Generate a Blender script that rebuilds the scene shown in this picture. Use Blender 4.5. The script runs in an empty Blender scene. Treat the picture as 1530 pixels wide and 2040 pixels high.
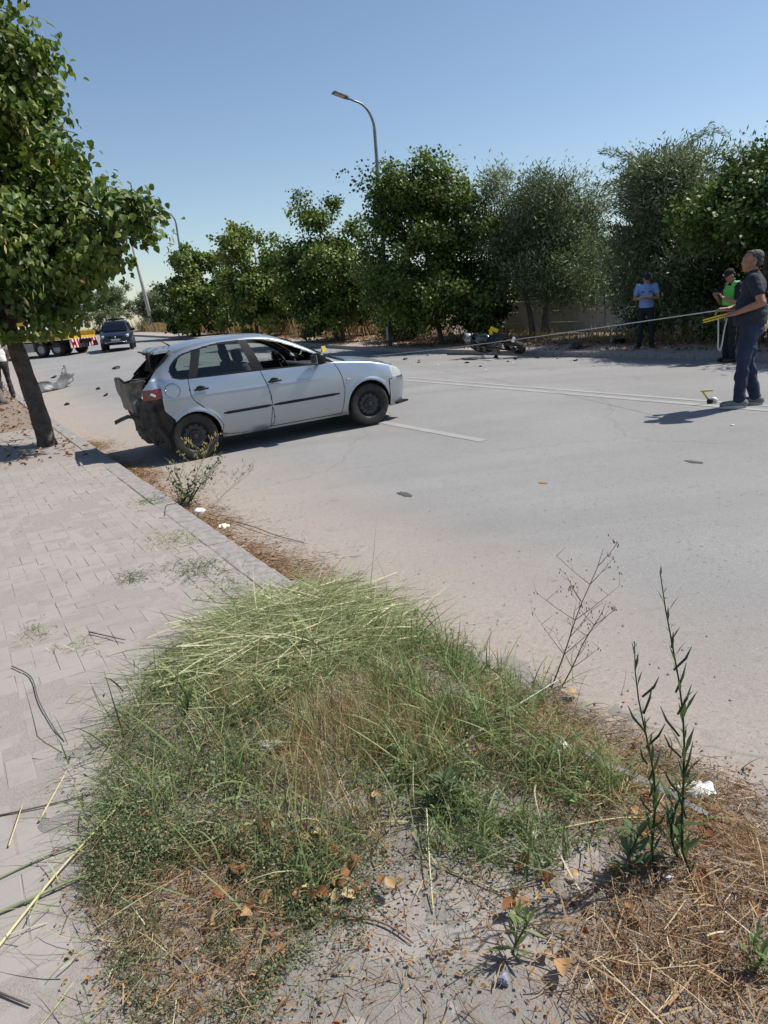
import bpy, bmesh, math, random
import numpy as np
from mathutils import Vector, Matrix, Euler
RNG = np.random.default_rng(7)
random.seed(7)
rad = math.radians
SC = bpy.context.scene
COL = SC.collection

# ------------------------------------------------------------------ camera, sky, sun, exposure
cam_data = bpy.data.cameras.new('camera')
cam_data.sensor_fit = 'VERTICAL'; cam_data.sensor_height = 36.0
cam_data.lens = 1407.3 / 2040 * 36
cam_data.clip_start = 0.05; cam_data.clip_end = 3000
camera = bpy.data.objects.new('camera', cam_data); COL.objects.link(camera)
_p, _r = rad(16.27), rad(4.63)
_fw = Vector((0, math.cos(_p), -math.sin(_p))); _up0 = Vector((0, math.sin(_p), math.cos(_p))); _x0 = Vector((1, 0, 0))
_rt = _x0 * math.cos(_r) - _up0 * math.sin(_r); _up = _x0 * math.sin(_r) + _up0 * math.cos(_r)
camera.matrix_world = Matrix(((_rt.x, _up.x, -_fw.x, 0), (_rt.y, _up.y, -_fw.y, 0), (_rt.z, _up.z, -_fw.z, 1.745), (0, 0, 0, 1)))
SC.camera = camera

SUN_AZ, SUN_EL = rad(15), rad(54)          # azimuth counter-clockwise from +X
world = bpy.data.worlds.new('World'); SC.world = world; world.use_nodes = True
_nt = world.node_tree; _nt.nodes.clear()
_sky = _nt.nodes.new('ShaderNodeTexSky'); _sky.sky_type = 'NISHITA'; _sky.sun_disc = False
_sky.sun_elevation = SUN_EL; _sky.sun_rotation = math.pi / 2 - SUN_AZ
_sky.air_density = 1.0; _sky.dust_density = 0.45; _sky.ozone_density = 1.6; _sky.altitude = 50
_bg = _nt.nodes.new('ShaderNodeBackground'); _bg.inputs['Strength'].default_value = 0.075
_wo = _nt.nodes.new('ShaderNodeOutputWorld')
_nt.links.new(_sky.outputs[0], _bg.inputs[0]); _nt.links.new(_bg.outputs[0], _wo.inputs[0])
sun_data = bpy.data.lights.new('sun', 'SUN'); sun_data.energy = 3.6; sun_data.angle = rad(0.53); sun_data.color = (1.0, 0.955, 0.88)
sun = bpy.data.objects.new('sun', sun_data); COL.objects.link(sun)
_sd = Vector((math.cos(SUN_EL) * math.cos(SUN_AZ), math.cos(SUN_EL) * math.sin(SUN_AZ), math.sin(SUN_EL)))
sun.rotation_euler = _sd.to_track_quat('Z', 'Y').to_euler()
SC.view_settings.view_transform = 'Standard'; SC.view_settings.look = 'None'
SC.view_settings.exposure = 0.75; SC.view_settings.gamma = 1.0; SC.view_settings.use_curve_mapping = False
SC.render.engine = 'CYCLES'
SC.cycles.use_denoising = True
try:
    SC.cycles.denoiser = 'OPENIMAGEDENOISE'; SC.cycles.denoising_input_passes = 'RGB_ALBEDO_NORMAL'; SC.cycles.denoising_prefilter = 'ACCURATE'
except Exception: pass
SC.cycles.max_bounces = 7; SC.cycles.transparent_max_bounces = 12; SC.cycles.sample_clamp_indirect = 6
SC.cycles.caustics_reflective = False; SC.cycles.caustics_refractive = False

# ------------------------------------------------------------------ the lie of the land: s across the road, t along it
TH = 2.0982; KD = 1.5625
DX, DY = math.cos(TH), math.sin(TH)        # along the road, away from the camera
NX, NY = math.sin(TH), -math.cos(TH)       # across the road, away from the near kerb
WC, WF, CF = 6.57, 12.0, 0.0346
CAP = 0.13
def rise(t):
    u = np.maximum(np.asarray(t, float) - 18, 0)
    return .0178 * np.minimum(u, 60) * np.minimum(1, u / 12)
def gz(s, t):
    s = np.asarray(s, float)
    z = np.where(s < 0, CAP, np.where(s < WC, CF * s, np.where(s < WF, CF * WC - (s - WC) * .0212, CF * WC - (WF - WC) * .0212 + CAP)))
    return z + rise(t)
def xy(s, t): return ((s + KD) * NX + t * DX, (s + KD) * NY + t * DY)
def at(s, t, dz=0.0):
    x, y = xy(s, t); return Vector((x, y, float(gz(s, t)) + dz))
ROADROT = TH - math.pi / 2                 # rotation_z that turns local +Y along the road, local +X across it

# ------------------------------------------------------------------ small library
MATS = {}
def ramp(nt, fac, stops):
    n = nt.nodes.new('ShaderNodeValToRGB'); e = n.color_ramp.elements
    while len(e) < len(stops): e.new(0.5)
    for el, (p, c) in zip(e, stops): el.position = p; el.color = (*c, 1)
    nt.links.new(fac, n.inputs[0]); return n.outputs[0]
def noise(nt, vec, scale, detail=4, rough=.55, dist=0):
    n = nt.nodes.new('ShaderNodeTexNoise'); n.inputs['Scale'].default_value = scale
    n.inputs['Detail'].default_value = detail; n.inputs['Roughness'].default_value = rough; n.inputs['Distortion'].default_value = dist
    if vec is not None: nt.links.new(vec, n.inputs['Vector'])
    return n.outputs['Fac']
def mixc(nt, fac, a, b, mode='MIX'):
    n = nt.nodes.new('ShaderNodeMix'); n.data_type = 'RGBA'; n.blend_type = mode
    def put(i, v):
        if hasattr(v, 'is_linked') or hasattr(v, 'links'): nt.links.new(v, n.inputs[i])
        else: n.inputs[i].default_value = v if isinstance(v, (int, float)) else (*v, 1)
    put(0, fac); put(6, a); put(7, b); return n.outputs[2]
def math_n(nt, op, a, b=None, c=None):
    n = nt.nodes.new('ShaderNodeMath'); n.operation = op
    for i, v in enumerate((a, b, c)):
        if v is None: continue
        if isinstance(v, (int, float)): n.inputs[i].default_value = v
        else: nt.links.new(v, n.inputs[i])
    return n.outputs[0]
def start(name):
    m = bpy.data.materials.new(name); m.use_nodes = True; nt = m.node_tree
    b = nt.nodes['Principled BSDF']; MATS[name] = m
    return m, nt, b
def bump(nt, b, h, strength=.3, dist=.01):
    n = nt.nodes.new('ShaderNodeBump'); n.inputs['Strength'].default_value = strength; n.inputs['Distance'].default_value = dist
    nt.links.new(h, n.inputs['Height']); nt.links.new(n.outputs[0], b.inputs['Normal'])
def mat(name, c1, c2=None, scale=20, rough=.7, metal=0, bmp=0, bdist=.01, coords='Object', detail=4, spec=None, lo=.35, hi=.65, coat=0):
    if name in MATS: return MATS[name]
    m, nt, b = start(name)
    tc = nt.nodes.new('ShaderNodeTexCoord').outputs[coords]
    if c2 is None: c2 = tuple(x * .8 for x in c1)
    f = noise(nt, tc, scale, detail)
    nt.links.new(ramp(nt, f, [(lo, c1), (hi, c2)]), b.inputs['Base Color'])
    b.inputs['Roughness'].default_value = rough; b.inputs['Metallic'].default_value = metal
    if spec is not None: b.inputs['Specular IOR Level'].default_value = spec
    if coat: b.inputs['Coat Weight'].default_value = coat; b.inputs['Coat Roughness'].default_value = .06
    if bmp: bump(nt, b, noise(nt, tc, scale * 2.3, 5), bmp, bdist)
    return m
def leafmat(name, stops, trans=.35, rough=.5, spec=.35, attr='tint'):
    """foliage: colour by each leaf's own tint, light shines through"""
    m, nt, b = start(name)
    a = nt.nodes.new('ShaderNodeAttribute'); a.attribute_name = attr
    if attr == 'random':
        a2 = nt.nodes.new('ShaderNodeObjectInfo'); f = a2.outputs['Random']
    else: f = a.outputs['Fac']
    c = ramp(nt, f, stops)
    nt.links.new(c, b.inputs['Base Color']); b.inputs['Roughness'].default_value = rough; b.inputs['Specular IOR Level'].default_value = spec
    t = nt.nodes.new('ShaderNodeBsdfTranslucent')
    hs = nt.nodes.new('ShaderNodeHueSaturation'); hs.inputs['Hue'].default_value = .485; hs.inputs['Value'].default_value = 1.35; hs.inputs['Saturation'].default_value = 1.1
    nt.links.new(c, hs.inputs['Color']); nt.links.new(hs.outputs[0], t.inputs[0])
    mx = nt.nodes.new('ShaderNodeMixShader'); mx.inputs[0].default_value = trans
    nt.links.new(b.outputs[0], mx.inputs[1]); nt.links.new(t.outputs[0], mx.inputs[2])
    nt.links.new(mx.outputs[0], nt.nodes['Material Output'].inputs[0])
    return m

def tag(o, label=None, cat=None, group=None, kind=None):
    if label: o['label'] = label
    if cat: o['category'] = cat
    if group: o['group'] = group
    if kind: o['kind'] = kind
    return o
def empty(name, loc=(0, 0, 0), rot=(0, 0, 0), label=None, cat=None, group=None):
    o = bpy.data.objects.new(name, None); COL.objects.link(o); o.location = loc; o.rotation_euler = rot
    o.empty_display_size = .1
    return tag(o, label, cat, group)
def link(name, me, m, parent=None, smooth=False):
    if m is not None:
        for x in (m if isinstance(m, (list, tuple)) else [m]): me.materials.append(x)
    if smooth: me.polygons.foreach_set('use_smooth', np.ones(len(me.polygons), bool))
    o = bpy.data.objects.new(name, me); COL.objects.link(o)
    if parent is not None: o.parent = parent
    return o
def np_mesh(name, V, F, tint=None, mi=None, flat=False):
    """V (n,3); F (m,k) one face size, fast"""
    V = np.ascontiguousarray(V, np.float32); F = np.ascontiguousarray(F, np.int32)
    me = bpy.data.meshes.new(name); n, k = F.shape
    me.vertices.add(len(V)); me.vertices.foreach_set('co', V.ravel())
    me.loops.add(n * k); me.loops.foreach_set('vertex_index', F.ravel())
    me.polygons.add(n); me.polygons.foreach_set('loop_start', np.arange(0, n * k, k, dtype=np.int32))
    if mi is not None: me.polygons.foreach_set('material_index', np.asarray(mi, np.int32))
    me.update(calc_edges=True)
    if flat: me.polygons.foreach_set('use_smooth', np.zeros(n, bool))
    if tint is not None:
        a = me.attributes.new('tint', 'FLOAT', 'POINT'); a.data.foreach_set('value', np.ascontiguousarray(tint, np.float32))
    return me
def copy_tree(o, parent=None):
    c = o.copy(); COL.objects.link(c); c.parent = parent
    for ch in o.children: copy_tree(ch, c)
    return c

class MB:
    """collects boxes, tubes, lathes, prisms and lofts; build() links them as one mesh"""
    def __init__(s): s.v = []; s.f = []
    def add(s, V, F):
        o = len(s.v); s.v += [tuple(map(float, p)) for p in V]; s.f += [tuple(i + o for i in f) for f in F]; return s
    def box(s, c, d, rot=None, bev=0.0):
        x, y, z = d[0] / 2, d[1] / 2, d[2] / 2
        if bev <= 0:
            V = [Vector((a * x, b * y, e * z)) for a in (-1, 1) for b in (-1, 1) for e in (-1, 1)]
            F = [(0, 1, 3, 2), (4, 6, 7, 5), (0, 4, 5, 1), (2, 3, 7, 6), (0, 2, 6, 4), (1, 5, 7, 3)]
        else:
            bm = bmesh.new(); bmesh.ops.create_cube(bm, size=1)
            for v in bm.verts: v.co = Vector((v.co.x * d[0], v.co.y * d[1], v.co.z * d[2]))
            bmesh.ops.bevel(bm, geom=list(bm.edges), offset=min(bev, min(x, y, z) * .98), segments=2, affect='EDGES', profile=.6)
            bm.verts.index_update(); V = [v.co.copy() for v in bm.verts]; F = [tuple(v.index for v in f.verts) for f in bm.faces]; bm.free()
        if rot is not None:
            M = Euler(rot).to_matrix() if not isinstance(rot, Matrix) else rot
            V = [M @ v for v in V]
        return s.add([(v.x + c[0], v.y + c[1], v.z + c[2]) for v in V], F)
    def tube(s, pts, r, n=8, cap=True):
        P = [Vector(p) for p in pts]; R = r if isinstance(r, (list, tuple, np.ndarray)) else [r] * len(P)
        V = []; F = []; prev = None
        for i, p in enumerate(P):
            d = (P[min(i + 1, len(P) - 1)] - P[max(i - 1, 0)])
            d = d.normalized() if d.length > 1e-9 else Vector((0, 0, 1))
            if prev is None: a = d.orthogonal().normalized()
            else:
                a = prev - d * prev.dot(d)
                a = a.normalized() if a.length > 1e-6 else d.orthogonal().normalized()
            prev = a; b = d.cross(a)
            for k in range(n):
                t = 2 * math.pi * k / n; V.append(p + (a * math.cos(t) + b * math.sin(t)) * R[i])
        for i in range(len(P) - 1):
            for k in range(n):
                k2 = (k + 1) % n; F.append((i * n + k, i * n + k2, (i + 1) * n + k2, (i + 1) * n + k))
        if cap: F.append(tuple(range(n - 1, -1, -1))); F.append(tuple((len(P) - 1) * n + k for k in range(n)))
        return s.add(V, F)
    def lathe(s, prof, axis='y', c=(0, 0, 0), n=24, closed=False):
        """prof: (radius, along)"""
        V = []; F = []; m = len(prof)
        for k in range(n):
            t = 2 * math.pi * k / n; ct, st_ = math.cos(t), math.sin(t)
            for (r, h) in prof:
                if axis == 'y': V.append((c[0] + r * ct, c[1] + h, c[2] + r * st_))
                elif axis == 'x': V.append((c[0] + h, c[1] + r * ct, c[2] + r * st_))
                else: V.append((c[0] + r * ct, c[1] + r * st_, c[2] + h))
        for k in range(n):
            k2 = (k + 1) % n
            for i in range(m if closed else m - 1):
                j = (i + 1) % m; F.append((k * m + i, k2 * m + i, k2 * m + j, k * m + j))
        return s.add(V, F)
    def ell(s, c, r, rot=None, nu=14, nv=10):
        V = []; F = []; M = Euler(rot).to_matrix() if rot is not None and not isinstance(rot, Matrix) else rot
        for i in range(nv + 1):
            a = math.pi * i / nv
            for k in range(nu):
                t = 2 * math.pi * k / nu
                v = Vector((r[0] * math.sin(a) * math.cos(t), r[1] * math.sin(a) * math.sin(t), r[2] * math.cos(a)))
                if M is not None: v = M @ v
                V.append((v.x + c[0], v.y + c[1], v.z + c[2]))
        for i in range(nv):
            for k in range(nu):
                k2 = (k + 1) % nu
                if i == 0: F.append((k, nu + k, nu + k2)) if False else F.append((i * nu + k, (i + 1) * nu + k, (i + 1) * nu + k2, i * nu + k2))
                else: F.append((i * nu + k, (i + 1) * nu + k, (i + 1) * nu + k2, i * nu + k2))
        return s.add(V, F)
    def prism(s, poly, axis, lo, hi):
        """poly of 2D points extruded along axis from lo to hi"""
        def P(a, b, h): return {'x': (h, a, b), 'y': (a, h, b), 'z': (a, b, h)}[axis]
        n = len(poly); V = [P(a, b, lo) for a, b in poly] + [P(a, b, hi) for a, b in poly]
        F = [tuple(range(n - 1, -1, -1)), tuple(range(n, 2 * n))] + [(i, (i + 1) % n, n + (i + 1) % n, n + i) for i in range(n)]
        return s.add(V, F)
    def loft(s, secs, cap=True):
        n = len(secs[0]); V = [p for q in secs for p in q]; F = []
        for i in range(len(secs) - 1):
            for k in range(n): F.append((i * n + k, i * n + (k + 1) % n, (i + 1) * n + (k + 1) % n, (i + 1) * n + k))
        if cap: F.append(tuple(range(n - 1, -1, -1))); F.append(tuple((len(secs) - 1) * n + k for k in range(n)))
        return s.add(V, F)
    def mesh(s, name, fix=True):
        me = bpy.data.meshes.new(name); me.from_pydata(s.v, [], s.f)
        if fix:
            bm = bmesh.new(); bm.from_mesh(me); bmesh.ops.remove_doubles(bm, verts=bm.verts, dist=1e-6)
            bmesh.ops.recalc_face_normals(bm, faces=bm.faces); bm.to_mesh(me); bm.free()
        me.update(); return me
    def build(s, name, m, parent=None, smooth=False, sharp=None, loc=None, rot=None):
        me = s.mesh(name); o = link(name, me, m, parent, smooth)
        if smooth and sharp: me.set_sharp_from_angle(angle=rad(sharp))
        if loc is not None: o.location = loc
        if rot is not None: o.rotation_euler = rot
        return o
def noise1(x, seed=0):
    """smooth 1D value noise in -1..1"""
    x = np.asarray(x, float); i = np.floor(x).astype(int); f = x - i; f = f * f * (3 - 2 * f)
    h = lambda k: (np.sin(k * 127.1 + seed * 311.7) * 43758.5453) % 1.0
    return (h(i) * (1 - f) + h(i + 1) * f) * 2 - 1
def noise2(x, y, seed=0):
    x = np.asarray(x, float); y = np.asarray(y, float); i = np.floor(x); j = np.floor(y); f = x - i; g = y - j
    f = f * f * (3 - 2 * f); g = g * g * (3 - 2 * g)
    h = lambda a, b: (np.sin(a * 127.1 + b * 269.5 + seed * 74.7) * 43758.5453) % 1.0
    return ((h(i, j) * (1 - f) + h(i + 1, j) * f) * (1 - g) + (h(i, j + 1) * (1 - f) + h(i + 1, j + 1) * f) * g) * 2 - 1
def fbm2(x, y, seed=0, o=4):
    r = 0; a = .5
    for k in range(o): r = r + a * noise2(x * 2 ** k, y * 2 ** k, seed + k); a *= .5
    return r
# ------------------------------------------------------------------ ground, road, pavements
def world_coords(nt):
    g = nt.nodes.new('ShaderNodeNewGeometry'); return g.outputs['Position']
def st_sheet(name, S, T, zf, m, parent=None, smooth=True):
    """a grid sheet over arrays of s and t"""
    S = np.asarray(S, float); T = np.asarray(T, float); A, B = np.meshgrid(S, T, indexing='ij')
    X, Y = xy(A, B); Z = zf(A, B); V = np.stack([X, Y, Z], -1).reshape(-1, 3)
    n, k = A.shape; i = np.arange(n * k).reshape(n, k)
    F = np.stack([i[:-1, :-1], i[1:, :-1], i[1:, 1:], i[:-1, 1:]], -1).reshape(-1, 4)
    return link(name, np_mesh(name, V, F), m, parent, smooth)

def road_material():
    m, nt, b = start('asphalt'); P = world_coords(nt)
    # distance across the road (s) from the near kerb
    sx = nt.nodes.new('ShaderNodeVectorMath'); sx.operation = 'DOT_PRODUCT'; sx.inputs[1].default_value = (NX, NY, 0); nt.links.new(P, sx.inputs[0])
    s_ = math_n(nt, 'SUBTRACT', sx.outputs['Value'], KD)
    fine = noise(nt, P, 260, 3, .7); mid = noise(nt, P, 2.2, 5, .6); big = noise(nt, P, .33, 4, .55)
    base = ramp(nt, fine, [(.30, (.125, .122, .119)), (.5, (.258, .253, .247)), (.70, (.43, .42, .41))])
    base = mixc(nt, ramp(nt, big, [(.40, (0, 0, 0)), (.66, (.55, .55, .55))]), base, (.185, .18, .175))
    base = mixc(nt, ramp(nt, mid, [(.45, (0, 0, 0)), (.8, (.30, .30, .30))]), base, (.27, .25, .235))
    # long wheel tracks: noise stretched along the road
    mp = nt.nodes.new('ShaderNodeMapping'); mp.inputs['Rotation'].default_value = (0, 0, -TH); mp.inputs['Scale'].default_value = (.06, 1.3, 1); nt.links.new(P, mp.inputs[0])
    tr = noise(nt, mp.outputs[0], 1.0, 4, .6)
    base = mixc(nt, ramp(nt, tr, [(.45, (0, 0, 0)), (.62, (.24, .24, .24)), (.8, (0, 0, 0))]), base, (.17, .162, .157))
    # pale dust drifted against the near kerb
    wob = math_n(nt, 'MULTIPLY_ADD', noise(nt, P, 1.1, 5), 1.3, -.65)
    edge = math_n(nt, 'SUBTRACT', math_n(nt, 'ADD', s_, wob), .25)
    dust = ramp(nt, math_n(nt, 'MULTIPLY', edge, .45), [(.0, (1, 1, 1)), (.25, (.85, .85, .85)), (.72, (0, 0, 0))])
    base = mixc(nt, dust, base, ramp(nt, noise(nt, P, 30, 4), [(.3, (.37, .315, .27)), (.7, (.30, .255, .22))]))
    # cracks
    v = nt.nodes.new('ShaderNodeTexVoronoi'); v.feature = 'DISTANCE_TO_EDGE'; v.inputs['Scale'].default_value = .22
    wv = nt.nodes.new('ShaderNodeVectorMath'); wv.operation = 'ADD'; nt.links.new(P, wv.inputs[0])
    nv = nt.nodes.new('ShaderNodeTexNoise'); nv.inputs['Scale'].default_value = .9; nv.inputs['Detail'].default_value = 5; nt.links.new(P, nv.inputs['Vector']); nt.links.new(nv.outputs['Color'], wv.inputs[1])
    nt.links.new(wv.outputs[0], v.inputs['Vector'])
    base = mixc(nt, ramp(nt, v.outputs['Distance'], [(.0, (.3, .3, .3)), (.002, (0, 0, 0))]), base, (.08, .075, .072))
    base = mixc(nt, ramp(nt, noise(nt, P, 95, 3, .75), [(.34, (.55, .55, .55)), (.47, (0, 0, 0))]), base, (.14, .136, .132))
    base = mixc(nt, ramp(nt, noise(nt, P, 7, 4, .7), [(.30, (.4, .4, .4)), (.42, (0, 0, 0))]), base, (.18, .175, .17))
    spk = noise(nt, P, 90, 1, .5)
    base = mixc(nt, ramp(nt, spk, [(.71, (0, 0, 0)), (.76, (.6, .6, .6))]), base, (.5, .48, .45))
    base = mixc(nt, ramp(nt, noise(nt, P, 30, 3, .6), [(.30, (.6, .6, .6)), (.37, (0, 0, 0))]), base, (.10, .09, .085))
    nt.links.new(base, b.inputs['Base Color']); b.inputs['Roughness'].default_value = .88; b.inputs['Specular IOR Level'].default_value = .25
    bump(nt, b, fine, .5, .004)
    return m
M_ROAD = road_material()

def dirt_mat(name, c1, c2, c3, sc=9, fine=120):
    m, nt, b = start(name); P = world_coords(nt)
    f = noise(nt, P, fine, 4, .7); g = noise(nt, P, sc, 5, .6)
    c = mixc(nt, g, ramp(nt, f, [(.3, c1), (.7, c2)]), c3); nt.links.new(c, b.inputs['Base Color'])
    b.inputs['Roughness'].default_value = .95; b.inputs['Specular IOR Level'].default_value = .1
    bump(nt, b, f, .6, .008); return m
M_SOIL = dirt_mat('soil', (.16, .125, .10), (.30, .245, .20), (.23, .185, .15))
M_SAND = dirt_mat('sand', (.22, .19, .17), (.36, .32, .295), (.285, .255, .235), sc=5)
M_DUST = dirt_mat('dust', (.25, .205, .175), (.37, .315, .275), (.31, .26, .225), sc=7)
M_FIELD = dirt_mat('field_soil', (.20, .15, .09), (.36, .28, .16), (.17, .16, .07), sc=.8, fine=14)

# wide ground out to the horizon
_S = np.concatenate([np.linspace(-900, -60, 8), np.linspace(-50, -3, 14), [0., 3, 6, 9, 12.], np.linspace(14, 60, 14), np.linspace(80, 1200, 8)])
_T = np.concatenate([np.linspace(-400, -20, 6), np.linspace(-12, 90, 52), np.linspace(110, 1500, 10)])
ground = st_sheet('ground', _S, _T, lambda s, t: np.where(s < 12.5, -.12, .10) + rise(t) + np.where(s > 24, .12 * fbm2(s * .08, t * .08, 3), 0), M_FIELD)
tag(ground, kind='structure')
road = st_sheet('road', np.concatenate([np.linspace(0, WC, 14), np.linspace(WC + .4, WF, 13)]), np.linspace(-14, 130, 145), lambda s, t: gz(np.minimum(s, WF - 1e-3), t), M_ROAD)
tag(road, kind='structure')

# painted lines, worn
def paint_material():
    m, nt, b = start('road_paint'); P = world_coords(nt)
    f = noise(nt, P, 38, 5, .7); g = noise(nt, P, 3.0, 4, .6)
    w = math_n(nt, 'ADD', math_n(nt, 'MULTIPLY', f, .6), math_n(nt, 'MULTIPLY', g, .5))
    c = mixc(nt, ramp(nt, w, [(.42, (1, 1, 1)), (.66, (0, 0, 0))]), (.258, .253, .247), (.335, .328, .315))
    nt.links.new(c, b.inputs['Base Color']); b.inputs['Roughness'].default_value = .85; return m
M_PAINT = paint_material()
def paint(name, s0, w, t0, t1, dz=.004):
    o = st_sheet(name, np.linspace(s0, s0 + w, 3), np.linspace(t0, t1, max(3, int((t1 - t0) * 2))), lambda s, t: gz(s, t) + dz, M_PAINT, road)
    return o
paint('centre_line', WC - .17, .12, -10, 90); paint('centre_line', WC + .13, .12, -10, 90)
for k in range(0, 1): paint('lane_dash', 3.56, .13, 6.45 + 6.2 * k, 8.75 + 6.2 * k)

# ---- near pavement: herringbone block pavers, each 0.2 x 0.1
def paver_material():
    m, nt, b = start('concrete_paver'); P = world_coords(nt)
    oi = nt.nodes.new('ShaderNodeAttribute'); oi.attribute_name = 'tint'
    oi2 = nt.nodes.new('ShaderNodeObjectInfo')
    rnd = math_n(nt, 'FRACT', math_n(nt, 'ADD', oi.outputs['Fac'], oi2.outputs['Random']))
    c = ramp(nt, rnd, [(0, (.272, .246, .226)), (.35, (.295, .265, .244)), (.6, (.280, .262, .242)), (.8, (.310, .272, .248)), (1, (.266, .252, .232))])
    f = noise(nt, P, 320, 2, .7); g = noise(nt, P, 2.6, 5, .6)
    c = mixc(nt, ramp(nt, f, [(.3, (.35, .35, .35)), (.55, (0, 0, 0))]), c, (.17, .15, .14))
    c = mixc(nt, ramp(nt, f, [(.62, (0, 0, 0)), (.75, (.55, .55, .55))]), c, (.48, .44, .42))
    c = mixc(nt, ramp(nt, g, [(.36, (.1, .1, .1)), (.62, (.8, .8, .8))]), c, (.325, .294, .268))
    c = mixc(nt, ramp(nt, noise(nt, P, 11, 4, .6), [(.52, (0, 0, 0)), (.75, (.45, .45, .45))]), c, (.20, .18, .165))
    nt.links.new(c, b.inputs['Base Color']); b.inputs['Roughness'].default_value = .9; b.inputs['Specular IOR Level'].default_value = .2
    bump(nt, b, f, .35, .003); return m
M_PAVER = paver_material()
def sand_h(s, t): return gz(s * 0 - 1, t) - .0014 + .0046 * fbm2(s * 1.3, t * 1.3, 11) + .0022 * fbm2(s * 9, t * 9, 5)
_PS = np.arange(-6.0, -.15, .035); _PT = np.concatenate([np.arange(-1.5, 6, .035), np.arange(6, 14, .12)])
pavement = st_sheet('pavement', _PS, _PT, sand_h, M_SAND); tag(pavement, kind='structure')
pav_far = st_sheet('pavement_verge', np.linspace(-6, -.19, 40), np.linspace(13.9, 90, 200), lambda s, t: gz(s * 0 - 1, t) - .01 + .02 * fbm2(s * 1.1, t * 1.1, 21), M_SOIL); tag(pav_far, kind='structure')
def paver_template():
    L, W, H, bv = .198, .098, .06, .003
    V = []; 
    for (z, ins) in ((-H, 0), (-bv, 0), (0, bv)):
        V += [(-W / 2 + ins, -L / 2 + ins, z), (W / 2 - ins, -L / 2 + ins, z), (W / 2 - ins, L / 2 - ins, z), (-W / 2 + ins, L / 2 - ins, z)]
    F = [(8, 9, 10, 11)] + [(a + k, a + (k + 1) % 4, a + 4 + (k + 1) % 4, a + 4 + k) for a in (0, 4) for k in range(4)]
    return np.array(V), np.array(F)
_pv, _pf = paver_template(); _pl = []
for ix in range(-58, -1):
    for iy in range(-14, 132):
        c = (ix + iy) % 4
        if c == 0 and ix < -2: _pl.append(((ix + 1) * .1, (iy + .5) * .1, 1))
        elif c == 2: _pl.append(((ix + .5) * .1, (iy + 1) * .1, 0))
_pl = [p for p in _pl if p[0] < -.235 and not (p[1] > 9.9 and p[0] > -1.75 and p[0] < .1 and fbm2(p[0], p[1], 31) > -.4)]
_near = sorted(range(len(_pl)), key=lambda i: (lambda P: (P[0] + .75) ** 2 + (P[1] - 1.9) ** 2)(xy(_pl[i][0], _pl[i][1])))
_vis = []
for i in _near:
    X, Y = xy(_pl[i][0], _pl[i][1])
    if Y > 1.15 and -.62 * Y - .35 < X and X < .55 * Y + .2: _vis.append(i)
_first = set(_vis[:300])
_pme = [np_mesh('paver', _pv, _pf, tint=np.zeros(len(_pv)), flat=True)]; _pme[0].materials.append(M_PAVER)
_VV = []; _TT = []
for i, (ps, pt, horiz) in enumerate(_pl):
    ang = ROADROT + (math.pi / 2 if horiz else 0) + random.gauss(0, .006)
    zt = CAP + float(rise(pt)) + random.gauss(0, .0013); X, Y = xy(ps + random.gauss(0, .001), pt + random.gauss(0, .001))
    tx, ty = random.gauss(0, .0025), random.gauss(0, .0025)
    if i in _first:
        o = bpy.data.objects.new('paver', _pme[0]); COL.objects.link(o); o.parent = pavement
        o.location = (X, Y, zt); o.rotation_euler = (tx, ty, ang)
    else:
        R = np.array(Euler((tx, ty, ang)).to_matrix()); _VV.append(_pv @ R.T + (X, Y, zt)); _TT.append(np.full(len(_pv), random.random()))
_n = len(_VV); _FF = (_pf[None] + (np.arange(_n) * len(_pv))[:, None, None]).reshape(-1, 4)
tag(link('paver_field', np_mesh('paver_field', np.concatenate(_VV), _FF, tint=np.concatenate(_TT), flat=True), M_PAVER, pavement), kind='stuff')

# ---- kerbs
M_KERB = mat('kerb_concrete', (.30, .275, .26), (.20, .185, .175), 14, .9, bmp=.4, bdist=.006, coords='Object', detail=6)
def kerb(name, s0, t0, t1, L, w, side):
    k = empty(name, (0, 0, 0)); tag(k, kind='structure')
    t = t0
    variants = []
    for q in range(3):
        b = MB(); b.box((0, 0, -.14), (w, L - .008, .30), bev=.012); me = b.mesh('kerb_stone')
        bm = bmesh.new(); bm.from_mesh(me); bmesh.ops.subdivide_edges(bm, edges=[e for e in bm.edges if e.calc_length() > .3], cuts=5)
        for v in bm.verts:
            n_ = noise2(v.co.y * 9 + q * 7, v.co.x * 30 + v.co.z * 11, q); v.co.x += .004 * n_; v.co.z += .004 * noise2(v.co.y * 7, v.co.x * 20, q + 9)
        bm.to_mesh(me); bm.free(); me.materials.append(M_KERB); variants.append(me)
    while t < t1:
        o = bpy.data.objects.new('kerb_stone', variants[random.randrange(3)]); COL.objects.link(o); o.parent = k
        P = at(s0 + side * w / 2, t + L / 2); X, Y = P.x, P.y
        zz = (CAP if side < 0 else CF * WC - (WF - WC) * .0212 + CAP) + float(rise(t + L / 2))
        o.location = (X, Y, zz + .004 - .01 + random.gauss(0, .004)); o.rotation_euler = (0, random.gauss(0, .012), ROADROT + random.gauss(0, .004))
        sl = (float(rise(t + L)) - float(rise(t))) / L; o.rotation_euler.x = math.atan(sl)
        t += L
    return k
kerb('near_kerb', -.005, -1.4, 60, .8, .19, -1)
kerb('far_kerb', WF + .005, -6, 80, .98, .15, 1)

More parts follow.
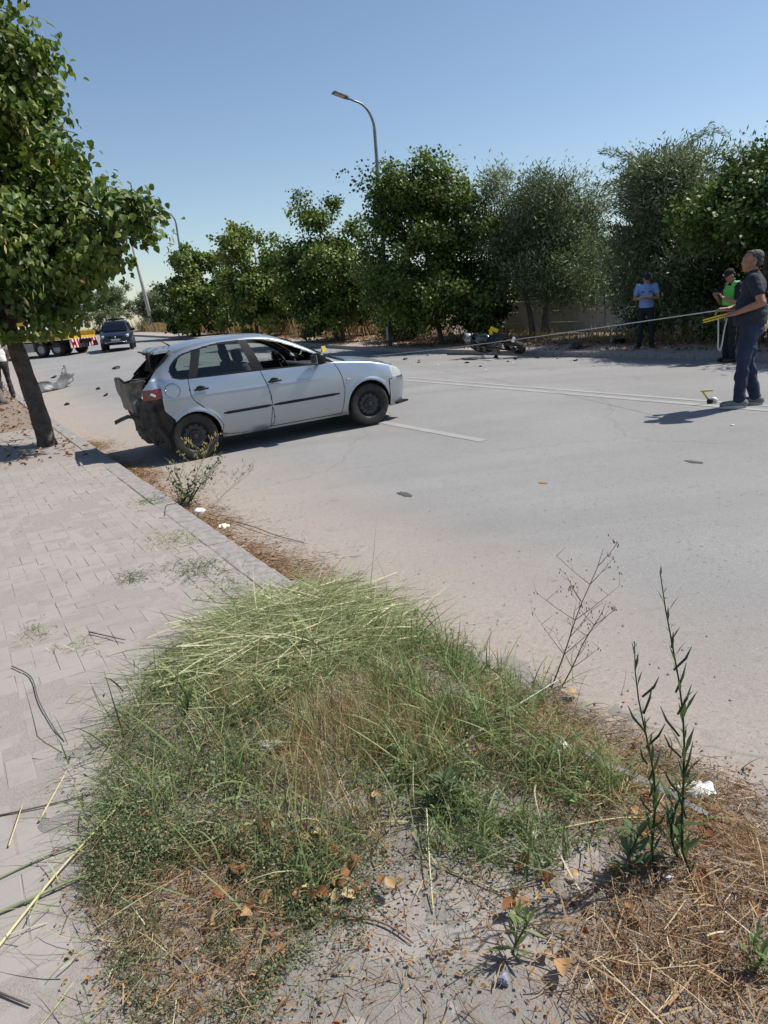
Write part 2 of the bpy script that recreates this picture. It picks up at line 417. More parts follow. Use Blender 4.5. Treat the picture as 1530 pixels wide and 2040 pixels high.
# ---- far pavement and verge
M_FARPAV = dirt_mat('far_pavement_concrete', (.30, .25, .22), (.43, .37, .33), (.33, .27, .23), sc=2.2, fine=60)
far_pavement = st_sheet('far_pavement', np.linspace(WF + .14, 14.3, 10), np.linspace(-8, 90, 220), lambda s, t: gz(s * 0 + 13, t) - .012 + .012 * fbm2(s * 2, t * 2, 2), M_FARPAV); tag(far_pavement, kind='structure')
verge = st_sheet('verge', np.linspace(14.25, 26, 24), np.linspace(-8, 90, 200), lambda s, t: gz(s * 0 + 13, t) - .02 + .06 * fbm2(s * .8, t * .8, 4) + np.clip(s - 14.3, 0, 1) * .05, M_SOIL); tag(verge, kind='structure')
far_end = st_sheet('side_road', np.linspace(-60, -5.9, 20), np.linspace(44, 64, 20), lambda s, t: gz(s * 0 - 1, t) - .02, M_ROAD); tag(far_end, kind='structure')

# dust and soil lying in the near gutter and over the kerb
def blob_sheet(name, s0f, s1f, t0, t1, zf, m, n=26, dt=.04, kind='structure'):
    T = np.arange(t0, t1, dt); U = np.linspace(0, 1, n); B, A = np.meshgrid(T, U, indexing='ij')
    S0 = s0f(T)[:, None]; S1 = s1f(T)[:, None]; S = S0 + (S1 - S0) * A
    X, Y = xy(S, B); Z = zf(S, B, A); V = np.stack([X, Y, Z], -1).reshape(-1, 3); k = n
    i = np.arange(V.shape[0]).reshape(len(T), n)
    F = np.stack([i[:-1, :-1], i[:-1, 1:], i[1:, 1:], i[1:, :-1]], -1).reshape(-1, 4)
    return tag(link(name, np_mesh(name, V, F), m, None, True), kind=kind)
blob_sheet('gutter_dust', lambda t: t * 0 + .0, lambda t: .24 + .16 * fbm2(t * 1.1, t * 0, 8) + .25 * np.exp(-((t - 1.9) / 1.2) ** 2) + .05 * fbm2(t * 7, t * 0, 9) , .2, 30,
           lambda s, t, u: CF * s + rise(t) + .03 * (1 - u) ** 2 + .005 * (1 - u) + .003 - .012 * (u > .97) + .006 * fbm2(s * 9, t * 9, 3) * (1 - u), M_DUST)
# ------------------------------------------------------------------ the silver hatchback
def hermite(xs, ys, x):
    """smooth curve through knots (finite-difference slopes, limited)"""
    xs = np.asarray(xs, float); ys = np.asarray(ys, float); x = np.clip(np.asarray(x, float), xs[0], xs[-1])
    h = np.diff(xs); d = np.diff(ys) / h; m = np.empty_like(ys); m[0] = d[0]; m[-1] = d[-1]
    for i in range(1, len(xs) - 1):
        m[i] = 0 if d[i - 1] * d[i] <= 0 else (d[i - 1] * h[i] + d[i] * h[i - 1]) / (h[i] + h[i - 1])
    i = np.clip(np.searchsorted(xs, x, side='right') - 1, 0, len(xs) - 2); t = (x - xs[i]) / h[i]
    return (2 * t**3 - 3 * t**2 + 1) * ys[i] + (t**3 - 2 * t**2 + t) * h[i] * m[i] + (-2 * t**3 + 3 * t**2) * ys[i + 1] + (t**3 - t**2) * h[i] * m[i + 1]
def in_poly(px, pz, poly):
    ins = np.zeros(px.shape, bool); n = len(poly)
    for i in range(n):
        x0, z0 = poly[i]; x1, z1 = poly[(i + 1) % n]
        c = ((z0 > pz) != (z1 > pz)) & (px < (x1 - x0) * (pz - z0) / (z1 - z0 + 1e-12) + x0); ins ^= c
    return ins
def dist_poly(px, pz, pts, closed=False):
    d = np.full(px.shape, 1e9); n = len(pts)
    for i in range(n if closed else n - 1):
        a = np.array(pts[i]); b = np.array(pts[(i + 1) % n]); ab = b - a; L = ab @ ab + 1e-12
        t = np.clip(((px - a[0]) * ab[0] + (pz - a[1]) * ab[1]) / L, 0, 1)
        d = np.minimum(d, np.hypot(px - a[0] - t * ab[0], pz - a[1] - t * ab[1]))
    return d
def curve_pts(pts, n=8):
    """Catmull-Rom through an open polyline"""
    P = np.array(pts, float); out = []
    for i in range(len(P) - 1):
        p0, p1, p2, p3 = P[max(i - 1, 0)], P[i], P[i + 1], P[min(i + 2, len(P) - 1)]
        for t in np.linspace(0, 1, n, endpoint=False):
            out.append(.5 * ((2 * p1) + (-p0 + p2) * t + (2 * p0 - 5 * p1 + 4 * p2 - p3) * t * t + (-p0 + 3 * p1 - 3 * p2 + p3) * t**3))
    out.append(P[-1]); return [tuple(q) for q in out]

K_W = ([-.60, -.45, -.2, .1, .5, 1.2, 2.0, 2.46, 2.75, 2.92, 3.05, 3.12, 3.16, 3.175], [.70, .755, .812, .838, .842, .845, .845, .848, .825, .775, .69, .60, .48, .30])
K_BELT = ([-.6, 0, 1, 1.6, 2.0, 2.3, 2.6, 2.9, 3.06, 3.13, 3.175], [1.045, 1.012, .98, .955, .935, .90, .852, .765, .70, .655, .60])
K_RE = ([-.6, -.4, -.2, -.02, .28, .75, 1.14, 1.33, 1.52, 1.72, 1.99, 2.16, 2.35, 2.6, 2.9, 3.06, 3.13, 3.175], [1.06, 1.15, 1.25, 1.325, 1.385, 1.405, 1.378, 1.330, 1.252, 1.150, .990, .935, .905, .868, .79, .72, .672, .61])
K_RC = ([-.6, -.35, -.07, .13, .4, .7, .95, 1.19, 1.40, 1.62, 1.8, 2.04, 2.27, 2.40, 2.64, 2.95, 3.08, 3.14, 3.175], [1.19, 1.29, 1.385, 1.425, 1.452, 1.455, 1.448, 1.425, 1.375, 1.295, 1.21, 1.08, .955, .945, .915, .83, .76, .70, .625])
K_WR = ([-.6, -.3, 0, .5, 1.0, 1.4, 1.75, 2.0, 2.16, 2.4, 2.7, 2.95, 3.06, 3.13, 3.175], [.50, .525, .55, .575, .585, .60, .648, .70, .735, .745, .70, .60, .50, .40, .22])
K_ZB = ([-.6, 0, .35, .8, 2.1, 2.8, 3.0, 3.12, 3.175], [.24, .22, .205, .20, .20, .20, .205, .23, .30])
def car_half(xs, nv):
    """(len(xs), nv, 3) right half of the body: y grows to the right"""
    W = hermite(*K_W, xs); zb = hermite(*K_ZB, xs); zl = hermite(*K_BELT, xs); ze = hermite(*K_RE, xs); zc = hermite(*K_RC, xs); wr = hermite(*K_WR, xs)
    ze = np.maximum(ze, zl + .012); n = len(xs)
    z1 = zb + .30 * (.56 - zb); z2 = np.minimum(.56, zb + .55 * (zl - zb)); z3 = z2 + .55 * (zl - z2)
    K = [(W - .105, zb), (W - .042, z1), (W - .002, z2), (W - .002, z3), (W - .035, zl),
         ((W - .035) + (wr - W + .035) * .45 + .018 * np.clip((ze - zl) / .4, 0, 1), zl + .5 * (ze - zl)), (wr, ze), (wr * .62, ze + (zc - ze) * .62), (wr * .0, zc)]
    Q = np.stack([np.stack(k, -1) for k in K], 1)                    # n,9,2
    seg = np.linalg.norm(np.diff(Q, axis=1), axis=2).mean(0); cum = np.concatenate([[0], np.cumsum(seg)]); tv = np.linspace(0, cum[-1], nv)
    out = np.zeros((n, nv, 3)); out[:, :, 0] = xs[:, None]
    # catmull-rom in v with centripetal-like slopes
    m = np.zeros_like(Q); m[:, 1:-1] = (Q[:, 2:] - Q[:, :-2]) / (cum[2:] - cum[:-2])[None, :, None]
    m[:, 0] = (Q[:, 1] - Q[:, 0]) / seg[0]; m[:, -1, 0] = (Q[:, -1, 0] - Q[:, -2, 0]) / seg[-1]; m[:, -1, 1] = 0
    m[:, 6] *= .75; m[:, 4] *= .8
    for j, t in enumerate(tv):
        i = min(int(np.searchsorted(cum, t, side='right') - 1), 7); h = cum[i + 1] - cum[i]; u = (t - cum[i]) / h
        out[:, j, 1:] = (2*u**3 - 3*u**2 + 1) * Q[:, i] + (u**3 - 2*u**2 + u) * h * m[:, i] + (-2*u**3 + 3*u**2) * Q[:, i + 1] + (u**3 - u**2) * h * m[:, i + 1]
    return out, tv, cum

RQW = curve_pts([(.165, 1.315), (.06, 1.295), (-.03, 1.245), (-.11, 1.18), (-.145, 1.11), (-.125, 1.055), (-.06, 1.032), (.045, 1.025)], 6)
RDW = [(.15, 1.015), (.29, 1.34), (.55, 1.375), (.785, 1.372), (.875, 1.003)]
FDW = [(1.015, .998), (.90, 1.366), (1.0, 1.364)] + curve_pts([(1.14, 1.345), (1.33, 1.292), (1.52, 1.212), (1.72, 1.112), (1.86, 1.035)], 5) + [(1.955, .972), (1.73, .965)]
GLASSY = [(-.165, 1.12), (-.145, 1.04), (-.06, 1.012), (.045, 1.003), (.87, .982), (1.02, .975), (1.73, .945), (1.995, .945)] + curve_pts([(1.98, .972), (1.74, 1.118), (1.53, 1.226), (1.34, 1.308), (1.14, 1.362), (.8, 1.389), (.55, 1.391), (.29, 1.358), (.06, 1.312), (-.04, 1.262), (-.125, 1.192), (-.165, 1.12)], 4)
RD_EDGE = curve_pts([(.10, 1.20), (.045, 1.02), (.03, .93), (.045, .77), (.16, .64), (.30, .51), (.37, .38), (.40, .245), (1.0, .235), (1.055, .52), (1.035, .74), (.96, .99), (.90, 1.20)], 6)
FD_EDGE = [(.90, 1.20), (.96, .99), (1.035, .74), (1.055, .52), (1.0, .235), (2.04, .235)] + curve_pts([(2.05, .29), (2.095, .52), (2.075, .75), (1.99, .955), (1.90, 1.05)], 6)

def silver():
    m, nt, b = start('silver_paint'); tc = nt.nodes.new('ShaderNodeTexCoord').outputs['Object']
    g = noise(nt, tc, 2.2, 5, .6)
    sp = nt.nodes.new('ShaderNodeSeparateXYZ'); nt.links.new(tc, sp.inputs[0])
    low = ramp(nt, math_n(nt, 'ADD', sp.outputs['Z'], math_n(nt, 'MULTIPLY', g, .35)), [(.34, (.55, .55, .55)), (.62, (0, 0, 0))])
    c = mixc(nt, ramp(nt, g, [(.4, (0, 0, 0)), (.75, (.25, .25, .25))]), (.40, .445, .50), (.355, .385, .42))
    c = mixc(nt, math_n(nt, 'MULTIPLY', low, .5), c, (.27, .255, .24))                             # road dust up from the sills
    nt.links.new(c, b.inputs['Base Color']); b.inputs['Metallic'].default_value = .78; b.inputs['Roughness'].default_value = .36
    nt.links.new(ramp(nt, g, [(.3, (.30, .30, .30)), (.7, (.42, .42, .42))]), b.inputs['Roughness'])
    b.inputs['Coat Weight'].default_value = .55; b.inputs['Coat Roughness'].default_value = .09
    return m
M_SILVER = silver()
M_TRIM = mat('black_trim', (.008, .008, .009), (.013, .013, .014), 30, .42, spec=.25)
M_TRIMGLOSS = mat('black_gloss', (.008, .008, .009), (.012, .012, .013), 10, .18)
M_INT = mat('car_interior', (.04, .04, .043), (.06, .06, .064), 12, .85)
M_SEAT = mat('seat_fabric', (.03, .032, .036), (.05, .052, .056), 60, .95)
M_TYRE = mat('tyre_rubber', (.018, .017, .016), (.035, .033, .030), 16, .85, bmp=.2, bdist=.004)
M_RIM = mat('steel_rim', (.03, .031, .034), (.055, .055, .057), 14, .5, metal=.3)
M_RIMD = mat('rim_hole', (.004, .004, .004), (.006, .006, .006), 14, .9)
M_CHROME = mat('bright_metal', (.55, .56, .58), (.45, .46, .48), 20, .25, metal=.9)
M_GRIME = mat('grimy_metal', (.035, .032, .03), (.10, .088, .075), 7, .75, metal=.2, bmp=.8, bdist=.03, detail=7, lo=.4, hi=.7)
M_RED = mat('red_lens', (.20, .022, .018), (.13, .015, .012), 20, .2, coat=.5)
M_LENS = mat('clear_lens', (.55, .57, .58), (.40, .42, .43), 14, .12, coat=.8)
M_WHITE = mat('white_plastic', (.72, .72, .70), (.62, .62, .60), 12, .5)
M_YELLOW = mat('yellow_plastic', (.75, .56, .02), (.65, .47, .02), 14, .5)
def glass_mat(name, tint, refl=.08):
    m, nt, b = start(name); nt.nodes.remove(b)
    t = nt.nodes.new('ShaderNodeBsdfTransparent'); t.inputs[0].default_value = (*tint, 1)
    g = nt.nodes.new('ShaderNodeBsdfGlossy'); g.inputs['Roughness'].default_value = .02
    fr = nt.nodes.new('ShaderNodeFresnel'); fr.inputs[0].default_value = 1.45
    f = math_n(nt, 'ADD', fr.outputs[0], refl - .04)
    mx = nt.nodes.new('ShaderNodeMixShader'); nt.links.new(f, mx.inputs[0]); nt.links.new(t.outputs[0], mx.inputs[1]); nt.links.new(g.outputs[0], mx.inputs[2])
    nt.links.new(mx.outputs[0], nt.nodes['Material Output'].inputs[0]); return m
M_GLASS = glass_mat('tinted_glass', (.62, .70, .68), .07)
M_GLASSC = glass_mat('clear_glass', (.80, .86, .84), .06)
M_DARKGLASS = glass_mat('dark_glass', (.10, .13, .15), .10)

CAR_YAW = .4325
hatchback = empty('hatchback', (-2.640, 9.697, .0446), (0, 0, 0), 'silver five-door hatchback with crushed rear end parked across the road', 'car')
_F = Vector((math.cos(CAR_YAW), math.sin(CAR_YAW), .0346)).normalized(); _S = Vector((math.sin(CAR_YAW), -math.cos(CAR_YAW), 0)); _U = _S.cross(_F)
# car frame: x forward, y left, z up
hatchback.rotation_euler = Matrix(((_F.x, -_S.x, _U.x), (_F.y, -_S.y, _U.y), (_F.z, -_S.z, _U.z))).to_euler()

def car_shell(side, dx, nv):
    xs = np.concatenate([np.arange(-.60, 2.9, dx), 2.9 + .275 * np.sin(np.linspace(0, math.pi / 2, int(.40 / dx)))])
    G, tv, cum = car_half(xs, nv); n = len(xs)
    # surface normals over the whole grid, so that cut panels shade as one skin
    du = np.gradient(G, axis=0); dv = np.gradient(G, axis=1); N = np.cross(du, dv); N /= np.linalg.norm(N, axis=2, keepdims=True) + 1e-12
    mid = N[n // 2, nv // 4]
    if mid[1] < 0: N = -N
    # the quarter panel is pushed in behind the fuel flap
    k = np.exp(-(((G[:, :, 0] + .33) / .05) ** 2 + ((G[:, :, 2] - .99) / .10) ** 2)) * .03; G[:, :, 1] -= k * (G[:, :, 1] > .3)
    # shoulder crease over the rear arch and down the doors, shallow
    cr = .006 * np.exp(-((G[:, :, 2] - (.80 - .02 * G[:, :, 0])) / .018) ** 2) * np.clip((1.9 - G[:, :, 0]) / .5, 0, 1) * np.clip((G[:, :, 0] + .35) / .2, 0, 1)
    G[:, :, 1] += cr * (G[:, :, 1] > .5)
    # lips of the wheel arches
    for cx_, cz_, r_ in ((.03, .285, .322), (2.46, .315, .328)):
        rr = np.hypot(G[:, :, 0] - cx_, G[:, :, 2] - cz_); G[:, :, 1] += .016 * np.exp(-((rr - r_ - .012) / .028) ** 2) * (G[:, :, 1] > .5) * (G[:, :, 2] < .72)
    du = np.gradient(G, axis=0); dv = np.gradient(G, axis=1); N = np.cross(du, dv); N /= np.linalg.norm(N, axis=2, keepdims=True) + 1e-12
    if N[n // 2, nv // 4, 1] < 0: N = -N
    C = (G[:-1, :-1] + G[1:, :-1] + G[1:, 1:] + G[:-1, 1:]) / 4; cxx, cyy, czz = C[..., 0], C[..., 1], C[..., 2]
    v6 = cum[6]; tvc = (tv[:-1] + tv[1:]) / 2; sideband = (tvc < v6 + .004)[None, :] & np.ones_like(cxx, bool); topband = ~sideband
    cat = np.full(cxx.shape, 0)                                       # 0 body
    arch = ((np.hypot(cxx - .03, czz - .285) < .318) | (np.hypot(cxx - 2.46, czz - .315) < .324)) & (cyy > .4)
    hatchcut = (cxx < -.07 + (czz - 1.375) * (.44 / .42) - .0)
    lowrear = (cxx < -.31) & (czz < .815) | ((cxx < -.2) & (czz < .80) & (cxx < -.31 + np.clip((.66 - czz) / .12, 0, 1) * .10))
    light = (cxx < -.305) & (czz >= .815) & (czz < .945 - .05 * (cxx + .5)) & (cyy > .3)
    gl = sideband & in_poly(cxx, czz, GLASSY); 
    cat[gl] = 1
    cat[sideband & in_poly(cxx, czz, RQW)] = 2; cat[sideband & in_poly(cxx, czz, RDW)] = 3; cat[sideband & in_poly(cxx, czz, FDW)] = 4
    body = sideband & (cat == 0)
    rd = body & in_poly(cxx, czz, RD_EDGE); fd = body & in_poly(cxx, czz, FD_EDGE); cat[rd] = 5; cat[fd] = 6
    e = .0045 if side > 0 else .009
    seam = (dist_poly(cxx, czz, RD_EDGE) < e) | (dist_poly(cxx, czz, FD_EDGE) < e)
    # windscreen, bonnet
    ws = topband & (cxx > 1.37 + .10 * (1 - (cyy / .62) ** 2) * -1 + .03) & (cxx < 2.235 - .16 * (cyy / .72) ** 2) & (tvc > v6 + .055)[None, :]
    cat[ws] = 7
    bon = topband & (cxx > 2.33 - .13 * (cyy / .72) ** 2) & (cxx < 2.985 - .18 * (cyy / .6) ** 2) & (tvc > v6 + .02)[None, :]
    bonc = topband & ~bon & (cxx > 2.318 - .13 * (cyy / .72) ** 2) & (cxx < 2.995 - .18 * (cyy / .6) ** 2) & (tvc > v6 + .008)[None, :]
    cat[bon] = 8
    cowl = topband & (cxx >= 2.235 - .16 * (cyy / .72) ** 2) & (cxx <= 2.318 - .13 * (cyy / .72) ** 2) & (tvc > v6 + .03)[None, :]
    cat[cowl] = 1
    hl = (cxx > 2.84) & (czz > .60 + .02) & (czz < hermite(*K_RE, cxx) - .012) & (cyy > .36) & (cxx > 2.84 + .30 * (.73 - czz)) & ~bon
    cat[hl] = 9
    bumpf = (cxx > 2.80) & (czz < .60) & (cat == 0); cat[bumpf] = 10
    seamb = (np.abs(czz - .60) < e) & (cxx > 2.80); seamb |= (np.abs(cxx - 2.80) < e) & (czz < .60)
    cat[light] = 11
    cat[arch | hatchcut | (lowrear) | (cxx < -.53)] = -1
    cat[(seam & (cat != 1) & (cat != 2) & (cat != 3) & (cat != 4)) | seamb | bonc] = -1
    V = G.copy(); Nn = N.copy()
    s = 1 if side > 0 else -1
    V[..., 1] *= -s; Nn[..., 1] *= -s                                 # to y-left frame; mirrored for the other side
    idx = np.arange(n * nv).reshape(n, nv); Q = np.stack([idx[:-1, :-1], idx[1:, :-1], idx[1:, 1:], idx[:-1, 1:]], -1)
    if s < 0: Q = Q[..., ::-1]
    return V.reshape(-1, 3), Nn.reshape(-1, 3), Q, cat
def panel(name, V, N, Q, m, parent=hatchback, push=0.0, pushdir=None):
    kx = np.round(V * 20000).astype(np.int64); _, fi, iv = np.unique(kx, axis=0, return_index=True, return_inverse=True); Q = fi[iv.reshape(-1)][Q]
    used, inv = np.unique(Q.reshape(-1), return_inverse=True); vv = V[used].copy(); nn = N[used]
    if push: vv = vv - nn * push
    me = np_mesh(name, vv, inv.reshape(-1, 4)); o = link(name, me, m, parent, True)
    me.normals_split_custom_set_from_vertices(nn.tolist()); return o
_shell = {sd: car_shell(sd, .0085, 250) for sd in (1, -1)}
_both = {}
def both(cats, push=0):
    Vs, Ns, Qs, o = [], [], [], 0
    for sd in (1, -1):
        V, N, Q, c = _shell[sd]; mask = np.isin(c, cats); Vs.append(V); Ns.append(N); Qs.append(Q[mask] + o); o += len(V)
    return np.concatenate(Vs), np.concatenate(Ns), np.concatenate(Qs)
car_body = panel('body', *both([0]), M_SILVER)
panel('window_trim', *both([1]), M_TRIM, push=.003)
panel('bonnet', *both([8]), M_SILVER)
panel('windscreen', *both([7]), M_GLASSC, push=.004)
panel('front_bumper', *both([10]), M_SILVER)
for sd in (1, -1):
    V, N, Q, c = _shell[sd]
    for cat_, nm, m_ in ((5, 'rear_door', M_SILVER), (6, 'front_door', M_SILVER), (2, 'quarter_window', M_GLASS), (3, 'rear_window', M_GLASS), (4, 'front_window', M_GLASSC), (9, 'headlight', M_LENS), (11, 'tail_light', M_RED)):
        mk = c == cat_
        if mk.any():
            if nm == 'front_window' and sd > 0: continue              # wound down on the near side
            panel(nm, V, N, Q[mk], m_, push=.005 if 'window' in nm else 0)
# inner skin, so that nothing shows light through the seams
_V, _N, _Q = both([0, 5, 6]); _used, _inv = np.unique(_Q.reshape(-1), return_inverse=True)
_lin = link('inner_lining', np_mesh('inner_lining', _V[_used] - _N[_used] * .028, _inv.reshape(-1, 4)), M_INT, hatchback, True)
_V, _N, Q1, c1 = _shell[1]

def car_wheel(x, y, z, r, name='wheel'):
    w = MB().lathe([(r * .64, -.085), (r * .80, -.098), (r * .93, -.094), (r * .985, -.075), (r, -.03), (r, .03), (r * .985, .075), (r * .93, .094), (r * .80, .098), (r * .64, .085)], 'y', (0, 0, 0), 40, True).build('tyre', M_TYRE, None, True, 40)
    root = empty(name, (x, y, z)); root.parent = hatchback; w.parent = root
    s = -1 if y < 0 else 1
    R = MB().lathe([(r * .66, s * .088), (r * .625, s * .078), (r * .60, s * .05), (r * .55, s * .035), (r * .50, s * .05), (r * .40, s * .055), (r * .30, s * .05), (r * .25, s * .072), (r * .12, s * .078), (.0, s * .078)], 'y', (0, 0, 0), 40)
    R.lathe([(r * .12, s * .078), (r * .11, s * .09), (0, s * .092)], 'y', (0, 0, 0), 20)
    R.lathe([(r * .66, s * .088), (r * .66, -s * .06), (r * .2, -s * .05), (0, -s * .05)], 'y', (0, 0, 0), 32)
    rim = R.build('rim', M_RIM, root, True, 35)
    h = MB()
    for k in range(12):
        a = 2 * math.pi * k / 12; c = (r * .47 * math.cos(a), s * .0545, r * .47 * math.sin(a)); h.lathe([(.0, s * .001), (.014, s * .001), (.014, -s * .004)], 'y', c, 10)
    for k in range(5):
        a = 2 * math.pi * k / 5; c = (r * .19 * math.cos(a), s * .076, r * .19 * math.sin(a)); h.lathe([(.0, s * .006), (.009, s * .005), (.010, 0)], 'y', c, 8)
    tag(h.build('rim_holes', M_RIMD, rim), kind='stuff')
    return root
for (x, y, z) in ((0, -.735, .29), (2.46, -.745, .30), (0, .735, .29), (2.46, .745, .30)): car_wheel(x, y, z, .295)
# wheel housings
for (cx_, cz_) in ((.03, .285), (2.46, .315)):
    for s in (-1, 1):
        b = MB(); n = 16; V = []; F = []
        for k in range(n + 1):
            a = -.25 + (math.pi + .5) * k / n
            for yy in (.83 if cx_ > 1 else .825, .50): V.append((cx_ + .322 * math.cos(a), s * yy, cz_ + .322 * math.sin(a)))
        F = [(2 * k, 2 * k + 1, 2 * k + 3, 2 * k + 2) for k in range(n)]
        V2 = [(cx_ + .322 * math.cos(-.25 + (math.pi + .5) * k / n), s * .50, cz_ + .322 * math.sin(-.25 + (math.pi + .5) * k / n)) for k in range(n + 1)]
        o_ = len(V); V += V2; F.append(tuple(o_ + k for k in range(n + 1)))
        b.add(V, F); b.build('wheel_arch_liner', M_RIMD, hatchback)
# floor pan and interior
b = MB(); b.box((1.15, 0, .235), (3.2, 1.36, .05)); b.box((1.25, 0, .26), (1.6, 1.50, .06)); b.build('floor_pan', M_INT, hatchback)
def car_seat(x, y, w=.50, h=1.0, name='front_seat'):
    r = empty(name, (x, y, 0)); r.parent = hatchback
    MB().box((.02, 0, .50), (.50, w, .16), (0, -.12, 0), bev=.05).build('seat_cushion', M_SEAT, r, True)
    MB().box((-.27, 0, .80), (.14, w, .60), (0, -.30, 0), bev=.06).build('seat_back', M_SEAT, r, True)
    if w < .8: MB().box((-.375, 0, 1.18), (.10, .27, .17), (0, -.2, 0), bev=.045).build('headrest', M_SEAT, r, True)
    else:
        for q in (-.38, .38): MB().box((-.37, q, 1.10), (.10, .26, .15), (0, -.2, 0), bev=.04).build('headrest', M_SEAT, r, True)
car_seat(1.18, -.36); car_seat(1.18, .36); car_seat(.30, 0, 1.22, name='rear_bench')
b = MB(); b.box((1.88, 0, .80), (.34, 1.34, .26), (0, .2, 0), bev=.06); b.box((2.05, 0, .88), (.5, 1.36, .06), bev=.02); b.build('dashboard', M_INT, hatchback, True)
st = MB(); st.tube([(1.66 + .035 * math.cos(a) * 0 - .07 * math.sin(a), .36 + .185 * math.cos(a), .93 + .165 * math.sin(a)) for a in np.linspace(0, 2 * math.pi, 25)], .015, 8, False); st.box((1.69, .36, .91), (.07, .16, .12), (0, -.4, 0), bev=.02); st.tube([(1.68, .36, .90), (1.95, .36, .78)], .03, 8); st.build('steering_wheel', M_TRIM, hatchback, True)
MB().box((1.62, 0, 1.27), (.03, .20, .06), bev=.012).build('interior_mirror', M_TRIM, hatchback)
# outside mirrors
for s in (-1, 1):
    b = MB(); b.box((1.74, s * .94, 1.03), (.13, .20, .15), (0, 0, s * -.2), bev=.045); b.tube([(1.80, s * .80, .985), (1.77, s * .90, 1.0)], .025, 8); b.build('wing_mirror', M_TRIM, hatchback, True)
    MB().box((1.675, s * .945, 1.03), (.012, .155, .11), (0, 0, s * -.2), bev=.005).build('mirror_glass', M_CHROME, hatchback)
    b = MB(); b.prism([(1.86, .965), (1.99, .955), (1.86, 1.04)], 'y', s * .757, s * .785); b.build('mirror_base', M_TRIM, hatchback)
def on_side(x, z, s=-1):
    xs = np.array([x]); G, tv, cum = car_half(xs, 300); g = G[0][: int(300 * cum[6] / cum[-1])]; i = int(np.argmin(np.abs(g[:, 2] - z))); return s * g[i, 1]
for s in (-1, 1):
    # side mouldings, handles, sill
    for (xa, xb) in ((.40, 1.043), (1.067, 2.02)):
        b = MB(); n = 10
        secs = []
        for k in range(n + 1):
            x = xa + (xb - xa) * k / n; y = on_side(x, .52, s); e = .5 if k in (0, n) else 1
            secs.append([(x, y - s * .006, .52 - .021 * e), (x, y + s * .010 * e, .52 - .015 * e), (x, y + s * .013 * e, .52), (x, y + s * .010 * e, .52 + .015 * e), (x, y - s * .006, .52 + .021 * e)])
        b.loft(secs); b.build('side_moulding', M_TRIM, hatchback, True, 50)
    for (hx, hz) in ((.165, .865), (1.125, .825)):
        y = on_side(hx, hz, s)
        h_ = MB(); h_.ell((hx, y + s * .002, hz + .012), (.058, .012, .034), None, 18, 8); h_.box((hx + .005, y + s * .020, hz), (.185, .022, .024), bev=.010)
        h = h_.build('door_handle', M_TRIM, hatchback, True)
        MB().ell((hx + .004, y + s * .010, hz - .022), (.036, .010, .012), None, 14, 6).build('handle_cup', M_CHROME, h, True)
    y = on_side(2.17, .69, s); MB().box((2.17, y + s * .004, .69), (.065, .014, .03), bev=.006).build('side_indicator', M_LENS, hatchback)
# fuel flap
b = MB(); fx, fz = -.175, .895
ys = on_side(fx, fz); ring = [(fx + .092 * math.cos(a), on_side(fx + .092 * math.cos(a), fz + .088 * math.sin(a)) - .0022, fz + .088 * math.sin(a)) for a in np.linspace(0, 2 * math.pi, 37)]
b.tube(ring, .0028, 5, False); b.build('fuel_flap_gap', M_TRIM, hatchback)
MB().ell((fx - .085, on_side(fx - .085, fz) - .004, fz + .005), (.014, .005, .012), None, 10, 6).build('fuel_flap_catch', M_CHROME, hatchback, True)
MB().tube([(.03, 0, 1.40), (-.02, 0, 1.44), (-.075, 0, 1.475)], [.012, .008, .003], 8).build('roof_antenna', M_TRIM, hatchback, True)
# front lip and black insert of the bumper
b = MB(); b.box((3.0, -.52, .225), (.28, .30, .03), (0, 0, .5), bev=.01); b.box((3.08, 0, .215), (.16, .8, .03), bev=.01); b.box((3.0, .52, .225), (.28, .30, .03), (0, 0, -.5), bev=.01); b.build('bumper_lip', M_TRIM, hatchback)
MB().box((3.085, -.555, .34), (.02, .03, .10), (0, 0, .6), bev=.008).build('bumper_corner_pad', M_TRIM, hatchback)
# engine-bay and boot blanks so that the shell is not hollow
b = MB(); b.box((2.75, 0, .52), (.55, .95, .5)); b.build('engine_block', M_RIMD, hatchback)

# ---- crushed rear
def sheet_poly(name, outline, thick, m, fn, n=26, parent=hatchback, smooth=True):
    """grid clipped to an outline in its own u,v plane, warped by fn(u,v)->xyz, given thickness"""
    us = [p[0] for p in outline]; vs = [p[1] for p in outline]
    U = np.linspace(min(us), max(us), n); Vv = np.linspace(min(vs), max(vs), n); A, B = np.meshgrid(U, Vv, indexing='ij')
    P = np.array([[fn(a, b) for b in Vv] for a in U]); cu = (A[:-1, :-1] + A[1:, 1:]) / 2; cv = (B[:-1, :-1] + B[1:, 1:]) / 2
    ins = in_poly(cu, cv, outline); i = np.arange(n * n).reshape(n, n); Q = np.stack([i[:-1, :-1], i[1:, :-1], i[1:, 1:], i[:-1, 1:]], -1)[ins]
    used, inv = np.unique(Q.reshape(-1), return_inverse=True); me = np_mesh(name, P.reshape(-1, 3)[used], inv.reshape(-1, 4))
    o = link(name, me, m, parent, smooth); md = o.modifiers.new('Solidify', 'SOLIDIFY'); md.thickness = thick; md.offset = 0
    return o
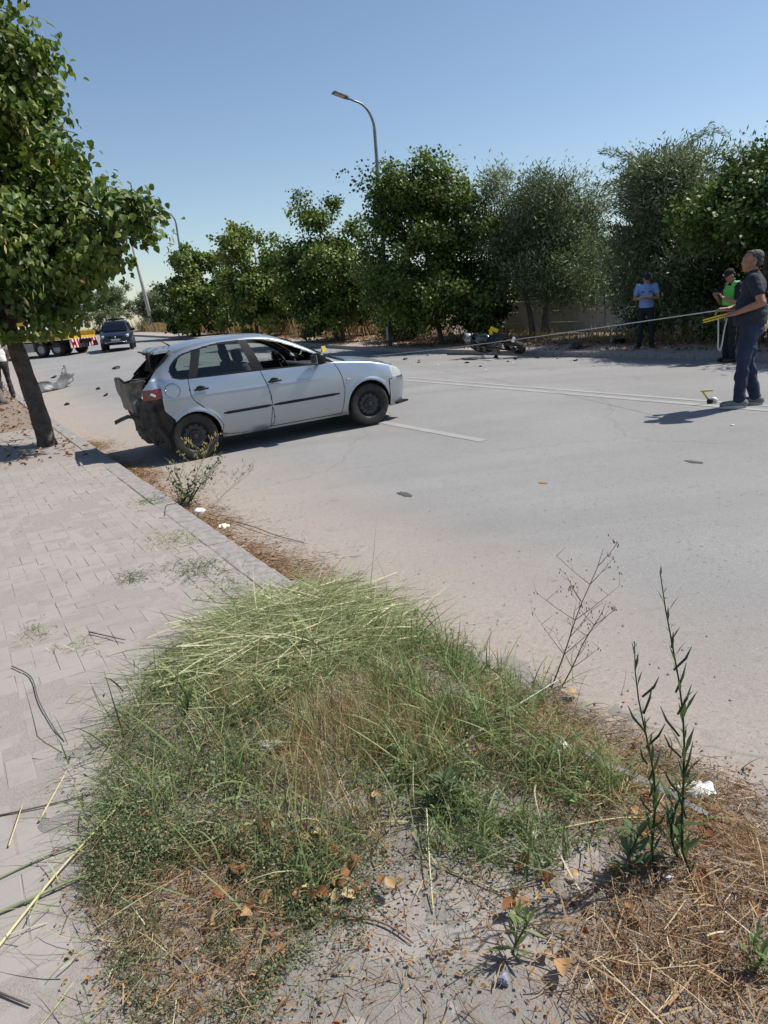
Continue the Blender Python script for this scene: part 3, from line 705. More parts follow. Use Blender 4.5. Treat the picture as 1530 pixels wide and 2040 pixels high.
# tailgate panel, torn loose and folded: outer skin seen from the side is its crumpled right edge
def m_crumple():
    m, nt, b = start('crumpled_tailgate'); tc = nt.nodes.new('ShaderNodeTexCoord').outputs['Object']
    g = noise(nt, tc, 5, 6, .65); c = ramp(nt, g, [(.30, (.03, .032, .03)), (.46, (.11, .115, .105)), (.58, (.17, .16, .14)), (.72, (.30, .31, .32))])
    nt.links.new(c, b.inputs['Base Color']); b.inputs['Roughness'].default_value = .45; b.inputs['Metallic'].default_value = .35
    bump(nt, b, noise(nt, tc, 9, 4), .8, .05); return m
M_CRUMP = m_crumple()
def tg_back(u, v):   # u across (-.60 right .. .60 left), v height
    y = u; bend = .03 * math.sin(u * 7 + v * 5) + .015 * math.sin(v * 17 + 2 * u) + .02 * noise2(u * 9, v * 9, 4)
    return (-.675 + .30 * max(0, .86 - v) * .55 - .03 * u + bend * .28, y, v + .02 * noise2(u * 6, v * 3, 1))
sheet_poly('tailgate_panel', [(-.60, 1.05), (-.56, .90), (-.53, .70), (-.40, .645), (.4, .66), (.56, .80), (.58, 1.04), (.2, 1.07), (-.3, 1.065)], .03, M_CRUMP, tg_back)
def tg_side(u, v):   # folded return of the tailgate on the right, facing the camera
    return (u, -.60 + .10 * (u + .70) / .25 * -.3 + .02 * noise2(u * 14, v * 10, 7) + .035 * math.sin(v * 9), v)
sheet_poly('tailgate_fold', [(-.69, 1.055), (-.685, .86), (-.645, .68), (-.595, .645), (-.545, .78), (-.50, .95), (-.44, 1.05), (-.58, 1.06)], .008, M_CRUMP, tg_side)
b = MB(); b.tube([(-.70, -.62, 1.06), (-.60, -.60, 1.075), (-.42, -.57, 1.065)], .014, 6); b.tube([(-.70, -.60, 1.06), (-.69, 0, 1.08), (-.68, .55, 1.05)], .014, 6); b.build('tailgate_rim', M_TRIM, hatchback, True)
# torn glass frame of the rear window still on its hinges, spoiler and dark gap below
def glass_fr(u, v): return (u, v * .0 - .18 + .3 * 0 + v, 0)
b = MB(); b.tube([(-.43, -.60, 1.06), (-.30, -.585, 1.16), (-.14, -.56, 1.30), (-.075, -.54, 1.365)], [.018, .016, .016, .014], 6); b.build('rear_window_seal', M_TRIM, hatchback, True); MB().tube([(-.43, .60, 1.06), (-.14, .56, 1.30), (-.075, .54, 1.365)], .016, 6).build('rear_window_seal', M_TRIM, hatchback, True)
sp = MB(); secs = []
for k in range(13):
    y = -.54 + 1.08 * k / 12; w = .02 * math.sin(k * 2.1) + .012 * math.sin(k * 5.3)
    secs.append([(-.06, y, 1.372 + w * .3), (-.18, y, 1.385 + w), (-.265 + w, y, 1.365 + w), (-.28 + w, y, 1.34 + w), (-.20, y, 1.345 + w * .5), (-.07, y, 1.345)])
sp.loft(secs); spo = sp.build('rear_spoiler', M_SILVER, hatchback, True, 40)
sheet_poly('gap_shade_sheet', [(-.34, 1.35), (-.30, 1.10), (-.20, 1.17), (-.06, 1.34)], .01, M_RIMD, lambda u, v: (u, -.40 + .04 * noise2(u * 8, v * 8, 2), v))  # near-black sheet stands in for the shaded interior under the spoiler
sheet_poly('interior_shade_sheet', [(-.5, 1.36), (-.45, 1.12), (.45, 1.10), (.5, 1.36)], .012, M_RIMD, lambda u, v: (-.30 + .35 * (v - 1.1) + .03 * noise2(u * 5, v * 5, 3), u, v))  # near-black sheet closes the window opening, in place of the dark cabin
bb = MB(); bb.tube([(-.325, -.53, 1.365), (-.345, -.2, 1.35), (-.33, .2, 1.36), (-.32, .5, 1.355)], [.012, .018, .012, .014], 6); bb.tube([(-.33, -.53, 1.36), (-.35, -.52, 1.33), (-.335, -.50, 1.27), (-.345, -.50, 1.2)], .009, 5); bb.build('torn_spoiler_edge', M_GRIME, hatchback, True)
# inner rear quarter under the light: buckled dirty metal
def inner_q(u, v):
    return (u, -.70 + .05 * noise2(u * 8, v * 6, 5) + .03 * math.sin(u * 30 + v * 9) + .10 * max(0, .5 - v), v)
sheet_poly('rear_inner_panel', [(-.54, .84), (-.29, .84), (-.285, .66), (-.20, .54), (-.25, .42), (-.30, .20), (-.33, .175), (-.36, .21), (-.43, .19), (-.50, .25), (-.545, .36), (-.57, .42), (-.60, .55), (-.595, .70)], .012, M_GRIME, inner_q, 34)
def back_pl(u, v): return (-.56 + .05 * noise2(u * 5, v * 5, 8) + .15 * max(0, .55 - v), u, v)
sheet_poly('rear_cross_panel', [(-.68, .86), (-.66, .30), (-.4, .22), (.4, .22), (.68, .30), (.68, .86)], .012, M_GRIME, back_pl, 22)
b = MB()
for (dx_, dz_) in ((0, 0),):
    b.loft([[(p[0], p[1] + q[0], p[2] + q[1]) for q in ((-.03, -.02), (.03, -.02), (.03, .022), (-.03, .022))] for p in ((-.52, -.50, .585), (-.63, -.47, .60), (-.72, -.43, .625), (-.80, -.40, .60), (-.885, -.36, .565))])
b.build('bent_bumper_bar', M_GRIME, hatchback)
b = MB()
for k in range(14):
    x = -.60 + .36 * random.random(); z = .56 - (x + .60) * 1.0 + random.uniform(-.05, .02); y = -.70 + random.uniform(-.03, .05)
    b.tube([(x, y, z), (x - .015 + random.gauss(0, .012), y, z - .04), (x + random.gauss(-.02, .015), y, z - .07 - .03 * random.random())], [.006, .005, .002], 5)
b.tube([(-.56, -.68, .47), (-.60, -.70, .46), (-.615, -.71, .44), (-.60, -.71, .425)], .006, 5)
tag(b.build('torn_metal_strips', M_GRIME, hatchback), kind='stuff')
MB().box((-.40, .0, .30), (.32, .9, .14), bev=.05).build('spare_wheel_well', M_GRIME, hatchback, True)
# white reflections of the broken light unit, put in as a pale slab
MB().box((-.40, -.765, .865), (.10, .012, .03), (0, .5, .15), bev=.004).build('reflection_slab', M_LENS, hatchback)
# ------------------------------------------------------------------ foliage kit
def rot_frames(axis, nrm):
    """orthonormal frames (n,3,3): columns x (side), y (tip), z (normal)"""
    y = axis / (np.linalg.norm(axis, axis=1, keepdims=True) + 1e-9)
    z = nrm - (nrm * y).sum(1, keepdims=True) * y; z /= np.linalg.norm(z, axis=1, keepdims=True) + 1e-9
    x = np.cross(y, z); return np.stack([x, y, z], -1)
def scatter(name, tv, tf, pos, R, sc, tint, m, parent=None, kind='stuff', smooth=False):
    n, k = len(pos), len(tv); sc = np.asarray(sc); sc = sc[:, None, None] if sc.ndim == 1 else sc[:, None, :]
    V = np.einsum('nij,nkj->nki', R, tv[None] * sc) + pos[:, None]
    F = (tf[None] + (np.arange(n) * k)[:, None, None]).reshape(-1, tf.shape[1])
    o = link(name, np_mesh(name, V.reshape(-1, 3), F, tint=np.repeat(tint, k)), m, parent, smooth)
    if kind: o['kind'] = kind
    return o
# a heart-shaped leaf, folded along the midrib (length 1)
LINDEN_V = np.array([(0, 0, 0), (-.28, -.02, .10), (-.46, .30, .16), (-.31, .70, .04), (0, 1.04, -.22), (.31, .70, .0), (.46, .30, .12), (.28, .0, .10), (0, .4, -.02)])
LINDEN_F = np.array([(8, 0, 1), (8, 1, 2), (8, 2, 3), (8, 3, 4), (8, 4, 5), (8, 5, 6), (8, 6, 7), (8, 7, 0)])
QUAD_V = np.array([(0, 0, 0), (-.42, .45, .06), (0, 1, -.05), (.42, .45, .06)]); QUAD_F = np.array([(0, 3, 2), (0, 2, 1)])
OLIVE_V = np.array([(0, 0, 0), (-.13, .5, .02), (0, 1, 0), (.13, .5, .02)]); OLIVE_F = QUAD_F
BRACT_V = np.array([(-.03, 0, 0), (.03, 0, 0), (-.13, .5, .05), (.13, .5, .05), (-.05, 1, 0), (.05, 1, 0)]); BRACT_F = np.array([(0, 1, 3), (0, 3, 2), (2, 3, 5), (2, 5, 4)])
M_LINDEN = leafmat('linden_leaf', [(0, (.032, .064, .014)), (.35, (.078, .132, .027)), (.7, (.14, .205, .040)), (.9, (.22, .265, .055)), (1, (.30, .31, .085))], .24)
M_LINDENL = leafmat('linden_leaf_single', [(0, (.040, .076, .017)), (.4, (.08, .135, .028)), (.75, (.13, .19, .04)), (1, (.22, .26, .07))], .30, attr='random')
M_BRACT = leafmat('linden_bract', [(0, (.34, .36, .13)), (.6, (.52, .50, .22)), (1, (.46, .33, .10))], .35, .6)
M_OLIVE = leafmat('olive_leaf', [(0, (.085, .118, .055)), (.5, (.16, .205, .10)), (.85, (.25, .295, .17)), (1, (.33, .36, .24))], .2, .55)
M_ACACIA = leafmat('feathery_leaf', [(0, (.04, .07, .025)), (.6, (.085, .13, .045)), (1, (.16, .20, .09))], .25, .55)
M_SHRUB = leafmat('shrub_leaf', [(0, (.018, .035, .012)), (.6, (.045, .070, .022)), (1, (.09, .12, .04))], .25, .6)
M_BARK = mat('bark', (.12, .10, .085), (.06, .05, .042), 9, .95, bmp=.9, bdist=.03, detail=7)
M_BARKL = mat('pale_bark', (.21, .185, .16), (.11, .095, .08), 9, .95, bmp=.8, bdist=.03, detail=7)

def branch_pts(a, b, sag=.0, n=6, jit=.05):
    a = np.array(a, float); b = np.array(b, float); L = np.linalg.norm(b - a); out = []
    off = RNG.normal(0, jit * L, (2, 3))
    for i in range(n):
        t = i / (n - 1); p = a + (b - a) * t + off[0] * math.sin(t * math.pi) + off[1] * .5 * math.sin(t * 2 * math.pi); p[2] += sag * L * math.sin(t * math.pi)
        out.append(tuple(p))
    return out
def crown_points(lobes, n_twig, shell=.42, seed=0, clus=.30, per=11):
    """twig ends gathered in clumps inside a set of ellipsoid lobes (centre, radii, weight), denser near their skins"""
    r = np.random.default_rng(seed); w = np.array([l[2] if len(l) > 2 else l[1][0] * l[1][1] * l[1][2] for l in lobes]); w = w / w.sum(); out = []; od = []
    for l, cnt in zip(lobes, r.multinomial(max(4, n_twig // per), w)):
        d = r.normal(size=(cnt, 3)); d /= np.linalg.norm(d, axis=1, keepdims=True)
        rr = r.random(cnt) ** shell
        rr *= 1 + .16 * np.sin(d[:, 0] * 5 + seed) * np.cos(d[:, 2] * 4 + d[:, 1] * 3)
        out.append(np.array(l[0]) + d * rr[:, None] * np.array(l[1])); od.append(d)
    C = np.concatenate(out); D = np.concatenate(od); n = len(C); cid = np.repeat(np.arange(n), per); o = r.normal(0, 1, (n * per, 3))
    o *= clus * r.uniform(.6, 1.25, n)[cid][:, None] * np.array([.62, .62, .40]); P = C[cid] + o
    dd = D[cid] * .8 + o / clus * .7; dd /= np.linalg.norm(dd, axis=1, keepdims=True) + 1e-9
    return P, dd, cid
def leaves_on(tw, td, per, spread, size, seed, droop=.5, tintb=0, cid=None):
    r = np.random.default_rng(seed); n = len(tw) * per
    P = np.repeat(tw, per, 0) + r.normal(0, 1, (n, 3)) * np.array(spread); D = np.repeat(td, per, 0)
    ax = D * .7 + r.normal(0, .7, (n, 3)); ax[:, 2] -= droop
    nr = D * .75 + np.array([0, 0, .75]) + r.normal(0, .75, (n, 3))
    if cid is None: cid = np.arange(len(tw))
    cl = r.normal(.42, .20, cid.max() + 1)[cid]
    t = np.clip(np.repeat(cl + r.normal(0, .10, len(tw)), per) + r.normal(0, .15, n) + tintb, 0, 1)
    return P, rot_frames(ax, nr), size * r.uniform(.7, 1.25, n), t
def make_tree(name, base, label, cat, trunks, lobes, twigs, per, leaf, size, spread, m, seed, bark=None, droop=.5, group=None, shell=.42, limb_r=.04, tintb=0.0, clus=.34):
    """trunks: list of (list of local points, radii). lobes local to the base."""
    root = empty(name, base, (0, 0, 0), label, cat, group); bark = bark or M_BARK
    for pts, rr in trunks:
        pts = curve_pts(pts, 4); R = np.interp(np.linspace(0, 1, len(pts)), np.linspace(0, 1, len(rr)), rr)
        R = [r_ * (1 + .08 * math.sin(i * 2.3 + seed)) for i, r_ in enumerate(R)]
        MB().tube(pts, list(R), 10).build('trunk', bark, root, True)
    tw, td, cid = crown_points(lobes, twigs, shell, seed, clus)
    b = MB(); r = np.random.default_rng(seed + 5); top = np.array(trunks[0][0][-1])
    for l in lobes:
        c = np.array(l[0]); st_ = np.array(trunks[r.integers(len(trunks))][0][-1]); b.tube(branch_pts(st_, c, .05, 6, .06), list(np.linspace(limb_r, limb_r * .45, 6)), 6)
        for q in range(5):
            d = r.normal(size=3); d /= np.linalg.norm(d); e = c + d * np.array(l[1]) * .85; b.tube(branch_pts(c, e, .03, 5, .06), list(np.linspace(limb_r * .45, .006, 5)), 5)
    b.build('limbs', bark, root, True)
    tv, tf = {'linden': (LINDEN_V, LINDEN_F), 'quad': (QUAD_V, QUAD_F), 'olive': (OLIVE_V, OLIVE_F)}[leaf]
    P, R, S, T = leaves_on(tw, td, per, spread, size, seed + 1, droop, tintb, cid)
    scatter('crown', tv, tf, P, R, S, T, m, root)
    return root

# ---- the big linden on the near pavement
def near_linden():
    base = at(-.52, 11.59, -.02); seed = 3
    root = empty('linden_tree', base, (0, 0, 0), 'big linden on the near pavement, leaning brown trunk, crown filling upper left corner', 'tree')
    pts = curve_pts([(0, 0, -.05), (-.035, 0, .5), (-.13, .02, 1.2), (-.25, .05, 2.0), (-.34, .05, 2.9), (-.40, .1, 4.0), (-.42, .1, 5.2), (-.45, .1, 6.6)], 5)
    R = np.interp(np.linspace(0, 1, len(pts)), [0, .06, .25, .5, .75, 1], [.155, .132, .120, .098, .06, .03])
    tr = MB().tube(pts, [r * (1 + .05 * math.sin(i * 1.9)) for i, r in enumerate(R)], 16).build('trunk', M_BARK, root, True)
    # crown: broad skirt low down, narrow upper part; lobes relative to the base
    lobes = [((-.4, 0, 3.0), (1.7, 1.6, .95)), ((.75, -.2, 3.05), (1.12, 1.1, .85)), ((1.45, .0, 2.95), (.75, .9, .62)), ((-.3, -.9, 2.7), (1.2, .9, .75)), ((-1.5, -.2, 2.9), (1.0, 1.2, .9)),
             ((.2, 0, 4.1), (1.35, 1.4, .95)), ((-.5, -.1, 5.0), (1.35, 1.3, 1.0)), ((.35, -.2, 5.2), (.8, 1.0, .85)), ((-.4, 0, 6.0), (1.15, 1.2, 1.0)), ((-.5, 0, 7.1), (.95, 1.0, 1.0)), ((-.6, 0, 8.1), (.6, .6, .7)), ((-1.5, 0, 4.4), (1.0, 1.1, 1.1)), ((-1.6, 0, 5.8), (.8, .9, 1.0)), ((.55, -.5, 2.35), (.55, .5, .35)), ((-.9, -.7, 2.05), (.6, .5, .35)), ((.15, -.5, 2.15), (1.1, .7, .42)), ((-.5, -.9, 1.95), (.7, .5, .35)), ((.8, -.1, 2.3), (.9, .7, .4)), ((-1.5, -.6, 2.1), (.8, .7, .5)), ((.2, -.4, 1.9), (.85, .6, .45)), ((-.4, -.5, 1.75), (.8, .6, .40)), ((.78, -.2, 1.85), (.36, .4, .40)), ((1.9, 0, 3.25), (.35, .4, .3)), ((1.7, 0, 2.9), (.4, .5, .3))]
    tw, td, cid = crown_points(lobes, 3700, .40, seed, .30, 12)
    lb = MB(); r = np.random.default_rng(4)
    for l in lobes:
        c = np.array(l[0]); z = min(max(c[2] - .7 - .25 * abs(c[0]), 1.9), 6.2); i = int(np.argmin([abs(p[2] - z) for p in pts])); lb.tube(branch_pts(pts[i], c, .06, 6, .05), list(np.linspace(.045, .018, 6)), 7)
        for q in range(7):
            d = r.normal(size=3); d /= np.linalg.norm(d); d[2] = abs(d[2]) if c[2] < 2.4 or c[0] > 1 else d[2]; e = c + d * np.array(l[1]) * .8; lb.tube(branch_pts(c, e, .03, 5, .07), list(np.linspace(.017, .005, 5)), 5)
    lb.build('limbs', M_BARK, root, True)
    P, Rm, S, T = leaves_on(tw, td, 16, (.10, .10, .09), .086, 8, .85, .04, cid)
    keep = P[:, 2] > 1.56 + np.where(P[:, 0] > .95, .45 + .35 * (P[:, 0] - .95), 0); P, Rm, S, T = P[keep], Rm[keep], S[keep], T[keep]
    W = P + np.array(base)                        # camera stands at the origin side: nearest visible leaves become single parts
    d = np.linalg.norm(W - np.array([0, 0, 1.745]), axis=1); outer = np.argsort(d + (np.abs(P[:, 0] - .3) > 1.5) * 1.5 + (P[:, 2] > 5.2) * 2)
    single = outer[:290]; rest = np.ones(len(P), bool); rest[single] = False
    scatter('crown', LINDEN_V, LINDEN_F, P[rest], Rm[rest], S[rest], T[rest], M_LINDEN, root)
    lme = np_mesh('leaf', LINDEN_V, LINDEN_F); lme.materials.append(M_LINDENL)
    for i in single:
        o = bpy.data.objects.new('leaf', lme); COL.objects.link(o); o.parent = root
        M = Matrix(Rm[i].tolist()).to_4x4(); M.translation = P[i]; o.matrix_local = M @ Matrix.Scale(float(S[i]), 4)
    r = np.random.default_rng(12); k = r.choice(len(tw), 1500, replace=True); n = 1500 * 3
    bp = np.repeat(tw[k], 3, 0) + r.normal(0, .10, (n, 3)) + np.array([0, 0, -.05]); ax = r.normal(0, .45, (n, 3)) + np.array([0, 0, -.9]) + np.repeat(td[k], 3, 0) * .3; nr = np.repeat(td[k], 3, 0) + r.normal(0, .5, (n, 3))
    kp = bp[:, 2] > 1.58 + np.where(bp[:, 0] > .95, .45 + .35 * (bp[:, 0] - .95), 0)
    scatter('flower_bracts', BRACT_V, BRACT_F, bp[kp], rot_frames(ax, nr)[kp], r.uniform(.08, .13, n)[kp], np.clip(r.normal(.5, .25, n), 0, 1)[kp], M_BRACT, root)
    return root
near_linden()

# second, slimmer trunk farther along, at the picture's left edge
make_tree('linden_tree', at(-.55, 20.1, -.03), 'slim pale-barked linden beside the man in white, partly cut by left picture edge', 'tree',
          [([(0, 0, 0), (-.18, 0, .6), (-.30, 0, 1.4), (-.42, .05, 2.4), (-.5, .05, 3.6)], [.13, .11, .10, .08, .05])],
          [((-.5, 0, 3.2), (1.3, 1.3, .9)), ((-.4, 0, 4.3), (1.2, 1.2, 1.0)), ((-.5, 0, 5.4), (.9, .9, .8))], 420, 14, 'linden', .12, (.16, .16, .14), M_LINDEN, 21, M_BARKL, .6)

def lin(name_label, s, t, H, w, seed, trunks=1, lean=0.0, cb=1.3, twigs=520, size=.13, tintb=0.0, top=None):
    """street linden: dense upright crown from cb up to H, half width w; local x runs across the view"""
    r = np.random.default_rng(seed); zc = (cb + H) / 2; hz = (H - cb) / 2
    lobes = [((lean * .6, 0, zc - hz * .25), (w * .92, w * .85, hz * .72))]
    for k in range(11):
        a = r.uniform(0, 2 * math.pi); zz = r.uniform(cb + .5, H - .45); f = math.sqrt(max(.08, 1 - ((zz - zc + hz * .2) / (hz * 1.1)) ** 2)); lobes.append(((lean * (zz / H) + math.cos(a) * w * .58 * f, math.sin(a) * w * .55 * f, zz), (w * .42, w * .42, hz * .30)))
    lobes.append(((lean, 0, H - hz * .30), (w * .42, w * .42, hz * .32)))
    tk = []
    for q in range(trunks):
        dx = (q - (trunks - 1) / 2) * .28; tk.append(([(dx, 0, -.05), (dx * 1.1 + lean * .1, 0, .8), (dx * .8 + lean * .3, 0, 1.8), (lean * .5 + dx * .5, 0, zc)], [.11, .085, .075, .045]))
    return make_tree('linden_tree', at(s, t, -.03), name_label, 'tree', tk, lobes, twigs, 16, 'quad', size, (.15, .15, .13), M_LINDEN, seed, M_BARK, .6, tintb=tintb)
# ------------------------------------------------------------------ trees along the far side
lin('two-trunked linden farthest along the far pavement, golden grass under it', 13.0, 47.7, 5.5, 2.9, 31, trunks=2, lean=.6, cb=.25, twigs=1400, size=.19, tintb=.05)
lin('bushy round linden, second farthest on the far side, pale yellow-green top', 13.2, 37.5, 5.45, 2.5, 32, trunks=1, lean=.3, cb=.3, twigs=1350, size=.17, tintb=.12)
lin('tall linden left of the street lamp, thick trunk on the dry verge', 13.4, 28.3, 5.95, 2.45, 33, trunks=2, lean=-.3, cb=.45, twigs=2000, size=.135)
lin('tallest dark linden right behind the street lamp post', 13.8, 21.3, 5.8, 2.6, 34, trunks=1, lean=-.7, cb=.45, twigs=2800, size=.12, tintb=-.02)
lin('large linden on the right overhanging the officers and the kerb', 14.9, 9.9, 4.6, 2.35, 35, trunks=2, lean=.1, cb=1.95, twigs=3000, size=.10, tintb=-.12)
lin('linden at the right picture edge behind the dark-shirted man', 14.6, 6.6, 4.4, 2.0, 36, trunks=1, cb=1.0, twigs=1700, size=.10, tintb=-.1)

def olive_tree(label, s, t, H, w, seed, cb=1.2, twigs=900, size=.15, trunks=2, tintb=0, lean=0.0, m=None):
    r = np.random.default_rng(seed); lobes = []
    for k in range(15):
        a = r.uniform(0, 2 * math.pi); zz = r.uniform(cb + .2, H - .5); f = math.sqrt(max(.12, 1 - ((zz - (H * .52)) / (H * .52)) ** 2)); lobes.append(((lean * zz / H + math.cos(a) * w * .6 * f, math.sin(a) * w * .6 * f, zz), (w * .42, w * .42, H * .13)))
    lobes.append(((0, 0, H * .55), (w * .75, w * .7, H * .30)))
    tk = [([(q * .45 - .2, 0, -.05), (q * .5 - .25, .05, .7), (q * .9 - .45, 0, 1.6), ((q - .5) * 1.2, 0, H * .5)], [.12, .09, .08, .05]) for q in range(trunks)]
    return make_tree('olive_tree', at(s, t, -.03), label, 'tree', tk, lobes, twigs, 26, 'olive', size, (.17, .17, .20), m or M_OLIVE, seed, M_BARKL, -.25, tintb=tintb, limb_r=.05)
olive_tree('grey-green olive tree with two trunks behind the fallen motorcycle', 16.8, 19.5, 5.35, 2.6, 41, cb=1.35, twigs=2900, lean=-.35)
olive_tree('smaller yellowish olive tree leaning over the concrete wall', 20.4, 20.3, 3.4, 1.15, 42, cb=.9, twigs=700, tintb=.12)
olive_tree('silvery olive tree behind the blue-shirted officer', 16.4, 13.4, 4.7, 2.3, 43, cb=.9, twigs=2800, lean=.3, tintb=-.05)
olive_tree('low olive behind the wall, far back between the two large olives', 26.0, 22.0, 3.6, 2.4, 44, cb=.5, twigs=700, tintb=.08)

# feathery tree with drooping sprays standing above the silvery olive
def sprays():
    root = empty('feathery_tree', at(17.6, 15.2, -.03), (0, 0, 0), 'feathery tree with long arching sprays above the silvery olive', 'tree')
    MB().tube([(0, 0, 0), (.05, 0, 1.5), (0, 0, 3.2), (-.1, 0, 4.6)], [.13, .11, .09, .05], 8).build('trunk', M_BARKL, root, True)
    r = np.random.default_rng(51); b = MB(); P = []; A = []
    for k in range(120):
        a = r.uniform(0, 2 * math.pi); z0 = r.uniform(2.2, 4.7); L = r.uniform(.9, 2.0); d = np.array([math.cos(a), math.sin(a) * .8, 0]); p0 = np.array([-.05, 0, z0]); pts = []
        for i in range(9):
            u = i / 8; pts.append(p0 + d * L * u + np.array([0, 0, 1.15 * L * u * (1 - .55 * u) * r.uniform(.8, 1.0)]))
        b.tube(pts, list(np.linspace(.016, .004, 9)), 5)
        pts = np.array(pts)
        for j in range(95):
            u = r.uniform(.2, 1) * 7.99; i = int(u); q = pts[i] + (pts[i + 1] - pts[i]) * (u - i); P.append(q + r.normal(0, .05, 3)); A.append((pts[i + 1] - pts[i]) * 2 + r.normal(0, .3, 3))
    b.build('limbs', M_BARKL, root, True); P = np.array(P); A = np.array(A); n = len(P)
    scatter('crown', OLIVE_V, OLIVE_F, P, rot_frames(A, r.normal(0, .5, (n, 3)) + np.array([0, 0, 1])), r.uniform(.10, .19, n), np.clip(r.normal(.55, .2, n), 0, 1), M_ACACIA, root)
sprays()

# ---- shrubs filling the verge behind the trees
def shrub(label, s, t, H, w, seed, m=None, name='shrub', group=None, size=.10, n=None, tintb=0, leaf='quad', cat='shrub'):
    root = empty(name, at(s, t, -.05), (0, 0, 0), label, cat, group); r = np.random.default_rng(seed)
    lobes = [((r.uniform(-.5, .5) * w, r.uniform(-.4, .4) * w, H * r.uniform(.3, .72)), (w * r.uniform(.4, .6), w * r.uniform(.35, .5), H * r.uniform(.25, .36))) for k in range(7)]
    tw, td, cid = crown_points(lobes, n or int(140 * w * H / 2), .5, seed, .28); b = MB()
    for k in range(9):
        e = tw[r.integers(len(tw))]; b.tube(branch_pts((r.uniform(-.3, .3) * w, r.uniform(-.2, .2), 0), e, .05, 5, .07), list(np.linspace(.028, .008, 5)), 5)
    b.build('stems', M_BARKL, root, True)
    P, R, S, T = leaves_on(tw, td, 16, (.15, .15, .14), size, seed, .1, tintb, cid); tv, tf = (QUAD_V, QUAD_F) if leaf == 'quad' else (OLIVE_V, OLIVE_F)
    P[:, 2] = np.maximum(P[:, 2], .03)
    scatter('foliage', tv, tf, P, R, S, T, m or M_SHRUB, root); return root
G_SH = 'dark shrubs filling the verge behind the lindens'
for i, (s, t, H, w) in enumerate([(15.6, 25.4, 2.7, 2.0), (16.0, 29.2, 2.5, 2.1), (15.8, 33.2, 2.5, 2.1), (16.2, 37.6, 2.7, 2.3), (16.0, 42.0, 2.3, 2.2), (16.6, 46.5, 2.4, 2.5), (17.4, 52, 2.2, 2.6), (17.3, 23.0, 3.0, 1.9), (15.9, 21.6, 2.2, 1.5)]):
    shrub(['dark shrub right behind the street lamp post','dark shrub behind the tall two-trunked linden by the lamp','dark shrub in the gap left of the tall lamp-side linden','dark shrub behind the bushy round linden','dark shrub between the two farthest lindens','dark shrub behind the farthest linden','dark shrub left of the farthest linden, before the leaning pole','dark shrub behind the tallest linden, left of the olive', 'dark shrub beside the trunk of the tallest linden'][i], s, t, H, w, 60 + i, group=G_SH, size=.13, tintb=-.05)
for i, (s, t, H, w) in enumerate([(22.5, 27, 3.4, 3.0), (22, 33, 3.6, 3.2), (22, 40, 3.4, 3.2), (22.5, 48, 3.0, 3.4), (23, 57, 2.8, 3.6)]):
    shrub(['tall grey-green bush far behind the tallest linden','tall grey-green bush far behind the lamp-side linden','tall grey-green bush far behind the bushy round linden','tall grey-green bush far behind the farthest linden','grey-green bush far back, left of the farthest linden'][i], s, t, H, w, 80 + i, M_OLIVE, group='bushes far behind the lindens', size=.18, leaf='olive', n=900)
shrub('dark bush under the silvery olive, left of the hi-vis officer', 15.9, 11.2, 2.3, 1.7, 91, size=.10, n=420)
shrub('dark bush behind the hi-vis officer', 16.4, 7.6, 2.5, 1.8, 92, size=.10, n=380)
shrub('dark bush at right picture edge behind the dark-shirted man', 16.2, 4.0, 2.6, 1.8, 93, size=.11, n=320)
shrub('bright green weed clump at the foot of the bushes between the officers', 14.9, 11.3, .75, .75, 94, M_ACACIA, size=.09, n=130, tintb=.25, cat='weeds', name='weed_clump')
shrub('bright green weed clump beside the concrete wall, left of the blue-shirted officer', 15.8, 13.9, .85, .6, 95, M_ACACIA, size=.09, n=110, tintb=.28, cat='weeds', name='weed_clump')
shrub('leafy sucker shoots at the foot of the lamp-post linden', 14.2, 24.4, 1.5, .8, 96, M_LINDEN, size=.12, n=120, tintb=.1)
# far end, behind the vehicles
for i, (s, t, H, w, lab) in enumerate([(12.2, 78, 5.4, 4.4, 'wide grey-green olive bush beyond the dark SUV'), (5.5, 88, 6.0, 5.0, 'tall olive bush beyond the tow truck, left of the SUV'), (15.6, 70, 3.6, 3.0, 'rounded pale olive bush right of the leaning pole'), (-2.5, 82, 6.5, 5, 'dark tree mass at the road end behind the tow truck'), (-9, 70, 6, 5, 'dark tree mass far left beyond the tow truck'), (-14, 52, 6, 5, 'leafy tree mass far left behind the man in white')]):
    shrub(lab, s, t, H, w, 100 + i, M_OLIVE if i < 3 else M_SHRUB, size=.34 if i != 2 else .26, n=900, leaf='olive' if i < 3 else 'quad', name='olive_bush' if i < 3 else 'tree_mass', tintb=.1)
olive_tree('small hazy tree on the skyline, right of the leaning pole', 34, 105, 6.6, 2.8, 120, cb=1.5, twigs=500, size=.35)

# low tiled house roof on the skyline
M_TILE = mat('roof_tile', (.42, .17, .10), (.30, .12, .08), 6, .85, bmp=.3, bdist=.05); M_PLASTER = mat('plaster', (.62, .55, .45), (.52, .46, .38), 2, .9)
hs = empty('house', at(36, 112), (0, 0, ROADROT), 'low house with red tiled roof on the far skyline', 'house')
MB().box((0, 0, 1.1), (7, 6, 2.2)).build('wall', M_PLASTER, hs); b = MB(); b.prism([(-4, 2.2), (4, 2.2), (0, 3.7)], 'y', -3.4, 3.4); b.build('roof', M_TILE, hs)

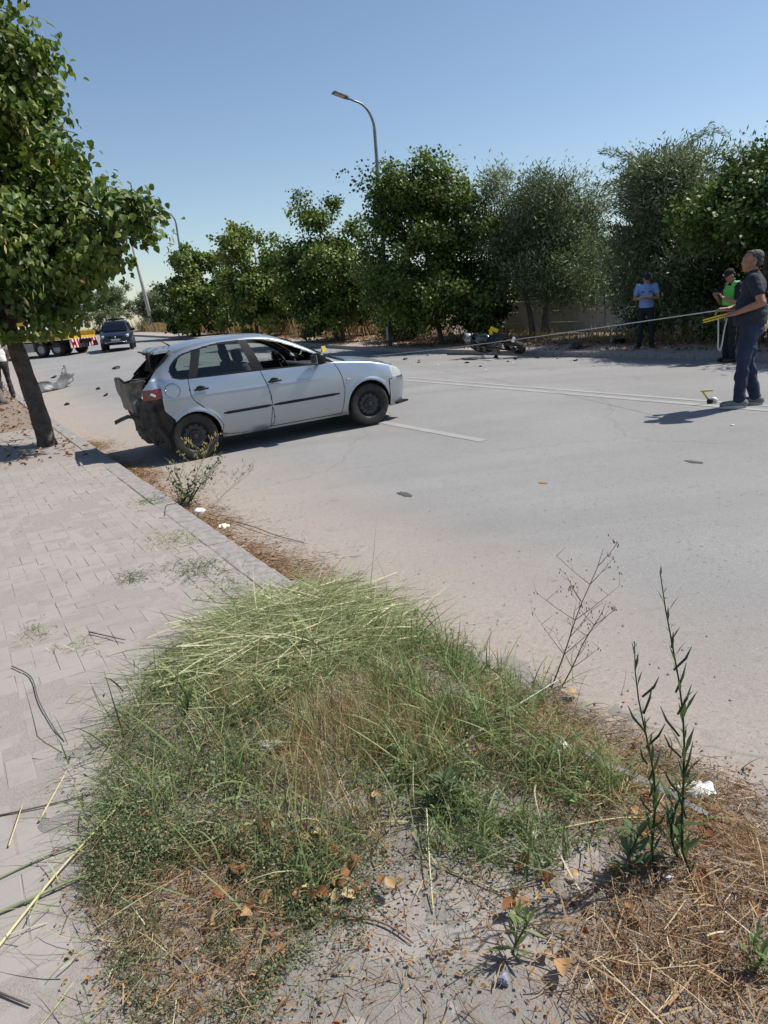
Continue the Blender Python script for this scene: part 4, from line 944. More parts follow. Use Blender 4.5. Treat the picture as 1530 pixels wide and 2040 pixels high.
# ---- tall dry grass on the verge
BLADE_V = np.array([(-.5, 0, 0), (.5, 0, 0), (-.42, .35, .02), (.42, .35, .02), (-.27, .7, .10), (.27, .7, .10), (0, 1, .24)]); BLADE_F = np.array([(0, 1, 3), (0, 3, 2), (2, 3, 5), (2, 5, 4), (4, 5, 6)])
BL2_V = np.array([(-.5, 0, 0), (.5, 0, 0), (.3, .6, .05), (0, 1, .16)]); BL2_F = np.array([(0, 1, 2), (0, 2, 3)])
M_DRYG = leafmat('dry_grass', [(0, (.20, .135, .06)), (.5, (.36, .27, .13)), (1, (.52, .42, .24))], .25, .8, .1)
def blades(name, S, T, H, W, tint, m, lean=.35, seed=0, kind='stuff', z0=None, tmpl=(BLADE_V, BLADE_F), parent=None, laydir=None):
    r = np.random.default_rng(seed); n = len(S); X, Y = xy(S, T); Z = gz(S, T) if z0 is None else z0
    a = r.uniform(0, 2 * math.pi, n); ax = np.stack([np.cos(a) * lean * r.random(n) * 1.5, np.sin(a) * lean * r.random(n) * 1.5, np.ones(n)], 1)
    nr = np.stack([np.cos(a), np.sin(a), r.normal(0, .2, n)], 1)
    sc = np.stack([W, H, H], 1)
    return scatter(name, tmpl[0], tmpl[1], np.stack([X, Y, Z - .005], 1), rot_frames(ax, nr), sc, tint, m, parent, kind)
r = np.random.default_rng(200); n = 15000
S = 14.4 + 3.6 * r.random(n) ** 1.2; T = r.uniform(27, 72, n); dens = fbm2(S * .5, T * .35, 14) + .25; k = r.random(n) < np.clip(dens + .35, 0, 1); S, T = S[k], T[k]; n = len(S)
tag(blades('dry_grass', S, T, r.uniform(.5, 1.25, n), r.uniform(.02, .04, n), np.clip(r.normal(.55, .22, n), 0, 1), M_DRYG, .3, 5, tmpl=(BL2_V, BL2_F), z0=gz(S * 0 + 13, T)), 'tall golden dry grass along the far verge', 'grass', kind='stuff')
n = 9000; S = 14.3 + 3.2 * r.random(n); T = r.uniform(5, 27, n); k = r.random(n) < np.clip(fbm2(S * .8, T * .6, 15) + .4, 0, 1); S, T = S[k], T[k]; n = len(S)
tag(blades('verge_grass', S, T, r.uniform(.12, .5, n), r.uniform(.015, .03, n), np.clip(r.normal(.4, .25, n), 0, 1), M_DRYG, .6, 6, tmpl=(BL2_V, BL2_F), z0=gz(S * 0 + 13, T)), 'low dry grass and stalks under the right-hand trees', 'grass', kind='stuff')
# leaf litter on the far pavement
M_LITTER = leafmat('dead_leaf', [(0, (.13, .062, .025)), (.45, (.27, .135, .055)), (.8, (.38, .225, .10)), (1, (.50, .37, .20))], .15, .8, .15)
SHARD_V = np.array([(0, 0, 0), (-.45, .25, .25), (-.25, .8, .35), (.1, 1, .05), (.42, .6, .30), (.3, .1, .15), (0, .5, -.02)]); SHARD_F = np.array([(6, 0, 1), (6, 1, 2), (6, 2, 3), (6, 3, 4), (6, 4, 5), (6, 5, 0)])
def litter(name, S, T, size, z, seed, label, m=None):
    r = np.random.default_rng(seed); n = len(S); X, Y = xy(S, T)
    return tag(scatter(name, SHARD_V, SHARD_F, np.stack([X, Y, z + r.uniform(.004, .02, n)], 1), rot_frames(r.normal(0, 1, (n, 3)) * np.array([1, 1, .2]), np.array([0, 0, 1.]) + r.normal(0, .38, (n, 3))), np.stack([size * r.uniform(.4, 1.2, n), size * r.uniform(.6, 1.7, n), size * r.uniform(.3, 1.6, n)], 1), np.clip(r.normal(.5, .28, n), 0, 1), m or M_LITTER), label, 'leaf litter', kind='stuff')
n = 7000; S = 12.2 + 3.0 * r.random(n); T = r.uniform(4, 40, n); k = r.random(n) < np.clip((S - 12.2) * .35 + .6 * fbm2(S, T, 16) + .15, .02, 1); S, T = S[k], T[k]
litter('leaf_litter', S, T, .07, gz(S * 0 + 13, T), 7, 'brown leaf litter over the far pavement')
n = 3500; S = -2.6 + 2.5 * r.random(n); T = r.uniform(10, 27, n); k = r.random(n) < np.clip(.5 * fbm2(S * 1.2, T * 1.2, 17) + .35, 0, 1); S, T = S[k], T[k]
litter('leaf_litter', S, T, .055, gz(S, T) - .005, 8, 'brown leaf litter round the near linden trunk')

# ---- concrete wall with a wire fence on posts
M_WALL = mat('weathered_concrete', (.66, .66, .67), (.52, .52, .53), 1.6, .92, bmp=.4, bdist=.02, detail=7)
cw = empty('concrete_wall', at(18.6, 18.6, -.05), (0, 0, ROADROT), 'low grey concrete panel wall behind the blue-shirted officer', 'wall')
for k in range(-3, 3):
    for c in range(3):
        o = MB().box((random.gauss(0, .006), k * 2.0 + 1.0, .22 + c * .42), (.10, 1.985, .41), bev=.01).build('wall_panel', M_WALL, cw)
wf = empty('wire_fence', at(17.0, 18.0, -.05), (0, 0, ROADROT), 'wire mesh fence in front of the concrete wall', 'fence')
M_WIRE = mat('galvanised_wire', (.25, .26, .26), (.18, .18, .18), 30, .5, metal=.6)
for k in range(-1, 3): MB().tube([(0, -4 + k * 2.6, 0), (0, -4 + k * 2.6, 1.45)], .03, 8).build('fence_post', M_WIRE, wf, True)
b = MB()
for z in np.arange(.15, 1.45, .16): b.tube([(0, -6.6, z), (0, 1.2, z)], .0022, 4, False)
for y in np.arange(-6.5, 1.2, .13): b.tube([(0, y, .1), (0, y, 1.4)], .0018, 4, False)
tag(b.build('wire_mesh', M_WIRE, wf), kind='stuff')

# ---- street lamps
M_POLE = mat('galvanised_pole', (.22, .23, .245), (.16, .17, .18), 8, .45, metal=.7); M_LEDS = mat('led_panel', (.55, .56, .55), (.5, .5, .5), 40, .3)
def street_lamp(label, s, t, H, arm, group='street lamps on the far side'):
    root = empty('street_lamp', at(s, t, -.02), (0, 0, ROADROT), label, 'street lamp', group)
    pts = [(0, 0, 0), (0, 0, 1.5), (0, 0, H * .5), (0, 0, H - 1.0)]
    for k in range(1, 11):
        a = math.pi / 2 * k / 10 * .92; pts.append((-.72 * (1 - math.cos(a)), 0, H - 1.0 + .85 * math.sin(a)))
    e = pts[-1]; d = (e[0] - pts[-2][0], 0, e[2] - pts[-2][2]); L = math.hypot(d[0], d[2]); d = (d[0] / L, 0, d[2] / L); pts.append((e[0] + d[0] * arm, 0, e[2] + d[2] * arm))
    R = np.interp(np.linspace(0, 1, len(pts)), [0, .1, .25, 1], [.09, .075, .052, .03])
    MB().tube(pts, list(R), 12).build('pole', M_POLE, root, True)
    MB().box((0, 0, .45), (.215, .18, .5), bev=.02).build('hatch_collar', M_POLE, root)
    p = pts[-1]; ang = math.atan2(d[2], -d[0])
    h = empty('lamp_head', p, (0, ang, 0)); h.parent = root
    b = MB(); b.box((-.22, 0, .02), (.52, .26, .07), bev=.025); b.box((-.10, 0, .055), (.26, .17, .06), bev=.02); b.box((.06, 0, .0), (.12, .09, .08), bev=.02); b.build('lamp_housing', M_POLE, h, True, 40)
    MB().box((-.26, 0, -.02), (.36, .20, .012), bev=.004).build('led_panel', M_LEDS, h)
    return root
street_lamp('tall grey street lamp with curved arm standing before the dark linden', 12.75, 23.1, 8.3, .42)
street_lamp('distant curved street lamp rising behind the farthest linden', 12.75, 47.8, 7.9, .42)
pl = empty('utility_pole', at(14.4, 64.5, -.1), (0, 0, 0), 'leaning pale concrete utility pole beyond the dark SUV', 'utility pole')
MB().tube([(0, 0, 0), (-.32, 0, 4.0), (-.7, 0, 8.4)], [.17, .145, .11], 10).build('shaft', mat('pale_concrete', (.42, .41, .39), (.33, .32, .30), 5, .9), pl, True)
MB().box((-.7, 0, 8.1), (1.5, .1, .1), (0, .05, .3)).build('crossarm', M_POLE, pl)
ps = empty('post', at(13.6, 42.6, -.05), (0, 0, 0), 'short pale metal post beside the second farthest linden', 'post')
MB().tube([(0, 0, 0), (-.06, 0, 1.75)], .045, 8).build('shaft', mat('pale_concrete', (.4, .4, .4)), ps, True); MB().ell((-.06, 0, 1.76), (.055, .055, .03)).build('cap', M_POLE, ps, True)
# ------------------------------------------------------------------ people
def remeshed(name, mb, m, parent, voxel=.009, smooth=4, wrinkle=None):
    """closed shapes fused into one continuous skin"""
    me = mb.mesh('tmp'); o = bpy.data.objects.new('tmp', me); COL.objects.link(o)
    md = o.modifiers.new('r', 'REMESH'); md.mode = 'VOXEL'; md.voxel_size = voxel
    sm = o.modifiers.new('s', 'SMOOTH'); sm.iterations = smooth; sm.factor = .5
    bpy.context.view_layer.update(); dg = bpy.context.evaluated_depsgraph_get()
    out = bpy.data.meshes.new_from_object(o.evaluated_get(dg)); bpy.data.objects.remove(o); bpy.data.meshes.remove(me)
    out.name = name
    if wrinkle:
        n = len(out.vertices); co = np.empty(n * 3, np.float32); out.vertices.foreach_get('co', co); co = co.reshape(-1, 3); nn = np.empty(n * 3, np.float32); out.vertices.foreach_get('normal', nn); nn = nn.reshape(-1, 3)
        amp, fz, fx = wrinkle; w = noise2(co[:, 2] * fz + noise2(co[:, 0] * 9, co[:, 1] * 9, 2) * 1.5, co[:, 0] * fx + co[:, 1] * fx, 6) + .5 * noise2(co[:, 2] * fz * 2.3, (co[:, 0] - co[:, 1]) * fx * 2, 7)
        co = co + nn * (w * amp)[:, None]; out.vertices.foreach_set('co', co.astype(np.float32).ravel()); out.update()
    out.materials.clear(); return link(name, out, m, parent, True)
def cap(b, p, q, r0, r1, n=10):
    """tapered capsule as a closed shell"""
    p = Vector(p); q = Vector(q); d = (q - p); L = d.length; d = d / L if L > 1e-6 else Vector((0, 0, 1)); pts = []; R = []
    for k in range(4): a = math.pi / 2 * (1 - k / 4); pts.append(p - d * r0 * math.sin(a)); R.append(max(r0 * math.cos(a), .0006))
    for k in range(5): t = k / 4; pts.append(p + d * L * t); R.append(r0 + (r1 - r0) * t)
    for k in range(1, 5): a = math.pi / 2 * k / 4; pts.append(q + d * r1 * math.sin(a)); R.append(max(r1 * math.cos(a), .0006))
    return b.tube(pts, R, n)
def lerp(a, b, t): return tuple(a[i] + (b[i] - a[i]) * t for i in range(3))
M_SKIN = mat('skin', (.36, .175, .11), (.30, .14, .085), 18, .55); M_EYE = mat('eye', (.02, .015, .012), (.03, .02, .02), 9, .2)
M_HAIRG = mat('grey_hair', (.014, .013, .012), (.085, .083, .08), 20, .8, bmp=.6, bdist=.01); M_HAIRD = mat('dark_hair', (.012, .010, .009), (.03, .025, .02), 40, .7)
def cloth(name, c, c2=None): return mat(name, c, c2 or tuple(x * 1.5 for x in c), 7, .9, bmp=.25, bdist=.01)
def hand(b, w, d, up, s, grip=.6):
    """palm and five bent fingers; w wrist, d hand direction, up back-of-hand side, s thumb side"""
    w = Vector(w); d = Vector(d).normalized(); up = Vector(up); up = (up - d * up.dot(d)).normalized(); sd = d.cross(up) * s
    for k in (-1, -.33, .33, 1): cap(b, w + sd * .02 * k, w + d * .085 + sd * .032 * k, .017, .0135, 8)
    for k, (o_, L) in enumerate(((1.05, .036), (.37, .042), (-.33, .039), (-1.02, .030))):
        p = w + d * .085 + sd * .034 * o_; a1 = grip; a2 = grip * 2.0; q = p + (d * math.cos(a1) - up * math.sin(a1)) * L; e = q + (d * math.cos(a2) - up * math.sin(a2)) * L * .8; f = e + (d * math.cos(a2 + .5) - up * math.sin(a2 + .5)) * L * .55
        cap(b, p, q, .0105, .0095, 8); cap(b, q, e, .0095, .0088, 8); cap(b, e, f, .0088, .0075, 8)
    t0 = w + d * .03 + sd * .032; t1 = t0 + (d * .75 + sd * .6 - up * .35).normalized() * .042; t2 = t1 + (d * .95 + sd * .05 - up * .4).normalized() * .034
    cap(b, t0, t1, .0135, .0115, 8); cap(b, t1, t2, .0115, .009, 8)
def person(label, loc, rz, J, H=1.78, skin=None, shirt=None, trousers=None, shoes=None, hair=None, headdir=(0, 0), sleeve=.55, belly=.0, voxel=.009, name='person', grips=((.6), (.6)), handdir=None, collar=True):
    """forward +Y, right +X. J: dict of elbow/wrist/knee/ankle positions for L and R"""
    k = H / 1.78; root = empty(name, loc, (0, 0, rz), label, 'person'); root.scale = (k, k, k)
    skin = skin or M_SKIN
    j = dict(hipL=(-.095, 0, .92), hipR=(.095, 0, .92), kneeL=(-.11, .03, .50), kneeR=(.11, .03, .50), ankL=(-.12, 0, .085), ankR=(.12, 0, .085), shL=(-.195, -.01, 1.455), shR=(.195, -.01, 1.455),
             elL=(-.26, -.04, 1.17), elR=(.26, -.04, 1.17), wrL=(-.25, .10, .93), wrR=(.25, .10, .93), toeL=(0, 1), toeR=(0, 1)); j.update(J)
    b = MB()
    # torso, neck
    b.ell((0, -.005, 1.00), (.155, .105, .16)); b.ell((0, 0, 1.18), (.15, .105 + belly, .20)); b.ell((0, -.01, 1.36), (.175, .11, .16)); cap(b, (-.15, -.015, 1.44), (.15, -.015, 1.44), .065, .065)
    cap(b, (0, -.02, 1.44), (0, .005, 1.56), .062, .055, 12)
    # head, turned by yaw and nod
    yaw, nod = headdir; HM = Matrix.Rotation(yaw, 3, 'Z') @ Matrix.Rotation(-nod, 3, 'X'); hc = Vector((0, .015, 1.575))
    def hp(x, y, z): v = HM @ Vector((x, y, z)); return (hc.x + v.x, hc.y + v.y, hc.z + v.z)
    def he(c, r): b.ell(hp(*c), r, HM, 16, 12)
    he((0, 0, .11), (.074, .094, .094)); he((0, .035, .045), (.058, .065, .075)); he((0, .058, -.005), (.034, .036, .030)); he((0, .078, .075), (.05, .028, .05)); he((0, .088, .118), (.05, .014, .014))
    cap(b, hp(0, .092, .10), hp(0, .106, .062), .006, .010, 8); he((0, .088, .022), (.024, .012, .007)); he((0, .086, .010), (.021, .011, .007))
    for s in (-1, 1): he((s * .075, -.005, .065), (.012, .022, .034)); he((s * .042, .070, .055), (.022, .022, .022))
    # limbs
    for s, L in ((-1, 'L'), (1, 'R')):
        sh, el, wr, hip, kn, an = j['sh' + L], j['el' + L], j['wr' + L], j['hip' + L], j['knee' + L], j['ank' + L]
        cap(b, sh, lerp(sh, el, .5), .056, .050); cap(b, lerp(sh, el, .5), el, .050, .041); cap(b, el, lerp(el, wr, .35), .043, .042); cap(b, lerp(el, wr, .35), wr, .042, .027)
        hd = (handdir or {}).get(L) or tuple(np.array(wr) - np.array(el)); hu = (handdir or {}).get(L + 'u', (0, .2, 1)); hand(b, wr, hd, hu, -s, grips[0] if s < 0 else grips[1])
        cap(b, hip, lerp(hip, kn, .5), .085, .070); cap(b, lerp(hip, kn, .5), kn, .070, .052); cap(b, kn, lerp(kn, an, .35), .052, .056); cap(b, lerp(kn, an, .35), an, .056, .036)
        tx, ty = j['toe' + L]; cap(b, (an[0], an[1], .05), (an[0] + tx * .17, an[1] + ty * .17, .03), .04, .028)
    remeshed('body', b, skin, root, voxel, 3)
    for s in (-1, 1): e = MB(); e.ell(hp(s * .030, .088, .078), (.011, .007, .006), HM, 8, 6); e.build('eye', M_EYE, root, True)
    # shirt with short sleeves
    if shirt:
        b = MB(); b.ell((0, -.005, 1.02), (.172, .126, .12)); b.ell((0, 0, 1.16), (.170, .124 + belly, .22)); b.ell((0, -.01, 1.36), (.192, .130, .165)); cap(b, (-.155, -.015, 1.435), (.155, -.015, 1.435), .077, .077)
        b.lathe([(.0, .955), (.165, .955), (.170, .99), (.165, 1.1), (.0, 1.1)], 'z', (0, 0, 0), 20)
        if collar: cap(b, (0, -.02, 1.47), (0, -.005, 1.52), .077, .068, 14)
        for L in 'LR': sh, el = j['sh' + L], j['el' + L]; e = lerp(sh, el, sleeve); cap(b, sh, e, .074, .068)
        remeshed('shirt', b, shirt, root, voxel, 3, (.006, 16, 7))
    if trousers:
        b = MB(); b.ell((0, -.005, .97), (.165, .120, .10)); b.ell((0, -.025, .90), (.160, .125, .11))
        for L in 'LR':
            hip, kn, an = j['hip' + L], j['knee' + L], j['ank' + L]
            cap(b, hip, lerp(hip, kn, .5), .098, .085); cap(b, lerp(hip, kn, .5), kn, .085, .071); cap(b, kn, lerp(kn, an, .5), .071, .068); cap(b, lerp(kn, an, .5), lerp(kn, an, .96), .068, .062)
        remeshed('trousers', b, trousers, root, voxel, 2, (.009, 13, 5))
        bl = MB(); bl.lathe([(.158, 1.0), (.163, 1.0), (.163, 1.035), (.158, 1.035)], 'z', (0, 0, 0), 24, True); V = [(x * 1.04, y * .78 - .004, z) for x, y, z in bl.v]; bl.v = V; bl.build('belt', M_TRIM, root, True)
    if shoes:
        for s, L in ((-1, 'L'), (1, 'R')):
            an = j['ank' + L]; tx, ty = j['toe' + L]; b = MB(); cap(b, (an[0] - tx * .05, an[1] - ty * .05, .055), (an[0] + tx * .16, an[1] + ty * .16, .042), .050, .040, 12); cap(b, (an[0], an[1], .06), (an[0], an[1], .10), .046, .043)
            sh_ = remeshed('shoe', b, shoes[0], root, .008, 3)
            b = MB(); n = 18; pts = []
            for q in range(n): a = 2 * math.pi * q / n; lx = .052 * math.cos(a); ly = .055 + .145 * math.sin(a); pts.append((an[0] + tx * ly + ty * lx, an[1] + ty * ly - tx * lx))
            b.prism(pts, 'z', .0, .03); b.build('sole', shoes[1], sh_)
    if hair is not None:
        b = MB()
        for (c, r) in (((0, -.020, .130), (.0765, .086, .078)), ((0, -.052, .085), (.071, .050, .070)), ((0, .025, .176), (.050, .048, .026))): b.ell(hp(*c), r, HM, 16, 12)
        remeshed('hair', b, hair, root, .009, 2, (.004, 40, 30))
    root['_hp'] = 0; del root['_hp']
    return root, hp, HM
def cap_hat(root, hp, HM, m, badge=True, peak=True):
    b = MB(); b.ell(hp(0, -.005, .150), (.088, .104, .070), HM, 20, 12); b.ell(hp(0, -.005, .125), (.087, .103, .035), HM, 20, 8); o = remeshed('cap', b, m, root, .008, 2)
    V = []; n = 13
    top = []
    for rr, z in ((.09, .0), (.165, -.012)):
        for q in range(n): a = rad(35) + rad(110) * q / (n - 1); top.append(hp(math.cos(a) * .088 * (1 if rr < .1 else 1.0), math.sin(a) * rr * (1 if rr < .1 else 1.08), .128 + z))
    F = [(q, q + 1, n + q + 1, n + q) for q in range(n - 1)]; pb = MB().add(top, F); pk = pb.build('peak', m, o, True); md = pk.modifiers.new('s', 'SOLIDIFY'); md.thickness = .006
    if badge: MB().ell(hp(0, .100, .165), (.018, .008, .022), HM, 12, 8).build('cap_badge', M_WHITE, o, True)
    return o

# ---- man with the tape measure
NAVY = cloth('navy_cotton', (.013, .018, .030), (.02, .027, .042)); JEANS = cloth('dark_denim', (.010, .019, .045), (.022, .036, .075)); M_SHOE = mat('grey_canvas', (.14, .14, .14), (.2, .2, .2), 40, .9); M_SOLE = mat('pale_rubber', (.5, .48, .45), (.42, .4, .38), 20, .7)
MAN = at(6.62, 5.12)
man, hp, HM = person('man in navy T-shirt and jeans holding a yellow tape measure at right edge', MAN, rad(62), dict(elL=(-.285, -.10, 1.20), wrL=(-.165, .14, 1.10), elR=(.27, .0, 1.18), wrR=(.10, .235, 1.14), kneeL=(-.12, .05, .50), kneeR=(.10, -.01, .50), ankL=(-.13, .06, .085), ankR=(.11, -.10, .085), toeL=(-.25, .97), toeR=(.2, .98)),
    1.80, None, NAVY, JEANS, (M_SHOE, M_SOLE), M_HAIRG, (.12, -.05), .52, .035, .0075, handdir=dict(L=(.25, .9, -.12), R=(-.25, .95, .0), Lu=(-.5, 0, .9), Ru=(.4, 0, .9)))
man.scale = (1.075, 1.075, 1.80 / 1.78)
# shirt hem hanging over the belt at the front, pale strip of shirt underneath
MANM = Matrix.Translation(MAN) @ Matrix.Rotation(rad(62), 4, 'Z') @ Matrix.Scale(1.80 / 1.78, 4)
def man_pt(x, y, z): return MANM @ Vector((x, y, z))
M_STRIPE = mat('tape_white', (.62, .60, .55), (.55, .53, .48), 10, .6)
# the tape case in his left hand: folding yellow grip with a black core, white tape loop hanging
g0 = man_pt(-.13, .235, 1.085); g1 = man_pt(-.075, .40, 1.045); dv = (g1 - g0).normalized()
tc = empty('tape_reel', g0, (0, 0, 0), 'yellow and black folded grip of the tape measure in the man\'s hands', 'tape reel')
q = dv.to_track_quat('X', 'Z').to_matrix()
for off in (.0125, -.0125):
    c = (g1 - g0) * .5 + q @ Vector((.05, 0, off)); MB().box(c, (.30, .03, .016), q, bev=.004).build('handle_bar', M_YELLOW, tc)
c = (g1 - g0) * .5 + q @ Vector((.05, 0, 0)); MB().box(c, (.27, .034, .010), q, bev=.003).build('core', M_TRIMGLOSS, tc)
def strap(name, pts, w, m, parent=None, wdir=(0, 0, 1), th=.0015):
    P = [Vector(p) for p in pts]; W = Vector(wdir).normalized(); V = []; F = []; n = len(P)
    for i, p in enumerate(P):
        d = (P[min(i + 1, n - 1)] - P[max(i - 1, 0)]).normalized(); wv = (W - d * W.dot(d)); wv = wv.normalized() if wv.length > 1e-4 else d.orthogonal().normalized(); t = d.cross(wv) * th
        V += [p + wv * w / 2 + t, p - wv * w / 2 + t, p - wv * w / 2 - t, p + wv * w / 2 - t]
    for i in range(n - 1):
        for k in range(4): F.append((4 * i + k, 4 * i + (k + 1) % 4, 4 * i + 4 + (k + 1) % 4, 4 * i + 4 + k))
    F += [(0, 1, 2, 3), (4 * n - 1, 4 * n - 2, 4 * n - 3, 4 * n - 4)]
    return MB().add(V, F).build(name, m, parent)
mid = (g0 + g1) / 2 - g0
strap('hanging_tape', curve_pts([tuple(mid + Vector(p)) for p in ((-.02, 0, -.02), (-.012, 0, -.18), (.0, .01, -.36), (.012, .01, -.375))], 4) + curve_pts([tuple(mid + Vector(p)) for p in ((.03, .01, -.40), (.045, .005, -.3), (.06, 0, -.15), (.085, 0, -.02))], 4), .016, M_STRIPE, tc, (1, 0, 0))
# the tape pulled taut across the road
a0 = man_pt(.06, .33, 1.135); a1 = at(10.2, 20.1, .05)
tp = [a0 + (a1 - a0) * t - Vector((0, 0, .05 * math.sin(math.pi * t))) for t in np.linspace(0, 1, 40)]
tag(strap('measuring_tape', [tuple(p) for p in tp], .012, M_STRIPE, None, (.3, 0, 1)), 'long white measuring tape stretched taut across the road to the man\'s hands', 'tape')

# ---- officer in the light blue shirt
BLUE = cloth('police_blue', (.16, .27, .56), (.20, .33, .62)); NAVYT = cloth('navy_trousers', (.010, .011, .018), (.016, .017, .025)); BLACK = mat('black_leather', (.01, .01, .01), (.016, .016, .016), 20, .4)
OF1 = at(13.26, 11.97)
of1, hp1, HM1 = person('police officer in light blue shirt writing on paper under the trees', OF1, rad(-112 - 90), dict(elL=(-.27, .03, 1.17), wrL=(-.02, .22, 1.19), elR=(.27, .04, 1.17), wrR=(.09, .26, 1.20), kneeL=(-.13, .02, .5), kneeR=(.12, .02, .5), ankL=(-.15, 0, .085), ankR=(.15, -.02, .085), toeL=(-.3, .95), toeR=(.3, .95)),
    1.77, None, BLUE, NAVYT, (BLACK, BLACK), M_HAIRD, (.1, .45), .55, .02, .011, handdir=dict(L=(.6, .6, .1), R=(-.3, .8, .1)))
cap_hat(of1, hp1, HM1, cloth('navy_cap', (.012, .013, .022)), False)
for x in (-.085, .085): MB().box((x, .123, 1.33), (.07, .012, .025), bev=.004).build('chest_badge', cloth('navy_badge', (.02, .025, .05)), of1)
for s in (-1, 1): MB().box((s * .15, -.01, 1.515), (.10, .055, .012), (0, s * .35, 0), bev=.004).build('epaulette', cloth('navy_badge', (.02, .025, .05)), of1)
OM1 = Matrix.Translation(OF1) @ Matrix.Rotation(rad(-202), 4, 'Z')
pp = empty('paper_sheet', OM1 @ Vector((.02, .34, 1.20)), (0, 0, rad(-202)), 'white paper sheet held by the blue-shirted officer', 'paper')
MB().box((0, 0, 0), (.30, .21, .004), (.35, .1, .3)).build('sheet', M_WHITE, pp)
# ---- officer in the hi-vis vest
UNI = cloth('dark_uniform', (.008, .009, .014), (.014, .015, .022)); HIVIS = mat('hi_vis_green', (.10, .46, .07), (.13, .52, .09), 8, .75, bmp=.2)
OF2 = at(11.80, 8.77)
of2, hp2, HM2 = person('police officer in green hi-vis vest and dark cap looking at a phone', OF2, rad(187 - 90), dict(elL=(-.25, .06, 1.14), wrL=(-.10, .26, 1.25), elR=(.25, .06, 1.14), wrR=(.08, .27, 1.26), kneeL=(-.12, .03, .5), kneeR=(.12, .02, .5), ankL=(-.14, .02, .085), ankR=(.13, -.04, .085)),
    1.79, None, UNI, UNI, (BLACK, BLACK), M_HAIRD, (-.15, .55), .72, .03, .010, handdir=dict(L=(.15, .5, .85), R=(-.15, .5, .85), Lu=(-.6, -.4, .3), Ru=(.6, -.4, .3)))
cap_hat(of2, hp2, HM2, cloth('black_cap', (.008, .008, .012)), True)
b = MB(); b.ell((0, -.005, 1.04), (.195, .152, .10)); b.ell((0, 0, 1.17), (.192, .168, .21)); b.ell((0, -.01, 1.35), (.200, .158, .16)); cap(b, (-.10, -.015, 1.455), (.10, -.015, 1.455), .090, .090)
remeshed('vest', b, HIVIS, of2, .011, 3, (.005, 14, 7))
M_REFL = mat('reflective_strip', (.55, .57, .58), (.48, .5, .5), 20, .35)
for s in (-1, 1): MB().box((s * .105, -.02, 1.54), (.035, .12, .008), (0, s * .3, 0), bev=.003).build('reflective_strip', M_REFL, of2)
for s in (-1, 1): MB().ell((s * .275, .0, 1.345), (.008, .035, .042), None, 10, 8).build('shoulder_patch', mat('patch', (.5, .42, .25), (.6, .5, .4), 60, .8), of2, True)
OM2 = Matrix.Translation(OF2) @ Matrix.Rotation(rad(97), 4, 'Z')
ph = empty('phone', OM2 @ Vector((-.01, .335, 1.37)), (0, 0, rad(97)), 'dark phone held up by the hi-vis officer', 'phone')
MB().box((0, 0, 0), (.078, .010, .155), (-.5, 0, .1), bev=.004).build('case', M_TRIMGLOSS, ph)
# ---- man in white T-shirt, far left
MW = at(-.35, 21.4)
person('man in white T-shirt and dark trousers behind the near linden trunk', MW, rad(35), dict(elL=(-.30, -.04, 1.18), wrL=(-.27, .06, .95), elR=(.27, -.02, 1.17), wrR=(.22, .18, 1.0), ankL=(-.14, 0, .085), ankR=(.14, 0, .085)), 1.78, None, cloth('white_cotton', (.62, .60, .58), (.70, .68, .66)), cloth('charcoal_trousers', (.025, .026, .03), (.04, .04, .045)), (BLACK, BLACK), M_HAIRD, (0, .3), .55, .03, .013, collar=False)
# ------------------------------------------------------------------ vehicles farther off
def rrect(x, w, z0, z1, r=.12, n=4, tw=None):
    """rounded section of half width w between heights z0 and z1 at station x (y,z loop); tw = half width at the top"""
    tw = tw if tw is not None else w; out = []
    for (cy, cz, a0) in ((tw - r, z1 - r, 0), (-(tw - r), z1 - r, 90), (-(w - r), z0 + r, 180), (w - r, z0 + r, 270)):
        for k in range(n + 1): a = rad(a0 + 90 * k / n); out.append((x, cy + r * math.cos(a), cz + r * math.sin(a)))
    return out
def wheel_set(parent, spots, r, w, rimm, name='wheel'):
    for (x, y) in spots:
        root = empty(name, (x, y, r)); root.parent = parent; s = 1 if y > 0 else -1
        MB().lathe([(r * .6, -w / 2), (r * .92, -w / 2), (r, -w * .3), (r, w * .3), (r * .92, w / 2), (r * .6, w / 2)], 'y', (0, 0, 0), 24, True).build('tyre', M_TYRE, root, True, 40)
        MB().lathe([(r * .62, s * w * .42), (r * .5, s * w * .30), (r * .25, s * w * .38), (0, s * w * .40)], 'y', (0, 0, 0), 20).build('rim', rimm, root, True)
M_NAVYPAINT = mat('dark_blue_paint', (.004, .010, .028), (.006, .014, .036), 3, .4, metal=.0, coat=.25)
